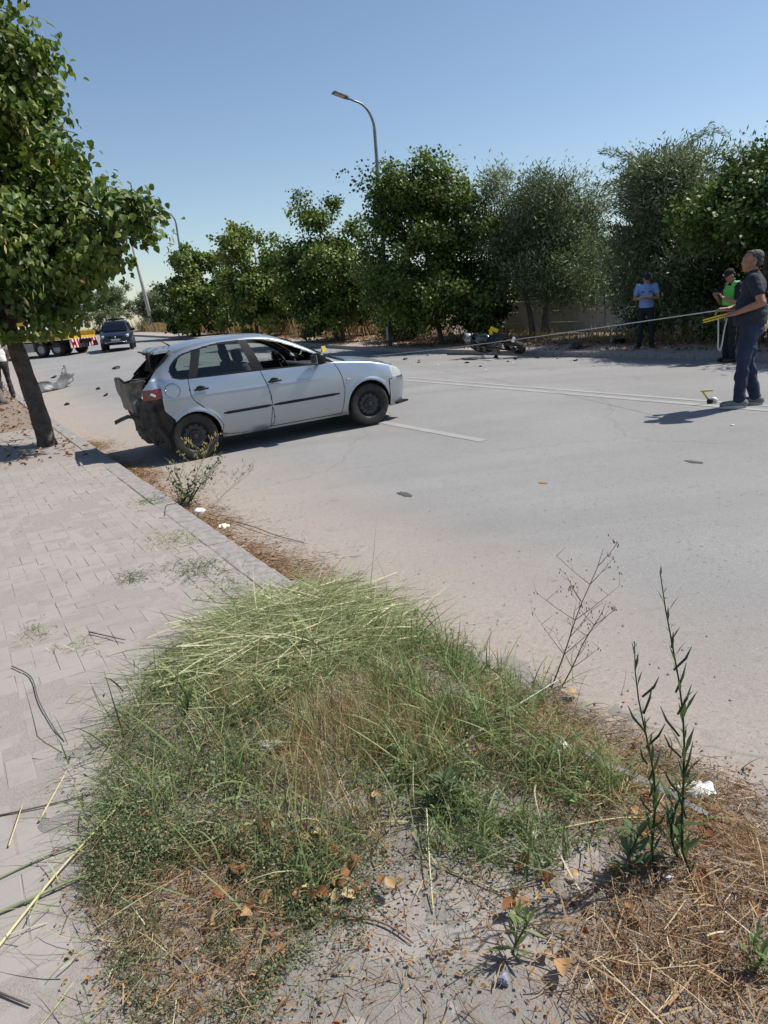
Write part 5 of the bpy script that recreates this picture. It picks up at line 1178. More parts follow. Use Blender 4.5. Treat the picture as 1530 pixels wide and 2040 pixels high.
def suv():
    P = at(6.35, 39.6); root = empty('suv', P, (0, math.atan(.0178) * 0, rad(-75)), 'dark blue SUV facing the camera far up the road', 'car')
    root.scale = (.87, .87, .87)
    b = MB(); st_ = [(-2.0, .74, .40, .98), (-1.7, .84, .32, 1.05), (-.6, .875, .28, 1.06), (.6, .875, .28, 1.05), (1.2, .87, .30, 1.03), (1.75, .84, .32, .99), (2.0, .78, .36, .93), (2.12, .68, .42, .84)]
    b.loft([rrect(x, w, z0, z1, .10) for x, w, z0, z1 in st_]); b.build('body', M_NAVYPAINT, root, True, 45)
    b = MB(); b.loft([rrect(x, w, .95, z1, .10, 4, tw) for x, w, z1, tw in ((-1.98, .76, 1.15, .66), (-1.75, .80, 1.58, .62), (-1.0, .82, 1.66, .64), (.1, .82, 1.66, .64), (.45, .82, 1.60, .62), (1.2, .80, 1.06, .72))]); b.build('cabin', M_NAVYPAINT, root, True, 45)
    b = MB(); b.add([(.53, -.56, 1.565), (.53, .56, 1.565), (1.19, .70, 1.09), (1.19, -.70, 1.09)], [(0, 1, 2, 3)]); o = b.build('windscreen', M_DARKGLASS, root); o.location.z = .018; o.location.x = .018
    for s in (-1, 1):
        b = MB(); b.add([(-1.5, s * .835, 1.08), (.95, s * .835, 1.08), (.40, s * .69, 1.54), (-1.4, s * .69, 1.54)], [(0, 1, 2, 3)]); b.build('side_window', M_DARKGLASS, root)
        MB().box((.95, s * .98, 1.12), (.14, .20, .16), bev=.04).build('wing_mirror', M_TRIM, root, True)
        MB().box((2.0, s * .60, .80), (.22, .30, .16), (0, .2, -s * .5), bev=.05).build('headlight', M_LENS, root, True)
        MB().tube([(-1.5, s * .58, 1.70), (-1.2, s * .58, 1.73), (.1, s * .58, 1.73), (.35, s * .58, 1.68)], .02, 8).build('roof_rail', M_CHROME, root, True)
        MB().lathe([(.05, 0), (.05, .012), (0, .014)], 'x', (2.115, s * .55, .47), 12).build('fog_lamp', M_LENS, root, True)
    MB().box((2.11, 0, .745), (.06, .78, .11), bev=.02).build('grille', M_TRIM, root); MB().ell((2.145, 0, .75), (.012, .055, .065), None, 14, 8).build('badge', M_CHROME, root, True)
    MB().box((2.13, 0, .60), (.02, .50, .11), bev=.006).build('number_plate', mat('plate', (.45, .47, .5), (.6, .6, .62), 50, .5), root); MB().box((2.10, 0, .45), (.07, .86, .12), bev=.03).build('lower_grille', M_TRIM, root)
    b = MB(); b.tube([(2.13, -.48, .41), (2.15, -.40, .49), (2.15, .40, .49), (2.13, .48, .41)], .018, 6); b.build('grille_bar', M_CHROME, root, True)
    MB().box((-.6, 0, 1.745), (1.5, 1.0, .10), bev=.04).build('roof_box', M_TRIM, root, True)
    wheel_set(root, [(1.32, .78), (1.32, -.78), (-1.25, .78), (-1.25, -.78)], .345, .22, M_RIM)
suv()
def truck():
    P = at(3.6, 41.2); P2 = Vector((-18.15, 39.05, 0)); P = Vector((P2.x, P2.y, float(P.z))); root = empty('tow_truck', P, (0, 0, rad(165)), 'yellow flatbed tow truck with red and white rear board behind the near linden', 'truck')
    M_TY = mat('truck_yellow', (.62, .40, .02), (.52, .33, .02), 4, .45, coat=.3); M_TG = mat('toolbox_grey', (.30, .31, .30), (.22, .23, .23), 5, .5, metal=.3)
    b = MB(); b.box((0, 0, .66), (7.2, .8, .2)); b.build('chassis', M_TRIM, root)
    b = MB(); b.box((-.9, 0, .86), (4.9, 2.2, .12), bev=.02); b.build('flatbed', M_TY, root)
    for s in (-1, 1):
        MB().box((-.9, s * 1.08, 1.03), (4.9, .06, .24), bev=.015).build('side_rail', M_TY, root)
        for k in range(4): MB().box((.95 - k * .62, s * .98, .50), (.60, .34, .44), bev=.02).build('toolbox', M_TG, root)
        MB().box((-2.55, s * .98, .48), (.9, .3, .06)).build('mudguard', M_TRIM, root)
    bd = MB().box((-3.40, 0, .58), (.06, 2.2, .46), bev=.01).build('rear_board', M_WHITE, root); M_RD = mat('red_stripe', (.55, .02, .03), (.45, .02, .02), 6, .5)
    for k in range(-4, 5):
        b = MB(); y = k * .25; b.add([(-3.434, y - .12, .36), (-3.434, y + .01, .36), (-3.434, y + .13, .80), (-3.434, y, .80)], [(0, 1, 2, 3)]); b.build('red_stripe', M_RD, bd)
    MB().box((-3.45, 0, .52), (.02, .52, .12), bev=.004).build('number_plate', mat('plate', (.45, .47, .5)), root)
    for s in (-1, 1): MB().box((-3.45, s * .85, .58), (.03, .26, .12), bev=.01).build('tail_light', M_RED, root)
    b = MB(); b.box((-.9, 0, 1.32), (.25, .25, .8)); b.box((.4, 0, 1.7), (2.8, .22, .2), (0, .1, 0)); b.build('crane_arm', M_TY, root)
    b = MB(); b.loft([rrect(x, 1.08, .55, z1, .10) for x, z1 in ((1.75, 2.35), (2.4, 2.42), (3.1, 2.35), (3.55, 1.5), (3.6, 1.2))]); cab = b.build('cab', M_TY, root, True, 45)
    b = MB(); b.add([(3.16, -.9, 2.2), (3.16, .9, 2.2), (3.57, .98, 1.5), (3.57, -.98, 1.5)], [(0, 1, 2, 3)]); o = b.build('windscreen', M_DARKGLASS, cab); o.location.x = .02
    for s in (-1, 1): MB().box((2.55, s * 1.085, 1.85), (.9, .012, .6), bev=.004).build('door_window', M_DARKGLASS, cab)
    MB().box((2.2, 0, 2.48), (.3, 1.2, .13), bev=.04).build('light_bar', mat('amber', (.7, .3, .02), (.6, .25, .02), 10, .3), cab)
    wheel_set(root, [(2.55, .92), (2.55, -.92), (-1.55, .92), (-1.55, -.92), (-2.5, .92), (-2.5, -.92)], .36, .28, mat('truck_rim', (.35, .35, .34), (.25, .25, .25), 8, .5, metal=.4))
truck()
# ---- motorcycle lying on its side at the far kerb
def motorcycle():
    root = empty('motorcycle', at(11.65, 15.4, .13), (0, 0, 0), 'dark motorcycle lying on its side against the far kerb', 'motorcycle')
    M_GR = mat('green_paint', (.004, .014, .010), (.006, .03, .02), 6, .3, coat=.6); M_ENG = mat('engine_metal', (.10, .10, .10), (.22, .22, .22), 20, .45, metal=.7)
    for (x, nm) in ((.70, 'front_wheel'), (-.68, 'rear_wheel')):
        w = empty(nm, (x, 0, .31)); w.parent = root; ww = .055 if x > 0 else .075
        MB().lathe([(.22, -ww), (.28, -ww * 1.05), (.305, -ww * .5), (.31, 0), (.305, ww * .5), (.28, ww * 1.05), (.22, ww)], 'y', (0, 0, 0), 28, True).build('tyre', M_TYRE, w, True)
        b = MB(); b.lathe([(.225, -.03), (.21, 0), (.225, .03)], 'y', (0, 0, 0), 24)
        for k in range(6): a = 2 * math.pi * k / 6; b.tube([(0, 0, 0), (.215 * math.cos(a), 0, .215 * math.sin(a))], .016, 6)
        b.lathe([(.05, -.06), (.05, .06)], 'y', (0, 0, 0), 12); b.build('rim', M_RIM, w, True)
        MB().lathe([(.08, .045), (.13, .045), (.13, .05), (.08, .05)], 'y', (0, 0, 0), 20, True).build('brake_disc', M_CHROME, w, True)
    b = MB()
    for s in (-1, 1): b.tube([(.70, s * .09, .31), (.60, s * .09, .62), (.50, s * .09, .92)], .024, 8)
    b.build('fork', M_CHROME, root, True)
    b = MB(); b.tube([(.48, 0, .88), (.50, .25, .97), (.44, .40, 1.0)], .014, 8); b.tube([(.48, 0, .88), (.50, -.25, .97), (.44, -.40, 1.0)], .014, 8); b.build('handlebar', M_TRIM, root, True)
    MB().ell((.12, 0, .80), (.30, .14, .13), (0, .12, 0), 18, 12).build('fuel_tank', M_GR, root, True)
    b = MB(); b.loft([[(x, w * c, z + h * s_) for c, s_ in ((1, -.3), (.8, .5), (0, .8), (-.8, .5), (-1, -.3), (0, -.6))] for x, w, z, h in ((-.10, .10, .80, .05), (-.35, .15, .79, .06), (-.65, .11, .86, .06), (-.95, .05, .95, .03))]); b.build('seat', M_TRIM, root, True, 50)
    b = MB(); b.box((.05, 0, .43), (.42, .26, .34), bev=.06); b.lathe([(0, -.17), (.11, -.17), (.12, -.13), (.12, .13), (.11, .17), (0, .17)], 'y', (-.05, 0, .36), 18); b.tube([(.25, .06, .45), (.32, .10, .30), (.0, .14, .20), (-.75, .16, .36)], .035, 8); b.build('engine', M_ENG, root, True, 40)
    b = MB(); b.tube([(.50, 0, .85), (.20, .09, .62), (-.28, .08, .40)], .025, 8); b.tube([(.50, 0, .85), (.20, -.09, .62), (-.28, -.08, .40)], .025, 8); b.tube([(-.25, .10, .38), (-.68, .10, .31)], .026, 8); b.tube([(-.25, -.10, .38), (-.68, -.10, .31)], .026, 8); b.build('frame', M_TRIM, root, True)
    for s in (-1, 1):
        b = MB(); b.add([(.62, s * .16, .86), (.50, s * .20, .58), (.20, s * .20, .36), (-.05, s * .17, .40), (.10, s * .18, .68), (.40, s * .17, .84)], [(0, 1, 2, 3, 4, 5)]); o = b.build('side_fairing', M_TRIMGLOSS, root); md = o.modifiers.new('s', 'SOLIDIFY'); md.thickness = .012
    b = MB(); b.ell((.64, 0, .84), (.12, .13, .13), None, 14, 10); b.build('headlamp_cowl', mat('silver_cowl', (.25, .26, .27), (.4, .4, .4), 9, .4), root, True)
    MB().box((.60, 0, 1.02), (.02, .24, .20), (0, -.6, 0), bev=.008).build('windshield', M_GLASSC, root)
    MB().box((-.98, 0, .72), (.02, .14, .08), (0, .4, 0)).build('number_plate', mat('plate', (.45, .47, .5)), root); MB().box((.70, 0, .645), (.42, .13, .03), (0, .05, 0), bev=.012).build('front_mudguard', M_GR, root)
    root.rotation_euler = (Matrix.Rotation(ROADROT + math.pi / 2 + rad(4), 3, 'Z') @ Matrix.Rotation(rad(-58), 3, 'X')).to_euler()
    return root
motorcycle()
# ---- evidence markers
def marker(label, P, rz, sc=1.0, tilt=0):
    root = empty('evidence_marker', P, (0, tilt, rz), label, 'marker', 'yellow evidence markers'); root.scale = (sc,) * 3
    for s in (-1, 1): b = MB(); b.box((0, s * .055, .105), (.17, .004, .24), (s * .46, 0, 0)); b.build('panel', M_YELLOW, root)
    return root
marker('small yellow evidence marker standing beyond the silver car bonnet', at(11.0, 25.2), rad(20), .95)
mk = empty('evidence_marker', at(11.8, 16.1, .50), (0, 0, rad(20)), 'yellow evidence marker perched on the fallen motorcycle', 'marker', 'yellow evidence markers')
MB().box((0, 0, .10), (.10, .02, .26), (0, -.15, 0), bev=.004).build('upright', M_YELLOW, mk); MB().box((.10, 0, .22), (.26, .02, .10), (0, .45, 0), bev=.004).build('arm', M_YELLOW, mk); MB().tube([(0, 0, -.35), (0, 0, .0)], .012, 6).build('stake', M_TRIM, mk)
fr = empty('folding_rule', at(6.50, 5.62), (0, 0, rad(8)), 'yellow folding rule bent open in a zigzag on the road by the man', 'folding rule')
b = MB(); b.box((.06, 0, .085), (.20, .012, .022), (0, rad(52), 0), bev=.003); b.build('lower_leg', M_YELLOW, fr); b = MB(); b.box((.06, 0, .165), (.17, .012, .022), (0, rad(2), 0), bev=.003); b.build('upper_leg', M_YELLOW, fr)
MB().lathe([(0, -.02), (.032, -.02), (.036, 0), (.032, .02), (0, .02)], 'y', (.095, -.02, .030), 16).build('reel', M_TRIM, fr, True); MB().ell((.165, -.01, .045), (.05, .04, .032), (0, .4, 0), 14, 8).build('white_case', M_WHITE, fr, True)
# ---- torn bumper and debris
def debris(label, P, size, seed, m, flat=.35, group=None, rz=None):
    r = np.random.default_rng(seed); bm = bmesh.new(); bmesh.ops.create_icosphere(bm, subdivisions=2, radius=1)
    ax = r.uniform(.5, 1, 3); ax[2] *= flat
    for v in bm.verts: f = 1 + .55 * noise2(v.co.x * 1.6 + seed, v.co.y * 1.6 + v.co.z, seed); v.co = Vector((v.co.x * ax[0] * f, v.co.y * ax[1] * f, v.co.z * ax[2] * f)) * size
    me = bpy.data.meshes.new('debris_piece'); bm.to_mesh(me); bm.free(); o = link('debris_piece', me, m); o.location = (P[0], P[1], P[2] + size * ax[2] * .6); o.rotation_euler = (r.normal(0, .2), r.normal(0, .2), r.uniform(0, 6)); return tag(o, label, 'debris', group)
GD = 'small debris scattered round the motorcycle'
for i, (s, t, z) in enumerate([(10.0, 17.9, .10), (9.9, 17.0, .05), (11.2, 15.2, .09), (11.0, 14.2, .08), (9.8, 14.7, .06), (11.5, 13.9, .06), (11.5, 13.2, .05), (10.4, 13.8, .04), (9.4, 16.3, .05), (11.3, 18.6, .05), (9.2, 13.4, .04), (11.1, 12.2, .06)]):
    debris('small dark plastic fragment on the asphalt before the motorcycle', at(s, t), z, 300 + i, M_TRIM, .5, GD)
for i, (s, t, z) in enumerate([(9.1, 15.0, .035), (9.9, 14.1, .035), (10.3, 13.5, .03), (9.5, 16.9, .03), (8.7, 12.6, .025), (5.2, 6.3, .02), (5.6, 4.6, .02)]):
    debris('small white fragment on the asphalt', at(s, t), z, 330 + i, M_WHITE, .4, 'white fragments on the road')
for i, (s, t, z, lab) in enumerate([(3.72, 27.65, .16, 'dark lump of debris lying in the road beyond the hatchback'), (1.56, 27.65, .14, 'flat black fragment in the road behind the torn bumper'), (1.96, 21.5, .10, 'curved dark fragment on the road left of the hatchback tail'), (1.76, 19.38, .09, 'small dark fragment nearest the hatchback tail'), (.72, 18.7, .10, 'dark fragment in the gutter right of the linden trunk'), (12.9, 13.9, .22, 'torn dark fairing piece on the far pavement right of the motorcycle'), (14.2, 13.6, .26, 'dark saddle-like wreck piece lying near the concrete wall')]):
    debris(lab, at(s, t), z, 350 + i, M_TRIM if i != 5 else M_GRIME, .45)
tag(MB().tube([at(11.55, 17.9, .03), at(11.75, 16.9, .03), at(11.6, 16.2, .035)], .02, 6).build('broken_lever', M_TRIM, None, True), 'thin broken black lever on the asphalt beside the motorcycle', 'debris')
tag(MB().tube([at(14.2, 13.8, .2), at(14.1, 13.5, .55), at(14.0, 13.0, .3)], .012, 6).build('bent_wire', M_POLE, None, True), 'bent wire arching over the wreck piece near the wall', 'debris')
def torn_bumper():
    root = empty('torn_bumper', at(1.05, 23.3), (0, 0, ROADROT + rad(28)), 'torn grey car bumper lying in the gutter beyond the linden', 'bumper')
    def fn(u, v): return (u, .45 * math.sin(u * 1.1) * .5 + .06 * noise2(u * 4, v * 5, 3) + .15 * v, .02 + v + .10 * max(0, u - .3) * 1.2 + .04 * noise2(u * 5, v * 7, 5))
    M_BP = mat('grey_bumper', (.16, .165, .175), (.06, .06, .065), 3, .5); o = sheet_poly('bumper_skin', [(-.9, .02), (-.75, .26), (-.2, .30), (.1, .20), (.35, .36), (.62, .62), (.66, .34), (.9, .30), (.82, .10), (.3, .02)], .015, M_BP, fn, 30, root)
    o2 = sheet_poly('inner_foam', [(-.6, .02), (-.5, .16), (.5, .18), (.6, .04)], .06, M_TRIM, lambda u, v: (u, .16 + .2 * math.sin(u * 1.1), .03 + v), 10, root)
torn_bumper()
# ------------------------------------------------------------------ weeds, cut grass and litter in the foreground
HAY = [(-.63, 3.49), (-.25, 3.64), (.15, 3.55), (.18, 3.13), (-.27, 2.64), (-.62, 2.65), (-.85, 2.83), (-.93, 3.19)]
GREEN = [(-.04, 3.28), (.31, 3.13), (.37, 2.52), (.21, 2.08), (-.21, 1.95), (-.31, 2.3), (-.3, 2.67)]
GOLD = [(-.78, 2.72), (-.44, 2.61), (-.19, 2.11), (-.17, 1.72), (-.47, 1.59), (-.75, 1.77), (-.9, 2.1), (-.92, 2.46)]
LEFT = [(-.96, 3.27), (-.75, 2.8), (-.85, 2.1), (-.75, 1.77), (-.95, 1.66), (-1.22, 1.8), (-1.39, 2.25), (-1.4, 2.52), (-1.25, 2.9)]
FINE = [(-1.46, 2.3), (-1.16, 1.96), (-.88, 1.65), (-1.12, 1.44), (-1.27, 1.32), (-1.48, 1.46), (-1.53, 1.73), (-1.52, 2.02)]
THATCH = [(.14, 2.24), (.45, 2.08), (.44, 1.65), (.55, 1.14), (.2, .93), (-.12, 1.09), (-.2, 1.42), (-.25, 1.71)]
STRAW = [(-.34, 1.12), (.32, 1.0), (-.28, .65), (-.6, .85), (-.56, 1.04)]
DEAD = [(-1.19, 2.1), (-.75, 1.71), (-.93, 1.4), (-1.27, 1.64)]
CTR = [(-.26, 1.94), (.19, 1.82), (-.06, 1.37), (-.37, 1.33), (-.54, 1.5), (-.48, 1.82)]
BARE = [(-.93, 1.69), (-.36, 1.48), (-.18, 1.13), (-.56, .96), (-.79, .98), (-1.22, 1.28)]
PATCH = [(-.3, 3.68), (.18, 3.73), (.3, 3.32), (.38, 2.75), (.39, 2.19), (.43, 1.8), (.45, 1.48), (.56, 1.15), (.7, .6), (-.3, .2), (-1.3, .6), (-1.5, 1.47), (-1.53, 1.83), (-1.49, 2.15), (-1.36, 2.72), (-.97, 3.28), (-.6, 3.59)]
def soft(poly, S, T, w=.12, n=.10, seed=0):
    """1 well inside a polygon, falling to 0 across a ragged rim"""
    ins = in_poly(S, T, poly); d = dist_poly(S, T, poly, True) * np.where(ins, 1, -1); return np.clip((d + n * fbm2(S * 5, T * 5, seed)) / w + .5, 0, 1)
def soil_z(S, T):
    S = np.asarray(S, float); T = np.asarray(T, float); u = np.clip((S + .02) / .42, 0, 1); u = u * u * (3 - 2 * u); w = soft(PATCH, S, T, .35, .05, 2)
    m = .05 * np.exp(-(((S + .45) / .5) ** 2 + ((T - 2.4) / .75) ** 2))
    return np.where(S < .5, (CAP + .003 + m * w) * (1 - u) + (CF * np.maximum(S, 0) + .008) * u, CF * S + .004)
def fill(poly, n, seed, w=.12, ragged=.10, power=1.0):
    r = np.random.default_rng(seed); P = np.array(poly); lo = P.min(0) - .12; hi = P.max(0) + .12
    S = r.uniform(lo[0], hi[0], n * 3); T = r.uniform(lo[1], hi[1], n * 3); k = r.random(n * 3) < soft(poly, S, T, w, ragged, seed) ** power
    S, T = S[k][:n], T[k][:n]; return S, T, r
def strands(name, S, T, z, az, el, L, W, bend, tint, m, seed, k=5, label=None, cat='grass', kind='stuff', parent=None, taper=True, kink=.25):
    """curved ribbons: az, el give the starting direction, bend lets the tip sink"""
    r = np.random.default_rng(seed); n = len(S); X, Y = xy(S, T); P = np.stack([X, Y, z], 1)
    d = np.stack([np.cos(az) * np.cos(el), np.sin(az) * np.cos(el), np.sin(el)], 1); roll = r.uniform(0, math.pi, n)
    a = np.stack([-np.sin(az), np.cos(az), np.zeros(n)], 1); b = np.cross(d, a); w = a * np.cos(roll)[:, None] + b * np.sin(roll)[:, None]
    side = a * r.normal(0, .12, n)[:, None]
    kd = r.normal(0, 1, (n, 3)) * (r.random(n) < kink)[:, None] * np.array([.8, .8, .5]); kt = r.uniform(.3, .75, n)
    V = np.empty((n, k, 2, 3)); u = np.linspace(0, 1, k)
    for i, t in enumerate(u):
        c = P + (d * t + side * t * t + kd * np.maximum(t - kt, 0)[:, None]) * L[:, None]; c[:, 2] -= bend * L * t * t; c[:, 2] = np.maximum(c[:, 2], z * 0 + np.minimum(P[:, 2], P[:, 2]) - .004) if True else c[:, 2]
        ww = W * (1 - (t ** 1.6) * .92 if taper else 1.0) * .5
        V[:, i, 0] = c + w * ww[:, None]; V[:, i, 1] = c - w * ww[:, None]
    base = (np.arange(n) * k * 2)[:, None, None]; q = np.array([(2 * i, 2 * i + 1, 2 * i + 3, 2 * i + 2) for i in range(k - 1)])[None]
    F = (q + base).reshape(-1, 4); o = link(name, np_mesh(name, V.reshape(-1, 3), F, tint=np.repeat(tint, k * 2)), m, parent)
    return tag(o, label, cat if label else None, None, kind)
M_GRASS = leafmat('green_grass', [(0, (.085, .135, .048)), (.4, (.185, .25, .095)), (.75, (.32, .37, .165)), (1, (.50, .48, .28))], .3, .5, .3)
M_HAY = leafmat('cut_grass', [(0, (.13, .18, .075)), (.4, (.27, .32, .15)), (.75, (.46, .46, .26)), (1, (.62, .56, .37))], .2, .6, .2)
M_GOLD = leafmat('dry_stalk', [(0, (.24, .155, .07)), (.5, (.42, .31, .16)), (1, (.60, .49, .30))], .2, .7, .15)
M_THATCH = leafmat('thatch', [(0, (.15, .085, .045)), (.45, (.28, .175, .095)), (.8, (.40, .28, .16)), (1, (.56, .46, .30))], .1, .8, .1)
M_COVER = leafmat('ground_cover', [(0, (.065, .095, .045)), (.45, (.135, .18, .088)), (.75, (.22, .25, .13)), (1, (.36, .28, .16))], .25, .6, .2)
# soil under it all
_g = 150; _SS = np.linspace(-1.75, .85, _g); _TT2 = np.linspace(.05, 3.95, 220); A, B = np.meshgrid(_SS, _TT2, indexing='ij'); X, Y = xy(A, B)
Zs = soil_z(A, B) + .006 * fbm2(A * 14, B * 14, 3); wgt = soft(PATCH, A, B, .2, .5, 5) * (1 - .75 * soft(BARE, A, B, .25, .35, 8) * (A < -.2)); Zs = Zs - .016 * np.clip(.55 - wgt, 0, .55) / .55 - .0
i_ = np.arange(A.size).reshape(A.shape); Q = np.stack([i_[:-1, :-1], i_[1:, :-1], i_[1:, 1:], i_[:-1, 1:]], -1); wc_ = (wgt[:-1, :-1] + wgt[1:, 1:]) / 2; Q = Q[wc_ > .06]
used, inv = np.unique(Q.reshape(-1), return_inverse=True); V = np.stack([X, Y, Zs], -1).reshape(-1, 3)[used]
tag(link('soil_patch', np_mesh('soil_patch', V, inv.reshape(-1, 4)), dirt_mat('weed_soil', (.165, .15, .135), (.32, .298, .275), (.245, .222, .20), sc=6, fine=160), None, True), kind='structure')
# cut grass heap
S, T, r = fill(HAY, 6500, 401, .35, .3); n = len(S); hgt = .12 * soft(HAY, S, T, .5, .05, 1)
strands('cut_grass', S, T, soil_z(S, T) + hgt * r.random(n) + .004, r.normal(rad(15), .9, n) + math.pi * (r.random(n) < .5), r.normal(.10, .28, n), r.uniform(.10, .42, n), r.uniform(.002, .0055, n), r.uniform(0, .35, n), np.clip(r.normal(.5, .27, n), 0, 1), M_HAY, 1, label='heap of pale cut grass lying at the kerb end of the weed patch', kind='stuff')
# green grass
parts = []
for poly, cnt, sd in ((GREEN, 4200, 402), (LEFT, 2500, 403), (CTR, 3000, 404), (GOLD, 1300, 405), (THATCH, 600, 406), (HAY, 900, 409)):
    S, T, r = fill(poly, cnt, sd, .35, .3); k = fbm2(S * 4, T * 4, 33) + .25 > r.random(len(S)) * .6 - .1; parts.append((S[k], T[k]))
S = np.concatenate([p[0] for p in parts]); T = np.concatenate([p[1] for p in parts]); r = np.random.default_rng(407); n = len(S)
cl = np.round(S * 9) * 7.1 + np.round(T * 9) * 3.3
strands('green_grass', S, T, soil_z(S, T), r.uniform(0, 2 * math.pi, n) * .6 + noise1(cl, 3) * 3, np.clip(r.normal(1.05, .35, n), .1, 1.5), r.uniform(.05, .26, n) * (1 + .6 * noise1(cl, 5)), r.uniform(.0025, .007, n), r.uniform(.1, .7, n), np.clip(r.normal(.42, .24, n), 0, 1), M_GRASS, 2, label='green grass blades growing through the weed patch', kind='stuff')
# dry upright stalks
S, T, r = fill(GOLD, 4200, 408, .35, .3); k = fbm2(S * 5, T * 5, 34) + .3 > r.random(len(S)) * .5; S, T = S[k], T[k]; n = len(S)
strands('dry_stalks', S, T, soil_z(S, T), r.uniform(0, 2 * math.pi, n), np.clip(r.normal(1.2, .3, n), .2, 1.57), r.uniform(.05, .21, n), r.uniform(.0018, .0038, n), r.uniform(0, .12, n), np.clip(r.normal(.5, .25, n), 0, 1), M_GOLD, 3, label='upright golden dry stalks in the middle of the weed patch', kind='stuff')
# thatch: short dry clippings everywhere
parts = [fill(p, c, s_)[:2] for p, c, s_ in ((PATCH, 11000, 410), (THATCH, 8000, 411), (STRAW, 3500, 412), (FINE, 3000, 413), (LEFT, 1200, 417), (GREEN, 1500, 418))]
S = np.concatenate([p[0] for p in parts]); T = np.concatenate([p[1] for p in parts]); k = ~(in_poly(S, T, BARE) & (np.random.default_rng(1).random(len(S)) < .35)); S, T = S[k], T[k]; n = len(S); r = np.random.default_rng(414)
strands('dry_clippings', S, T, soil_z(S, T) + r.uniform(.001, .018, n) + (r.random(n) < .25) * r.uniform(0, .06, n) * (1 - soft(BARE, S, T)), r.uniform(0, 2 * math.pi, n), r.normal(.06, .22, n), r.uniform(.015, .095, n), r.uniform(.0012, .0035, n), r.uniform(0, .2, n), np.clip(r.normal(.45, .27, n), 0, 1), M_THATCH, 4, 4, 'brown dry clippings matted over the ground of the weed patch', kind='stuff')
# clippings in the gutter
r = np.random.default_rng(415); n = 22000; T = 3.3 + 9.2 * r.random(n) ** 1.4; S = np.abs(r.normal(.02, .19, n)) + .05 * noise1(T * 2, 4); kp = r.random(n) < np.clip(.6 + .8 * noise1(T * 1.3, 8), .12, 1); S, T = S[kp], T[kp]; n = len(S)
strands('gutter_clippings', S, T, CF * S + .03 * (1 - np.clip(S / .5, 0, 1)) ** 2 + .008 + r.uniform(0, .012, n), r.uniform(0, 2 * math.pi, n), r.normal(.05, .15, n), r.uniform(.02, .10, n), r.uniform(.002, .005, n), r.uniform(0, .2, n), np.clip(r.normal(.45, .27, n), 0, 1), M_THATCH, 5, 4, 'brown dry clippings lying along the near gutter', kind='stuff')
# straw at lower right
S, T, r = fill(STRAW, 380, 416, .4, .5); n = len(S)
strands('straw', S, T, soil_z(S, T) + r.uniform(.004, .05, n), r.uniform(0, 2 * math.pi, n), r.normal(.1, .2, n), r.uniform(.05, .17, n), r.uniform(.002, .0045, n), r.uniform(0, .25, n), np.clip(r.normal(.7, .2, n), 0, 1), M_THATCH, 6, 5, 'pale straw heaped at the lower right corner of the weed patch', kind='stuff', taper=False)
# creeping ground cover: small leaves on thin stems
parts = [fill(p, c, s_)[:2] for p, c, s_ in ((LEFT, 13000, 420), (FINE, 30000, 421), (DEAD, 4500, 422), (CTR, 5000, 423), (GREEN, 7000, 424), (BARE, 1600, 425))]
S = np.concatenate([p[0] for p in parts]); T = np.concatenate([p[1] for p in parts]); n = len(S); r = np.random.default_rng(426); dens = fbm2(S * 6, T * 6, 9); k = dens + .30 > r.random(n) * .75; S, T = S[k], T[k]; n = len(S); X, Y = xy(S, T)
hz = r.random(n) ** 1.6 * (.045 + .05 * soft(LEFT, S, T, .3, .05, 1))
tag(scatter('ground_weeds', QUAD_V * np.array([.8, 1, 1]), QUAD_F, np.stack([X, Y, soil_z(S, T) + .003 + hz], 1), rot_frames(r.normal(0, 1, (n, 3)) + np.array([0, 0, .3]), r.normal(0, .6, (n, 3)) + np.array([0, 0, .8])), r.uniform(.005, .0125, n), np.clip(r.normal(.5, .28, n), 0, 1), M_COVER), 'low creeping green weeds along the left and lower edge of the patch', 'weeds', kind='stuff')
k = r.choice(n, 8000, replace=False); S, T = S[k], T[k]; n = len(S)
strands('weed_stems', S, T, soil_z(S, T) + .002, r.uniform(0, 2 * math.pi, n), r.uniform(.05, .8, n), r.uniform(.04, .14, n), r.uniform(.0012, .0022, n), r.uniform(0, .5, n), np.clip(r.normal(.4, .3, n), 0, 1), M_COVER, 7, 5, 'thin creeping stems among the low weeds', 'weeds')
# loose stems spilling over the pavers on the left and tall grass heads standing up
r = np.random.default_rng(427); n = 260; T = r.uniform(1.4, 3.4, n); S = np.interp(T, [1.4, 1.9, 2.5, 3.0, 3.4], [-1.5, -1.52, -1.38, -1.15, -.8]) + r.normal(0, .10, n)
strands('loose_stems', S, T, soil_z(S, T) + r.uniform(.003, .03, n), r.normal(rad(170), .9, n), r.normal(.10, .2, n), r.uniform(.06, .30, n), r.uniform(.0016, .004, n), r.uniform(.1, .4, n), np.clip(r.normal(.45, .3, n), 0, 1), M_HAY, 8, 6, 'loose cut stems spilling left from the weed patch onto the pavers', 'stems')
parts = [fill(p, c, s_, .3, .3)[:2] for p, c, s_ in ((HAY, 160, 428), (GREEN, 160, 429), (LEFT, 150, 431), (CTR, 120, 432), (GOLD, 120, 433))]
S = np.concatenate([p[0] for p in parts]); T = np.concatenate([p[1] for p in parts]); n = len(S)
strands('tall_grass', S, T, soil_z(S, T), r.uniform(0, 2 * math.pi, n), np.clip(r.normal(.95, .3, n), .3, 1.5), r.uniform(.18, .44, n), r.uniform(.003, .008, n), r.uniform(.1, .8, n), np.clip(r.normal(.5, .3, n), 0, 1), M_GRASS, 10, 8, 'longer grass blades standing and drooping over the weed patch', 'grass')
S, T, r = fill(HAY, 330, 434, .2, .2); n = len(S)
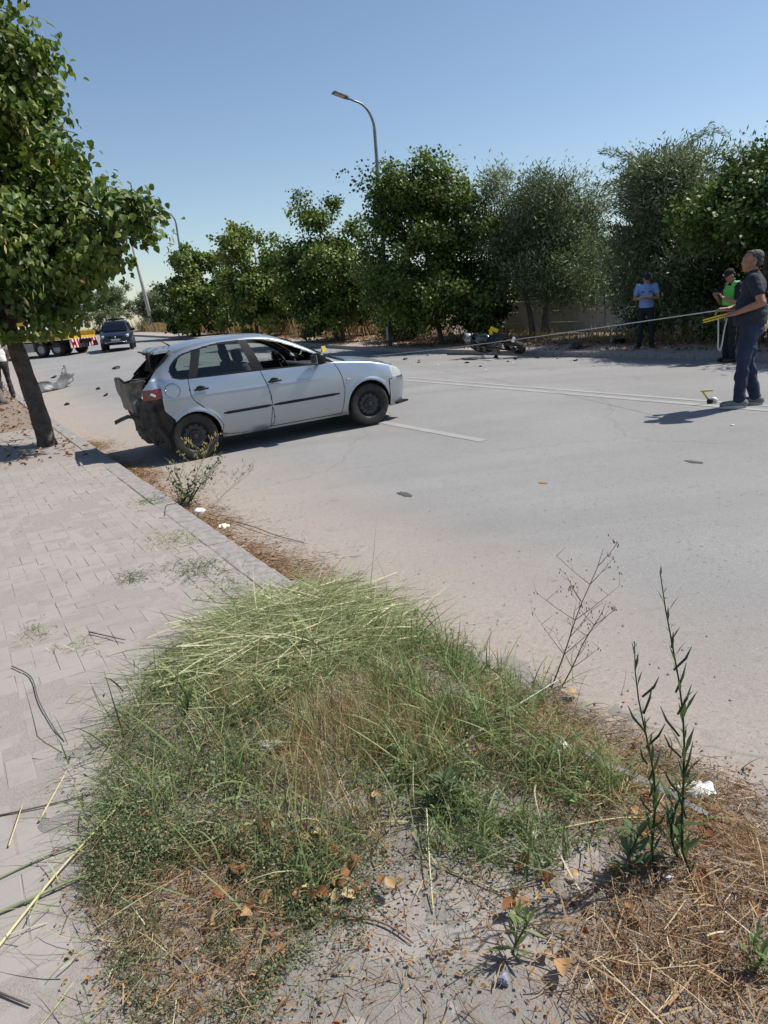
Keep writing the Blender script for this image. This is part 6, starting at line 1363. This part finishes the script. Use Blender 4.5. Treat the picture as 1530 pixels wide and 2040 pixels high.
strands('cut_stalks', S, T, soil_z(S, T) + .13 * soft(HAY, S, T, .5, .05, 1) * r.uniform(.5, 1.05, n), r.normal(rad(20), .5, n) + math.pi * (r.random(n) < .5), r.normal(.04, .12, n), r.uniform(.15, .42, n), r.uniform(.004, .008, n), r.uniform(.05, .3, n), np.clip(r.normal(.85, .15, n), 0, 1), M_HAY, 12, 6, 'pale flattened cut stalks lying on top of the grass heap', 'stalks', taper=False)
parts = [fill(p, c, s_, .3, .3)[:2] for p, c, s_ in ((LEFT, 1500, 435), (CTR, 1500, 436), (GREEN, 1500, 437), (GOLD, 700, 438))]
S = np.concatenate([p[0] for p in parts]); T = np.concatenate([p[1] for p in parts]); kk = fbm2(S * 7, T * 7, 41) > .02; S, T = S[kk], T[kk]; n = len(S); X, Y = xy(S, T)
tag(scatter('broad_weeds', QUAD_V * np.array([.5, 1, 1.6]), QUAD_F, np.stack([X, Y, soil_z(S, T) + r.uniform(.01, .11, n)], 1), rot_frames(r.normal(0, 1, (n, 3)) + np.array([0, 0, .3]), r.normal(0, .6, (n, 3)) + np.array([0, 0, .8])), r.uniform(.012, .028, n), np.clip(r.normal(.25, .18, n), 0, 1), M_GRASS), 'small broad-leaved weeds tangled in the grass', 'weeds', kind='stuff')
# long single blades arching out
r = np.random.default_rng(430)
for i, (s, t, az, el, L, W, bd, tn) in enumerate([(-1.10, 2.45, rad(150), .55, .52, .010, .25, .25), (-.98, 2.55, rad(118), .75, .45, .009, .3, .3), (-1.05, 2.35, rad(190), .35, .30, .010, .35, .2), (-.85, 2.0, rad(250), .5, .36, .012, .6, .55), (-.95, 2.05, rad(210), .6, .34, .012, .7, .5), (-.60, 1.75, rad(20), .8, .30, .010, .6, .6), (-.35, 1.55, rad(80), 1.1, .28, .009, .4, .5), (-.30, 2.6, rad(70), 1.2, .34, .009, .35, .5), (.0, 3.2, rad(110), .9, .40, .008, .2, .2), (-.05, 3.3, rad(30), 1.0, .32, .007, .3, .4), (-.25, 3.4, rad(100), 1.2, .33, .008, .3, .3), (.05, 2.0, rad(60), 1.1, .30, .010, .3, .7), (-.75, 2.9, rad(160), .6, .30, .009, .5, .35), (-.15, 1.6, rad(340), .5, .34, .010, .7, .5)]):
    a = np.array
    strands('long_grass_blade', a([s]), a([t]), a([float(soil_z(s, t))]), a([az]), a([el]), a([L]), a([W]), a([bd]), a([tn]), M_GRASS, 440 + i, 10, ['long dark blade reaching left over the pavers', 'long blade leaning up-left over the pavers', 'bent dark blade lying left onto the pavers', 'broad pale blade drooping towards the viewer', 'broad blade drooping towards lower left', 'pale broad blade bending right in the middle of the patch', 'single upright blade in the centre of the patch', 'tall blade standing behind the dry stalks', 'long blade leaning left at the kerb end of the patch', 'thin blade leaning right at the kerb end', 'tall thin blade standing up from the cut grass heap', 'pale upright blade near the white plastic strip', 'blade bending left beside the feathery green tuft', 'blade bending right above the bare ground'][i], 'grass blade', None)
# ---- feathery tuft on the left
def leafy_stem(name, label, cat, base, tip, n, L, W, m, seed, stem_r=.004, up=.9, stemm=None, spread=.8, start_=.08, tmpl=None, nod=.0, cap_parts=300):
    root = empty(name, base, (0, 0, 0), label, cat); r = np.random.default_rng(seed); tip = np.array(tip, float); pts = []
    for i in range(10): u = i / 9; pts.append(tuple(tip * u + np.array([.02 * math.sin(u * 6 + seed), .02 * math.cos(u * 4.3 + seed), 0]) * (u > 0)))
    MB().tube(pts, list(np.linspace(stem_r, stem_r * .3, 10)), 6).build('stem', stemm or m, root, True)
    tv, tf = tmpl or (OLIVE_V * np.array([.55, 1, 1.5]), OLIVE_F); me = np_mesh('leaf', tv, tf, tint=np.full(len(tv), .35)); me.materials.append(m)
    for k in range(n):
        u = start_ + (1 - start_) * (k + r.random()) / n; i = min(int(u * 9), 8); p = np.array(pts[i]) + (np.array(pts[i + 1]) - np.array(pts[i])) * (u * 9 - i); a = k * 2.4 + r.normal(0, .3)
        if r.random() < .14 and n > 45: continue
        d = np.array([math.cos(a) * spread, math.sin(a) * spread, up + r.normal(0, .5)]); R = rot_frames(d[None], np.array([[-math.cos(a) * .6, -math.sin(a) * .6, 1.0]]))[0]
        o = bpy.data.objects.new('leaf', me); COL.objects.link(o); o.parent = root; M = Matrix(R.tolist()).to_4x4(); M.translation = p; l = L * r.uniform(.35, 1.3) * (1.15 - .65 * u); o.matrix_local = M @ Matrix.Diagonal((l * W, l, l, 1))
    return root
b0 = at(-1.06, 2.62); b0.z = float(soil_z(-1.06, 2.62))
leafy_stem('weed_plant', 'feathery bright green tuft rising left in the weed patch', 'weed', b0, (.03, .03, .27), 70, .075, 1.0, M_GRASS, 5, .005, 1.5, None, .55, .15)
M_WEED = leafmat('weed_leaf', [(0, (.045, .075, .03)), (.35, (.085, .125, .052)), (1, (.15, .20, .09))], .25, .55)
def tall_weed(label, s, t, tip, seed, n, L):
    b = at(s, t); b.z = float(soil_z(s, t)); root = leafy_stem('tall_weed', label, 'weed', b, tip, n, L, 1.05, M_WEED, seed, .0042, 1.5, None, .62, .02)
    # short upright side shoots
    r = np.random.default_rng(seed + 9); tip = np.array(tip); sh = MB()
    for k in range(9):
        u = .22 + .62 * k / 9; p = tip * u; a = r.uniform(0, 6.28); e = p + np.array([math.cos(a) * .055, math.sin(a) * .055, .085]) * (1.25 - .7 * u); sh.tube([tuple(p), tuple((p + e) / 2 + np.array([math.cos(a), math.sin(a), 0]) * .008), tuple(e)], [.003, .0035, .001], 5)
    sh.build('side_shoots', M_WEED, root, True)
    return root
tall_weed('tallest leafy weed standing at right in front of the road', -.09, .985, (-.10, .02, .94), 11, 54, .085)
tall_weed('shorter leafy weed left of the tallest one', -.155, 1.055, (-.06, .02, .74), 12, 52, .075)
leafy_stem('weed_plant', 'small bushy green weed at the foot of the two tall weeds', 'weed', at(-.07, 1.06, .01), (.02, .02, .26), 60, .10, 1.2, M_WEED, 15, .005, .9, None, .9, .02)
leafy_stem('weed_plant', 'broad-leaved grey-green weed left of the tall weeds', 'weed', at(-.19, 1.09, .01), (-.02, .0, .15), 26, .075, 2.6, M_COVER, 16, .005, .5, None, 1.0, .02)
leafy_stem('weed_plant', 'little green weed in the bare ground at the bottom', 'weed', at(-.65, 1.07, .01), (.01, .02, .15), 60, .065, 1.3, M_GRASS, 17, .004, 1.0, None, .9, .02)
leafy_stem('weed_plant', 'dark green weed in the shade hollow at the centre', 'weed', at(-.48, 1.62, .02), (.02, .02, .13), 60, .10, 1.4, M_WEED, 18, .004, .7, None, 1.1, .02)
leafy_stem('weed_plant', 'small green weed at lower right corner', 'weed', at(-.22, .72, .01), (.01, .02, .12), 40, .06, 1.4, M_GRASS, 19, .004, .9, None, .9, .02)
# leaning silvery stem with leaves across the centre
b = at(-.49, 1.80); b.z = float(soil_z(-.49, 1.8)) + .03; e = at(.34, 1.95); e.z = .17
leafy_stem('fallen_weed', 'pale silvery weed stem fallen across the centre of the patch', 'weed', b, tuple(e - b), 40, .085, 1.1, M_WEED, 20, .007, .5, mat('silvery_stem', (.42, .45, .38), (.30, .34, .26), 40, .7), .9, .1)
# dry branching weed by the kerb, bare and brown
def dry_weed(label, base, tip, seed, nb, bl, m, buds=60, rr=.0035, name='dry_weed', budm=None, budr=.0035):
    root = empty(name, base, (0, 0, 0), label, 'weed'); r = np.random.default_rng(seed); tip = np.array(tip, float); b = MB(); ends = []
    main = [tuple(tip * u + np.array([.01 * math.sin(u * 9), .01, 0]) * u) for u in np.linspace(0, 1, 9)]; b.tube(main, list(np.linspace(rr, rr * .35, 9)), 6)
    for k in range(nb):
        u = .25 + .7 * k / nb; p = np.array(main[int(u * 8)]); a = k * 2.4 + r.normal(0, .3); L = bl * (1.2 - u * .7) * r.uniform(.7, 1.2); d = np.array([math.cos(a), math.sin(a) * .6, .75]); q = [tuple(p + d * L * v + np.array([0, 0, .10 * L * v * v])) for v in np.linspace(0, 1, 5)]; b.tube(q, list(np.linspace(rr * .55, rr * .2, 5)), 5)
        for j in range(3):
            st_ = np.array(q[2 + j % 3]); a2 = r.uniform(0, 6.28); e_ = st_ + np.array([math.cos(a2), math.sin(a2), .9]) * L * .28; b.tube([tuple(st_), tuple((st_ + e_) / 2), tuple(e_)], [rr * .3, rr * .25, rr * .15], 4); ends += [e_, st_ + (e_ - st_) * .6, np.array(q[-1])]
    b.build('stems', m, root, True); bd = MB()
    for k in range(buds): e_ = ends[r.integers(len(ends))] + r.normal(0, .008, 3); bd.ell(tuple(e_), (budr * .7, budr * .7, budr * 1.7), None, 5, 4)
    tag(bd.build('buds', budm or m, root), kind='stuff'); return root
M_BROWNSTEM = mat('brown_stem', (.16, .10, .06), (.24, .16, .09), 30, .8)
b0 = at(.46, 2.10); b0.z = float(soil_z(.46, 2.10))
dry_weed('bare reddish-brown branching weed standing at the asphalt edge', b0, (.24, .03, .64), 21, 11, .22, M_BROWNSTEM, 70)
dry_weed('smaller bare brown weed leaning right at the asphalt edge', at(.50, 2.08, .0), (.20, .0, .40), 22, 7, .15, M_BROWNSTEM, 30)
# ---- kerb bush with dry yellow umbels
def kerb_bush():
    base = at(.12, 6.75, .0); root = empty('kerb_bush', base, (0, 0, 0), 'small leafy weed bush growing at the kerb beside the hatchback', 'weed'); r = np.random.default_rng(30); b = MB(); P = []; D = []
    for k in range(20):
        a = r.uniform(0, 6.28); L = r.uniform(.22, .52); d = np.array([math.cos(a) * .45 + .28, math.sin(a) * .35, .85]); q = [np.array([r.normal(0, .05), r.normal(0, .05), 0]) * (1 - v) + d * L * v + np.array([0, 0, -.06 * v * v]) for v in np.linspace(0, 1, 6)]; b.tube([tuple(p) for p in q], list(np.linspace(.003, .001, 6)), 5)
        for j in range(17): v = r.uniform(.1, 1) * 4.99; i = int(v); P.append(q[i] + (q[i + 1] - q[i]) * (v - i) + r.normal(0, .012, 3)); D.append(d + r.normal(0, .8, 3))
    b.build('stems', M_WEED, root, True); P = np.array(P); D = np.array(D); n = len(P)
    scatter('foliage', QUAD_V, QUAD_F, P, rot_frames(D, r.normal(0, .5, (n, 3)) + np.array([0, 0, 1])), r.uniform(.012, .030, n), np.clip(r.normal(.35, .25, n), 0, 1), M_WEED, root); root.scale = (1.3, 1.3, 1.35)
kerb_bush()
M_UMB = mat('yellow_umbel', (.38, .30, .09), (.48, .40, .16), 30, .8)
dry_weed('dry yellow-headed weed leaning against the hatchback rear wheel', at(.18, 6.95), (.36, .10, .62), 31, 14, .26, mat('yellow_stem', (.36, .31, .12), (.28, .25, .10), 30, .8), 130, .0035, budm=M_UMB, budr=.006)
dry_weed('pale dry weed spreading right of the kerb bush', at(.28, 6.5), (.42, .0, .30), 32, 14, .26, mat('straw_stem', (.42, .35, .22), (.34, .28, .18), 30, .8), 260, .0022, budm=mat('straw_stem', (.42, .35, .22)), budr=.0045)
# ---- tufts growing in the pavers
for i, (s, t, n_, lab, mm) in enumerate([(-.80, 4.72, 26, 'small grey-green weed growing between pavers', M_WEED), (-.34, 5.35, 30, 'yellow-green tuft at the kerb joint', M_HAY), (-.34, 3.97, 34, 'dry tuft by the kerb just behind the cut grass', M_HAY), (-.22, 6.77, 26, 'dry green tuft against the kerb beside the bush', M_GRASS), (-.42, 4.55, 40, 'sparse weed in the gap of missing pavers', M_COVER), (-1.45, 4.2, 16, 'flat dry moss clump among the pavers, left', M_HAY), (-1.28, 3.85, 14, 'second flat dry clump nearer the viewer', M_HAY)]):
    root = empty('pavement_weed', at(s, t), (0, 0, 0), lab, 'weed'); r = np.random.default_rng(500 + i); n4 = n_ * (10 if i in (1, 2, 4) else 5); a_ = r.uniform(0, 6.28, n4)
    sg = .11 if i in (1, 2, 4) else .06; S = s + r.normal(0, sg, n4); T = t + r.normal(0, sg * 1.4, n4); o = strands('blades', S, T, np.full(n4, CAP + .002), a_, r.uniform(.2, 1.1, n4), r.uniform(.03, .10, n4), r.uniform(.0025, .005, n4), r.uniform(.2, .8, n4), np.clip(r.normal(.5, .25, n4), 0, 1), mm, 510 + i); o.parent = root; o.matrix_parent_inverse = Matrix.Translation(-root.location)
# ---- long dry stems on the pavers at left
def stem(label, pts, r0, m, name=None):
    name = name or ('twig' if 'twig' in label or 'stick' in label else 'dry_straw')
    return tag(MB().tube(curve_pts(pts, 5), list(np.linspace(r0, r0 * .6, 5 * (len(pts) - 1) + 1)), 7).build(name, m, None, True), label, 'straw' if 'straw' in name else 'twig')
def sp(s, t, dz=0.0): p = at(s, t, dz + .005); return tuple(p)
M_STRAWS = mat('straw_pale', (.52, .46, .27), (.42, .38, .20), 14, .6); M_GRSTEM = mat('green_stem', (.22, .25, .13), (.16, .19, .10), 14, .6); M_DKTWIG = mat('dark_twig', (.07, .055, .045), (.12, .10, .08), 20, .9)
stem('long pale straw lying diagonally across the pavers at lower left', [sp(-1.80, 1.89, .01), sp(-1.60, 2.10, .02), sp(-1.36, 2.30, .035)], .005, M_STRAWS)
stem('greyish-green stem crossing under the long straw', [sp(-1.83, 2.06), sp(-1.65, 2.05, .01), sp(-1.50, 2.05, .012), sp(-1.36, 2.01, .02)], .006, M_GRSTEM)
stem('thin grey-green stem above the crossing straw', [sp(-1.85, 2.20), sp(-1.6, 2.22, .006), sp(-1.38, 2.18, .015)], .004, M_GRSTEM)
stem('curved dark green stalk lying on the pavers at left', [sp(-1.60, 3.80, .004), sp(-1.53, 3.60, .006), sp(-1.525, 3.33, .006), sp(-1.50, 3.05, .004), sp(-1.475, 2.90)], .003, mat('dark_green_stem', (.09, .11, .06), (.07, .085, .05), 14, .7))
stem('thin twig running in from the left edge', [sp(-1.80, 2.57), sp(-1.6, 2.50, .004), sp(-1.40, 2.45, .006)], .0035, M_DKTWIG)
stem('short dark stick at lower left corner', [sp(-1.84, 1.84, .003), sp(-1.72, 1.68, .003)], .004, M_DKTWIG)
stem('straw stub leaning on the low weeds at left', [sp(-1.62, 2.42, .005), sp(-1.50, 2.62, .03)], .0035, M_STRAWS)
stem('short pale straw near the left edge', [sp(-1.72, 2.35, .004), sp(-1.66, 2.55, .008)], .003, M_STRAWS)
stem('long straw lying across the cut grass', [sp(-1.02, 2.95, .02), sp(-.75, 2.92, .09), sp(-.30, 2.80, .12)], .004, M_STRAWS)
stem('second straw lying across the cut grass', [sp(-.80, 2.75, .10), sp(-.45, 2.85, .13), sp(-.18, 2.90, .11)], .0035, M_STRAWS)
stem('pale stalk leaning down to the bare ground', [sp(-.55, 1.62, .06), sp(-.66, 1.45, .03), sp(-.74, 1.32, .0)], .003, M_STRAWS)
stem('straw lying on the bare ground at bottom', [sp(-.62, 1.42, .004), sp(-.50, 1.16, .004)], .003, M_STRAWS)
stem('brown twig on the bare ground', [sp(-1.0, 1.50, .004), sp(-.88, 1.38, .006), sp(-.84, 1.27, .004)], .004, M_BROWNSTEM)
stem('thin straw across the brown clippings at right', [sp(-.10, 1.72, .02), sp(.2, 1.50, .02), sp(.36, 1.42, .015)], .003, M_STRAWS)
stem('straw beside the two tall weeds', [sp(-.30, 1.35, .02), sp(-.02, 1.22, .02), sp(.18, 1.10, .02)], .003, M_STRAWS)
stem('crooked dark twig in the gutter beside the kerb', [sp(.28, 6.0), sp(.36, 5.5, .02), sp(.42, 5.15, .01), sp(.52, 4.85)], .0045, M_DKTWIG)
stem('forked twig near the orange wrapper', [sp(.36, 3.6), sp(.30, 3.30, .01), sp(.33, 3.05)], .004, M_DKTWIG)
stem('crooked twig sticking up from the kerb joint', [sp(-.22, 6.1), sp(-.20, 6.05, .10), sp(-.12, 6.0, .12), sp(-.10, 6.0, .22)], .004, M_DKTWIG)
stem('dark crooked twig on the pavers left of the cut grass', [sp(-1.20, 3.95, .01), sp(-1.06, 3.70, .012)], .004, M_DKTWIG)
# scattered twigs and bits, too many and small to tell apart
r = np.random.default_rng(520); n = 420; S = r.uniform(-3.4, -.25, n); T = r.uniform(1.6, 9, n); tag(strands('paver_debris', S, T, np.full(n, CAP + .004), r.uniform(0, 6.28, n), r.normal(.03, .05, n), r.uniform(.015, .07, n), r.uniform(.002, .004, n), r.uniform(0, .1, n), np.clip(r.normal(.35, .3, n), 0, 1), M_THATCH, 9, 4), 'stray dry bits scattered over the pavers', 'debris', kind='stuff')
n = 900; S = np.abs(r.normal(.3, .5, n)); T = r.uniform(1, 14, n); X, Y = xy(S, T); tag(scatter('grit', np.array([(0, 0, 1.), (1, 0, 0), (-.5, .9, 0), (-.5, -.9, 0)]), np.array([(0, 1, 2), (0, 2, 3), (0, 3, 1)]), np.stack([X, Y, gz(S, T) + .003], 1), np.repeat(np.eye(3)[None], n, 0), r.uniform(.003, .010, n), r.random(n), mat('grit_stone', (.30, .27, .24), (.18, .16, .15), 30, .9)), 'small grit along the near road edge', 'grit', kind='stuff')
# ---- dead leaves
M_DLEAF = leafmat('dead_leaf_single', [(0, (.15, .065, .03)), (.4, (.30, .14, .06)), (.7, (.38, .23, .11)), (1, (.50, .37, .21))], .15, .75, .2, attr='random')
def dead_leaf_mesh(seed):
    r = np.random.default_rng(seed); n = 7; V = []; F = []
    for i in range(n):
        u = i / (n - 1); w = .40 * math.sin(math.pi * min(1, u * .93 + .05)) ** .8
        for q in (-1, -.5, 0, .5, 1): V.append((q * w, u, .22 * abs(q) ** 1.5 * w * 2 + .18 * math.sin(u * 3 + seed) + .05 * r.normal()))
    for i in range(n - 1):
        for q in range(4): F.append((i * 5 + q, i * 5 + q + 1, i * 5 + 6 + q, i * 5 + 5 + q))
    me = np_mesh('dead_leaf', np.array(V), np.array(F)); me.materials.append(M_DLEAF); me.polygons.foreach_set('use_smooth', np.ones(len(F), bool)); return me
_dl = [dead_leaf_mesh(q) for q in range(4)]
def dead_leaf(s, t, L, a, label, seed, group=None, dz=.012, tilt=.2):
    r = random.Random(seed); o = bpy.data.objects.new('dead_leaf', _dl[seed % 4]); COL.objects.link(o); p = at(s, t); o.location = (p.x, p.y, float(soil_z(s, t)) + dz); o.rotation_euler = (r.gauss(0, tilt), r.gauss(0, tilt), a); o.scale = (L, L, L); return tag(o, label, 'leaf', group)
for i, (s, t, L, a, lab) in enumerate([(-.57, 1.0, .055, 2.9, 'long tan curled leaf near the bottom, beside the little green weed'), (-1.29, 2.17, .065, 1.0, 'large orange-brown leaf at the left among the low weeds'), (-.63, 1.76, .055, .7, 'curled tan leaf in the shade hollow at the centre'), (-.16, 1.97, .05, .3, 'pale curled leaf right of the golden stalks'), (.5, 1.98, .055, 2, 'rounded tan leaf at the asphalt edge by the bare brown weed'), (.44, 3.37, .06, 1.2, 'pale curled leaf on the asphalt right of the orange wrapper'), (-.42, 1.28, .055, 1.4, 'yellowish leaf lying on the bare ground'), (.10, 1.05, .06, .4, 'yellowish leaf right of the two tall weeds'), (-1.14, 1.42, .032, 1, 'small bright yellow leaf in the low weeds at the bottom')]):
    dead_leaf(s, t, L, a, lab, 700 + i, dz=.025)
r = np.random.default_rng(540); S, T, _ = fill(DEAD, 70, 541, .1, .15)
for i in range(len(S)): dead_leaf(float(S[i]), float(T[i]), float(r.uniform(.022, .048)), float(r.uniform(0, 6.28)), 'curled orange-brown leaf in the drift of dead leaves at lower left', 720 + i, 'dead leaves drifted at lower left', float(r.uniform(.012, .04)), .5)
S, T, _ = fill([(-.5, 1.5), (.4, 1.5), (.3, .8), (-.6, .8)], 45, 542, .1, .15)
for i in range(len(S)): dead_leaf(float(S[i]), float(T[i]), float(r.uniform(.022, .05)), float(r.uniform(0, 6.28)), 'dry brown leaf among the clippings at lower right', 800 + i, 'dead leaves at lower right', float(r.uniform(.008, .025)), .4)
S, T, _ = fill(GREEN + [], 20, 543, .1, .2)
for i in range(len(S)): dead_leaf(float(S[i]) + .12, float(T[i]) - .1, float(r.uniform(.02, .045)), float(r.uniform(0, 6.28)), 'dry leaf caught along the road side of the weed patch', 860 + i, 'dead leaves on the road side of the patch', float(r.uniform(.008, .03)), .4)
for nm, poly, cnt, sd in (('leaf_crumbs', DEAD, 900, 550), ('leaf_crumbs', FINE, 700, 551), ('leaf_crumbs', BARE, 500, 552), ('leaf_crumbs', STRAW, 500, 553), ('leaf_crumbs', THATCH, 900, 554)):
    S, T, _ = fill(poly, cnt, sd, .35, .4); litter(nm, S, T, .011, soil_z(S, T) - .004, sd, {550: 'brown leaf crumbs in the dead-leaf drift', 551: 'brown leaf crumbs among the low weeds', 552: 'brown leaf crumbs on the bare ground', 553: 'brown leaf crumbs under the pale straw', 554: 'brown leaf crumbs in the road-side clippings'}[sd])
n = 900; r = np.random.default_rng(556); T = r.uniform(3.4, 9, n); S = np.abs(r.normal(.03, .10, n)); litter('leaf_crumbs', S, T, .022, CF * S + .02, 556, 'brown leaf crumbs along the near gutter')
S, T, r = fill(PATCH, 1500, 557); X, Y = xy(S, T); tag(scatter('grit', np.array([(0, 0, .8), (1, 0, 0), (-.5, .9, 0), (-.5, -.9, 0)]), np.array([(0, 1, 2), (0, 2, 3), (0, 3, 1)]), np.stack([X, Y, soil_z(S, T)], 1), np.repeat(np.eye(3)[None], len(S), 0), r.uniform(.002, .007, len(S)), r.random(len(S)), mat('grit_stone', (.30, .27, .24))), 'small grit on the soil of the weed patch', 'grit', kind='stuff')
# ---- litter
def crumple(name, label, s, t, size, m, seed, flat=.6, dz=.0):
    bm = bmesh.new(); bmesh.ops.create_icosphere(bm, subdivisions=3, radius=1)
    for v in bm.verts: f = 1 + .5 * noise2(v.co.x * 2.3 + seed, v.co.y * 2.3 - v.co.z * 1.7, seed); v.co = Vector((v.co.x * f, v.co.y * f * .75, v.co.z * f * flat)) * size
    me = bpy.data.meshes.new(name); bm.to_mesh(me); bm.free(); o = link(name, me, m); p = at(s, t); o.location = (p.x, p.y, float(soil_z(s, t)) + size * flat * .7 + dz); o.rotation_euler = (.2, .1, seed); return tag(o, label, 'litter')
M_ORNG = mat('orange_print', (.75, .17, .02), (.75, .70, .62), 26, .4, lo=.48, hi=.54)
crumple('snack_wrapper', 'crumpled orange and white snack wrapper at the kerb end', .17, 3.60, .055, M_ORNG, 3, .7)
crumple('plastic_bag', 'crumpled white plastic bag behind the tall weeds', .36, 1.27, .05, M_WHITE, 4, .5)
crumple('paper_scrap', 'white paper scrap in the brown clippings', .08, 1.66, .028, M_WHITE, 5, .35)
crumple('paper_scrap', 'white scrap in the gutter beside the kerb bush', .08, 6.05, .05, M_WHITE, 6, .35)
crumple('paper_scrap', 'second white scrap in the gutter nearer the viewer', .10, 5.45, .04, mat('cream_paper', (.62, .55, .40), (.7, .66, .55), 12, .7), 7, .35)
crumple('pebble', 'grey-white pebble on the bare ground', -.33, 1.36, .017, mat('pale_stone', (.45, .45, .46), (.55, .55, .55), 20, .8), 8, .8)
crumple('pebble', 'pale stone showing through the golden stalks', -.82, 2.28, .05, mat('pale_stone', (.45, .45, .46)), 9, .4)
crumple('pebble', 'small stone by the little green weed at the bottom', -.72, 1.05, .016, mat('blue_stone', (.20, .22, .28), (.3, .3, .34), 20, .6), 10, .8)
crumple('plastic_scrap', 'small blue-white scrap at the foot of the tall weeds', -.14, 1.02, .017, M_WHITE, 11, .5)
p0 = at(.10, 1.56); p1 = at(.24, 1.16); ps_ = [(p0.x, p0.y, float(soil_z(.10, 1.56)) + .022), ((p0.x + p1.x) / 2 + .012, (p0.y + p1.y) / 2, float(soil_z(.17, 1.36)) + .03), (p1.x, p1.y, float(soil_z(.24, 1.16)) + .02)]
tag(strap('plastic_strip', curve_pts(ps_, 6), .017, mat('pale_plastic', (.46, .48, .52), (.30, .31, .33), 14, .4), None, (.9, .3, .6), .002), 'white plastic strip lying in the brown clippings at right', 'litter')
tag(strap('plastic_strip', [tuple(at(.22, 1.34, 0) + Vector((0, 0, .05))), tuple(at(.40, 1.30, 0) + Vector((0, 0, .03)))], .012, mat('pale_plastic', (.46, .48, .52)), None, (.3, 1, .2), .002), 'short white plastic strip left of the plastic bag', 'litter')
# stain and scraps on the asphalt
def flat_spot(name, label, s, t, a, b_, m, seed, cat='stain'):
    r = np.random.default_rng(seed); V = [(0, 0, 0)]; n = 18
    for k in range(n): q = 2 * math.pi * k / n; f = r.uniform(.7, 1.15); V.append((a * f * math.cos(q), b_ * f * math.sin(q), 0))
    b = MB().add(V, [(0, 1 + k, 1 + (k + 1) % n) for k in range(n)]); o = b.build(name, m); o.location = at(s, t, .004); o.rotation_euler = (0, 0, ROADROT); return tag(o, label, cat)
M_STAIN = mat('tar_stain', (.06, .057, .055), (.09, .085, .08), 30, .9)
flat_spot('tar_patch', 'small dark tar spot on the asphalt in front of the kerb bush', 1.78, 5.33, .045, .12, M_STAIN, 1)
flat_spot('tar_patch', 'faint tar spot in the middle of the lane', 4.1, 4.0, .04, .10, M_STAIN, 2)
flat_spot('tar_patch', 'dark spot on the asphalt at right', 4.9, 2.9, .03, .08, M_STAIN, 3)
flat_spot('rust_mark', 'small rusty mark on the asphalt in mid lane', 2.8, 4.6, .03, .05, mat('rust_mark', (.32, .18, .06), (.24, .14, .06), 30, .9), 4)
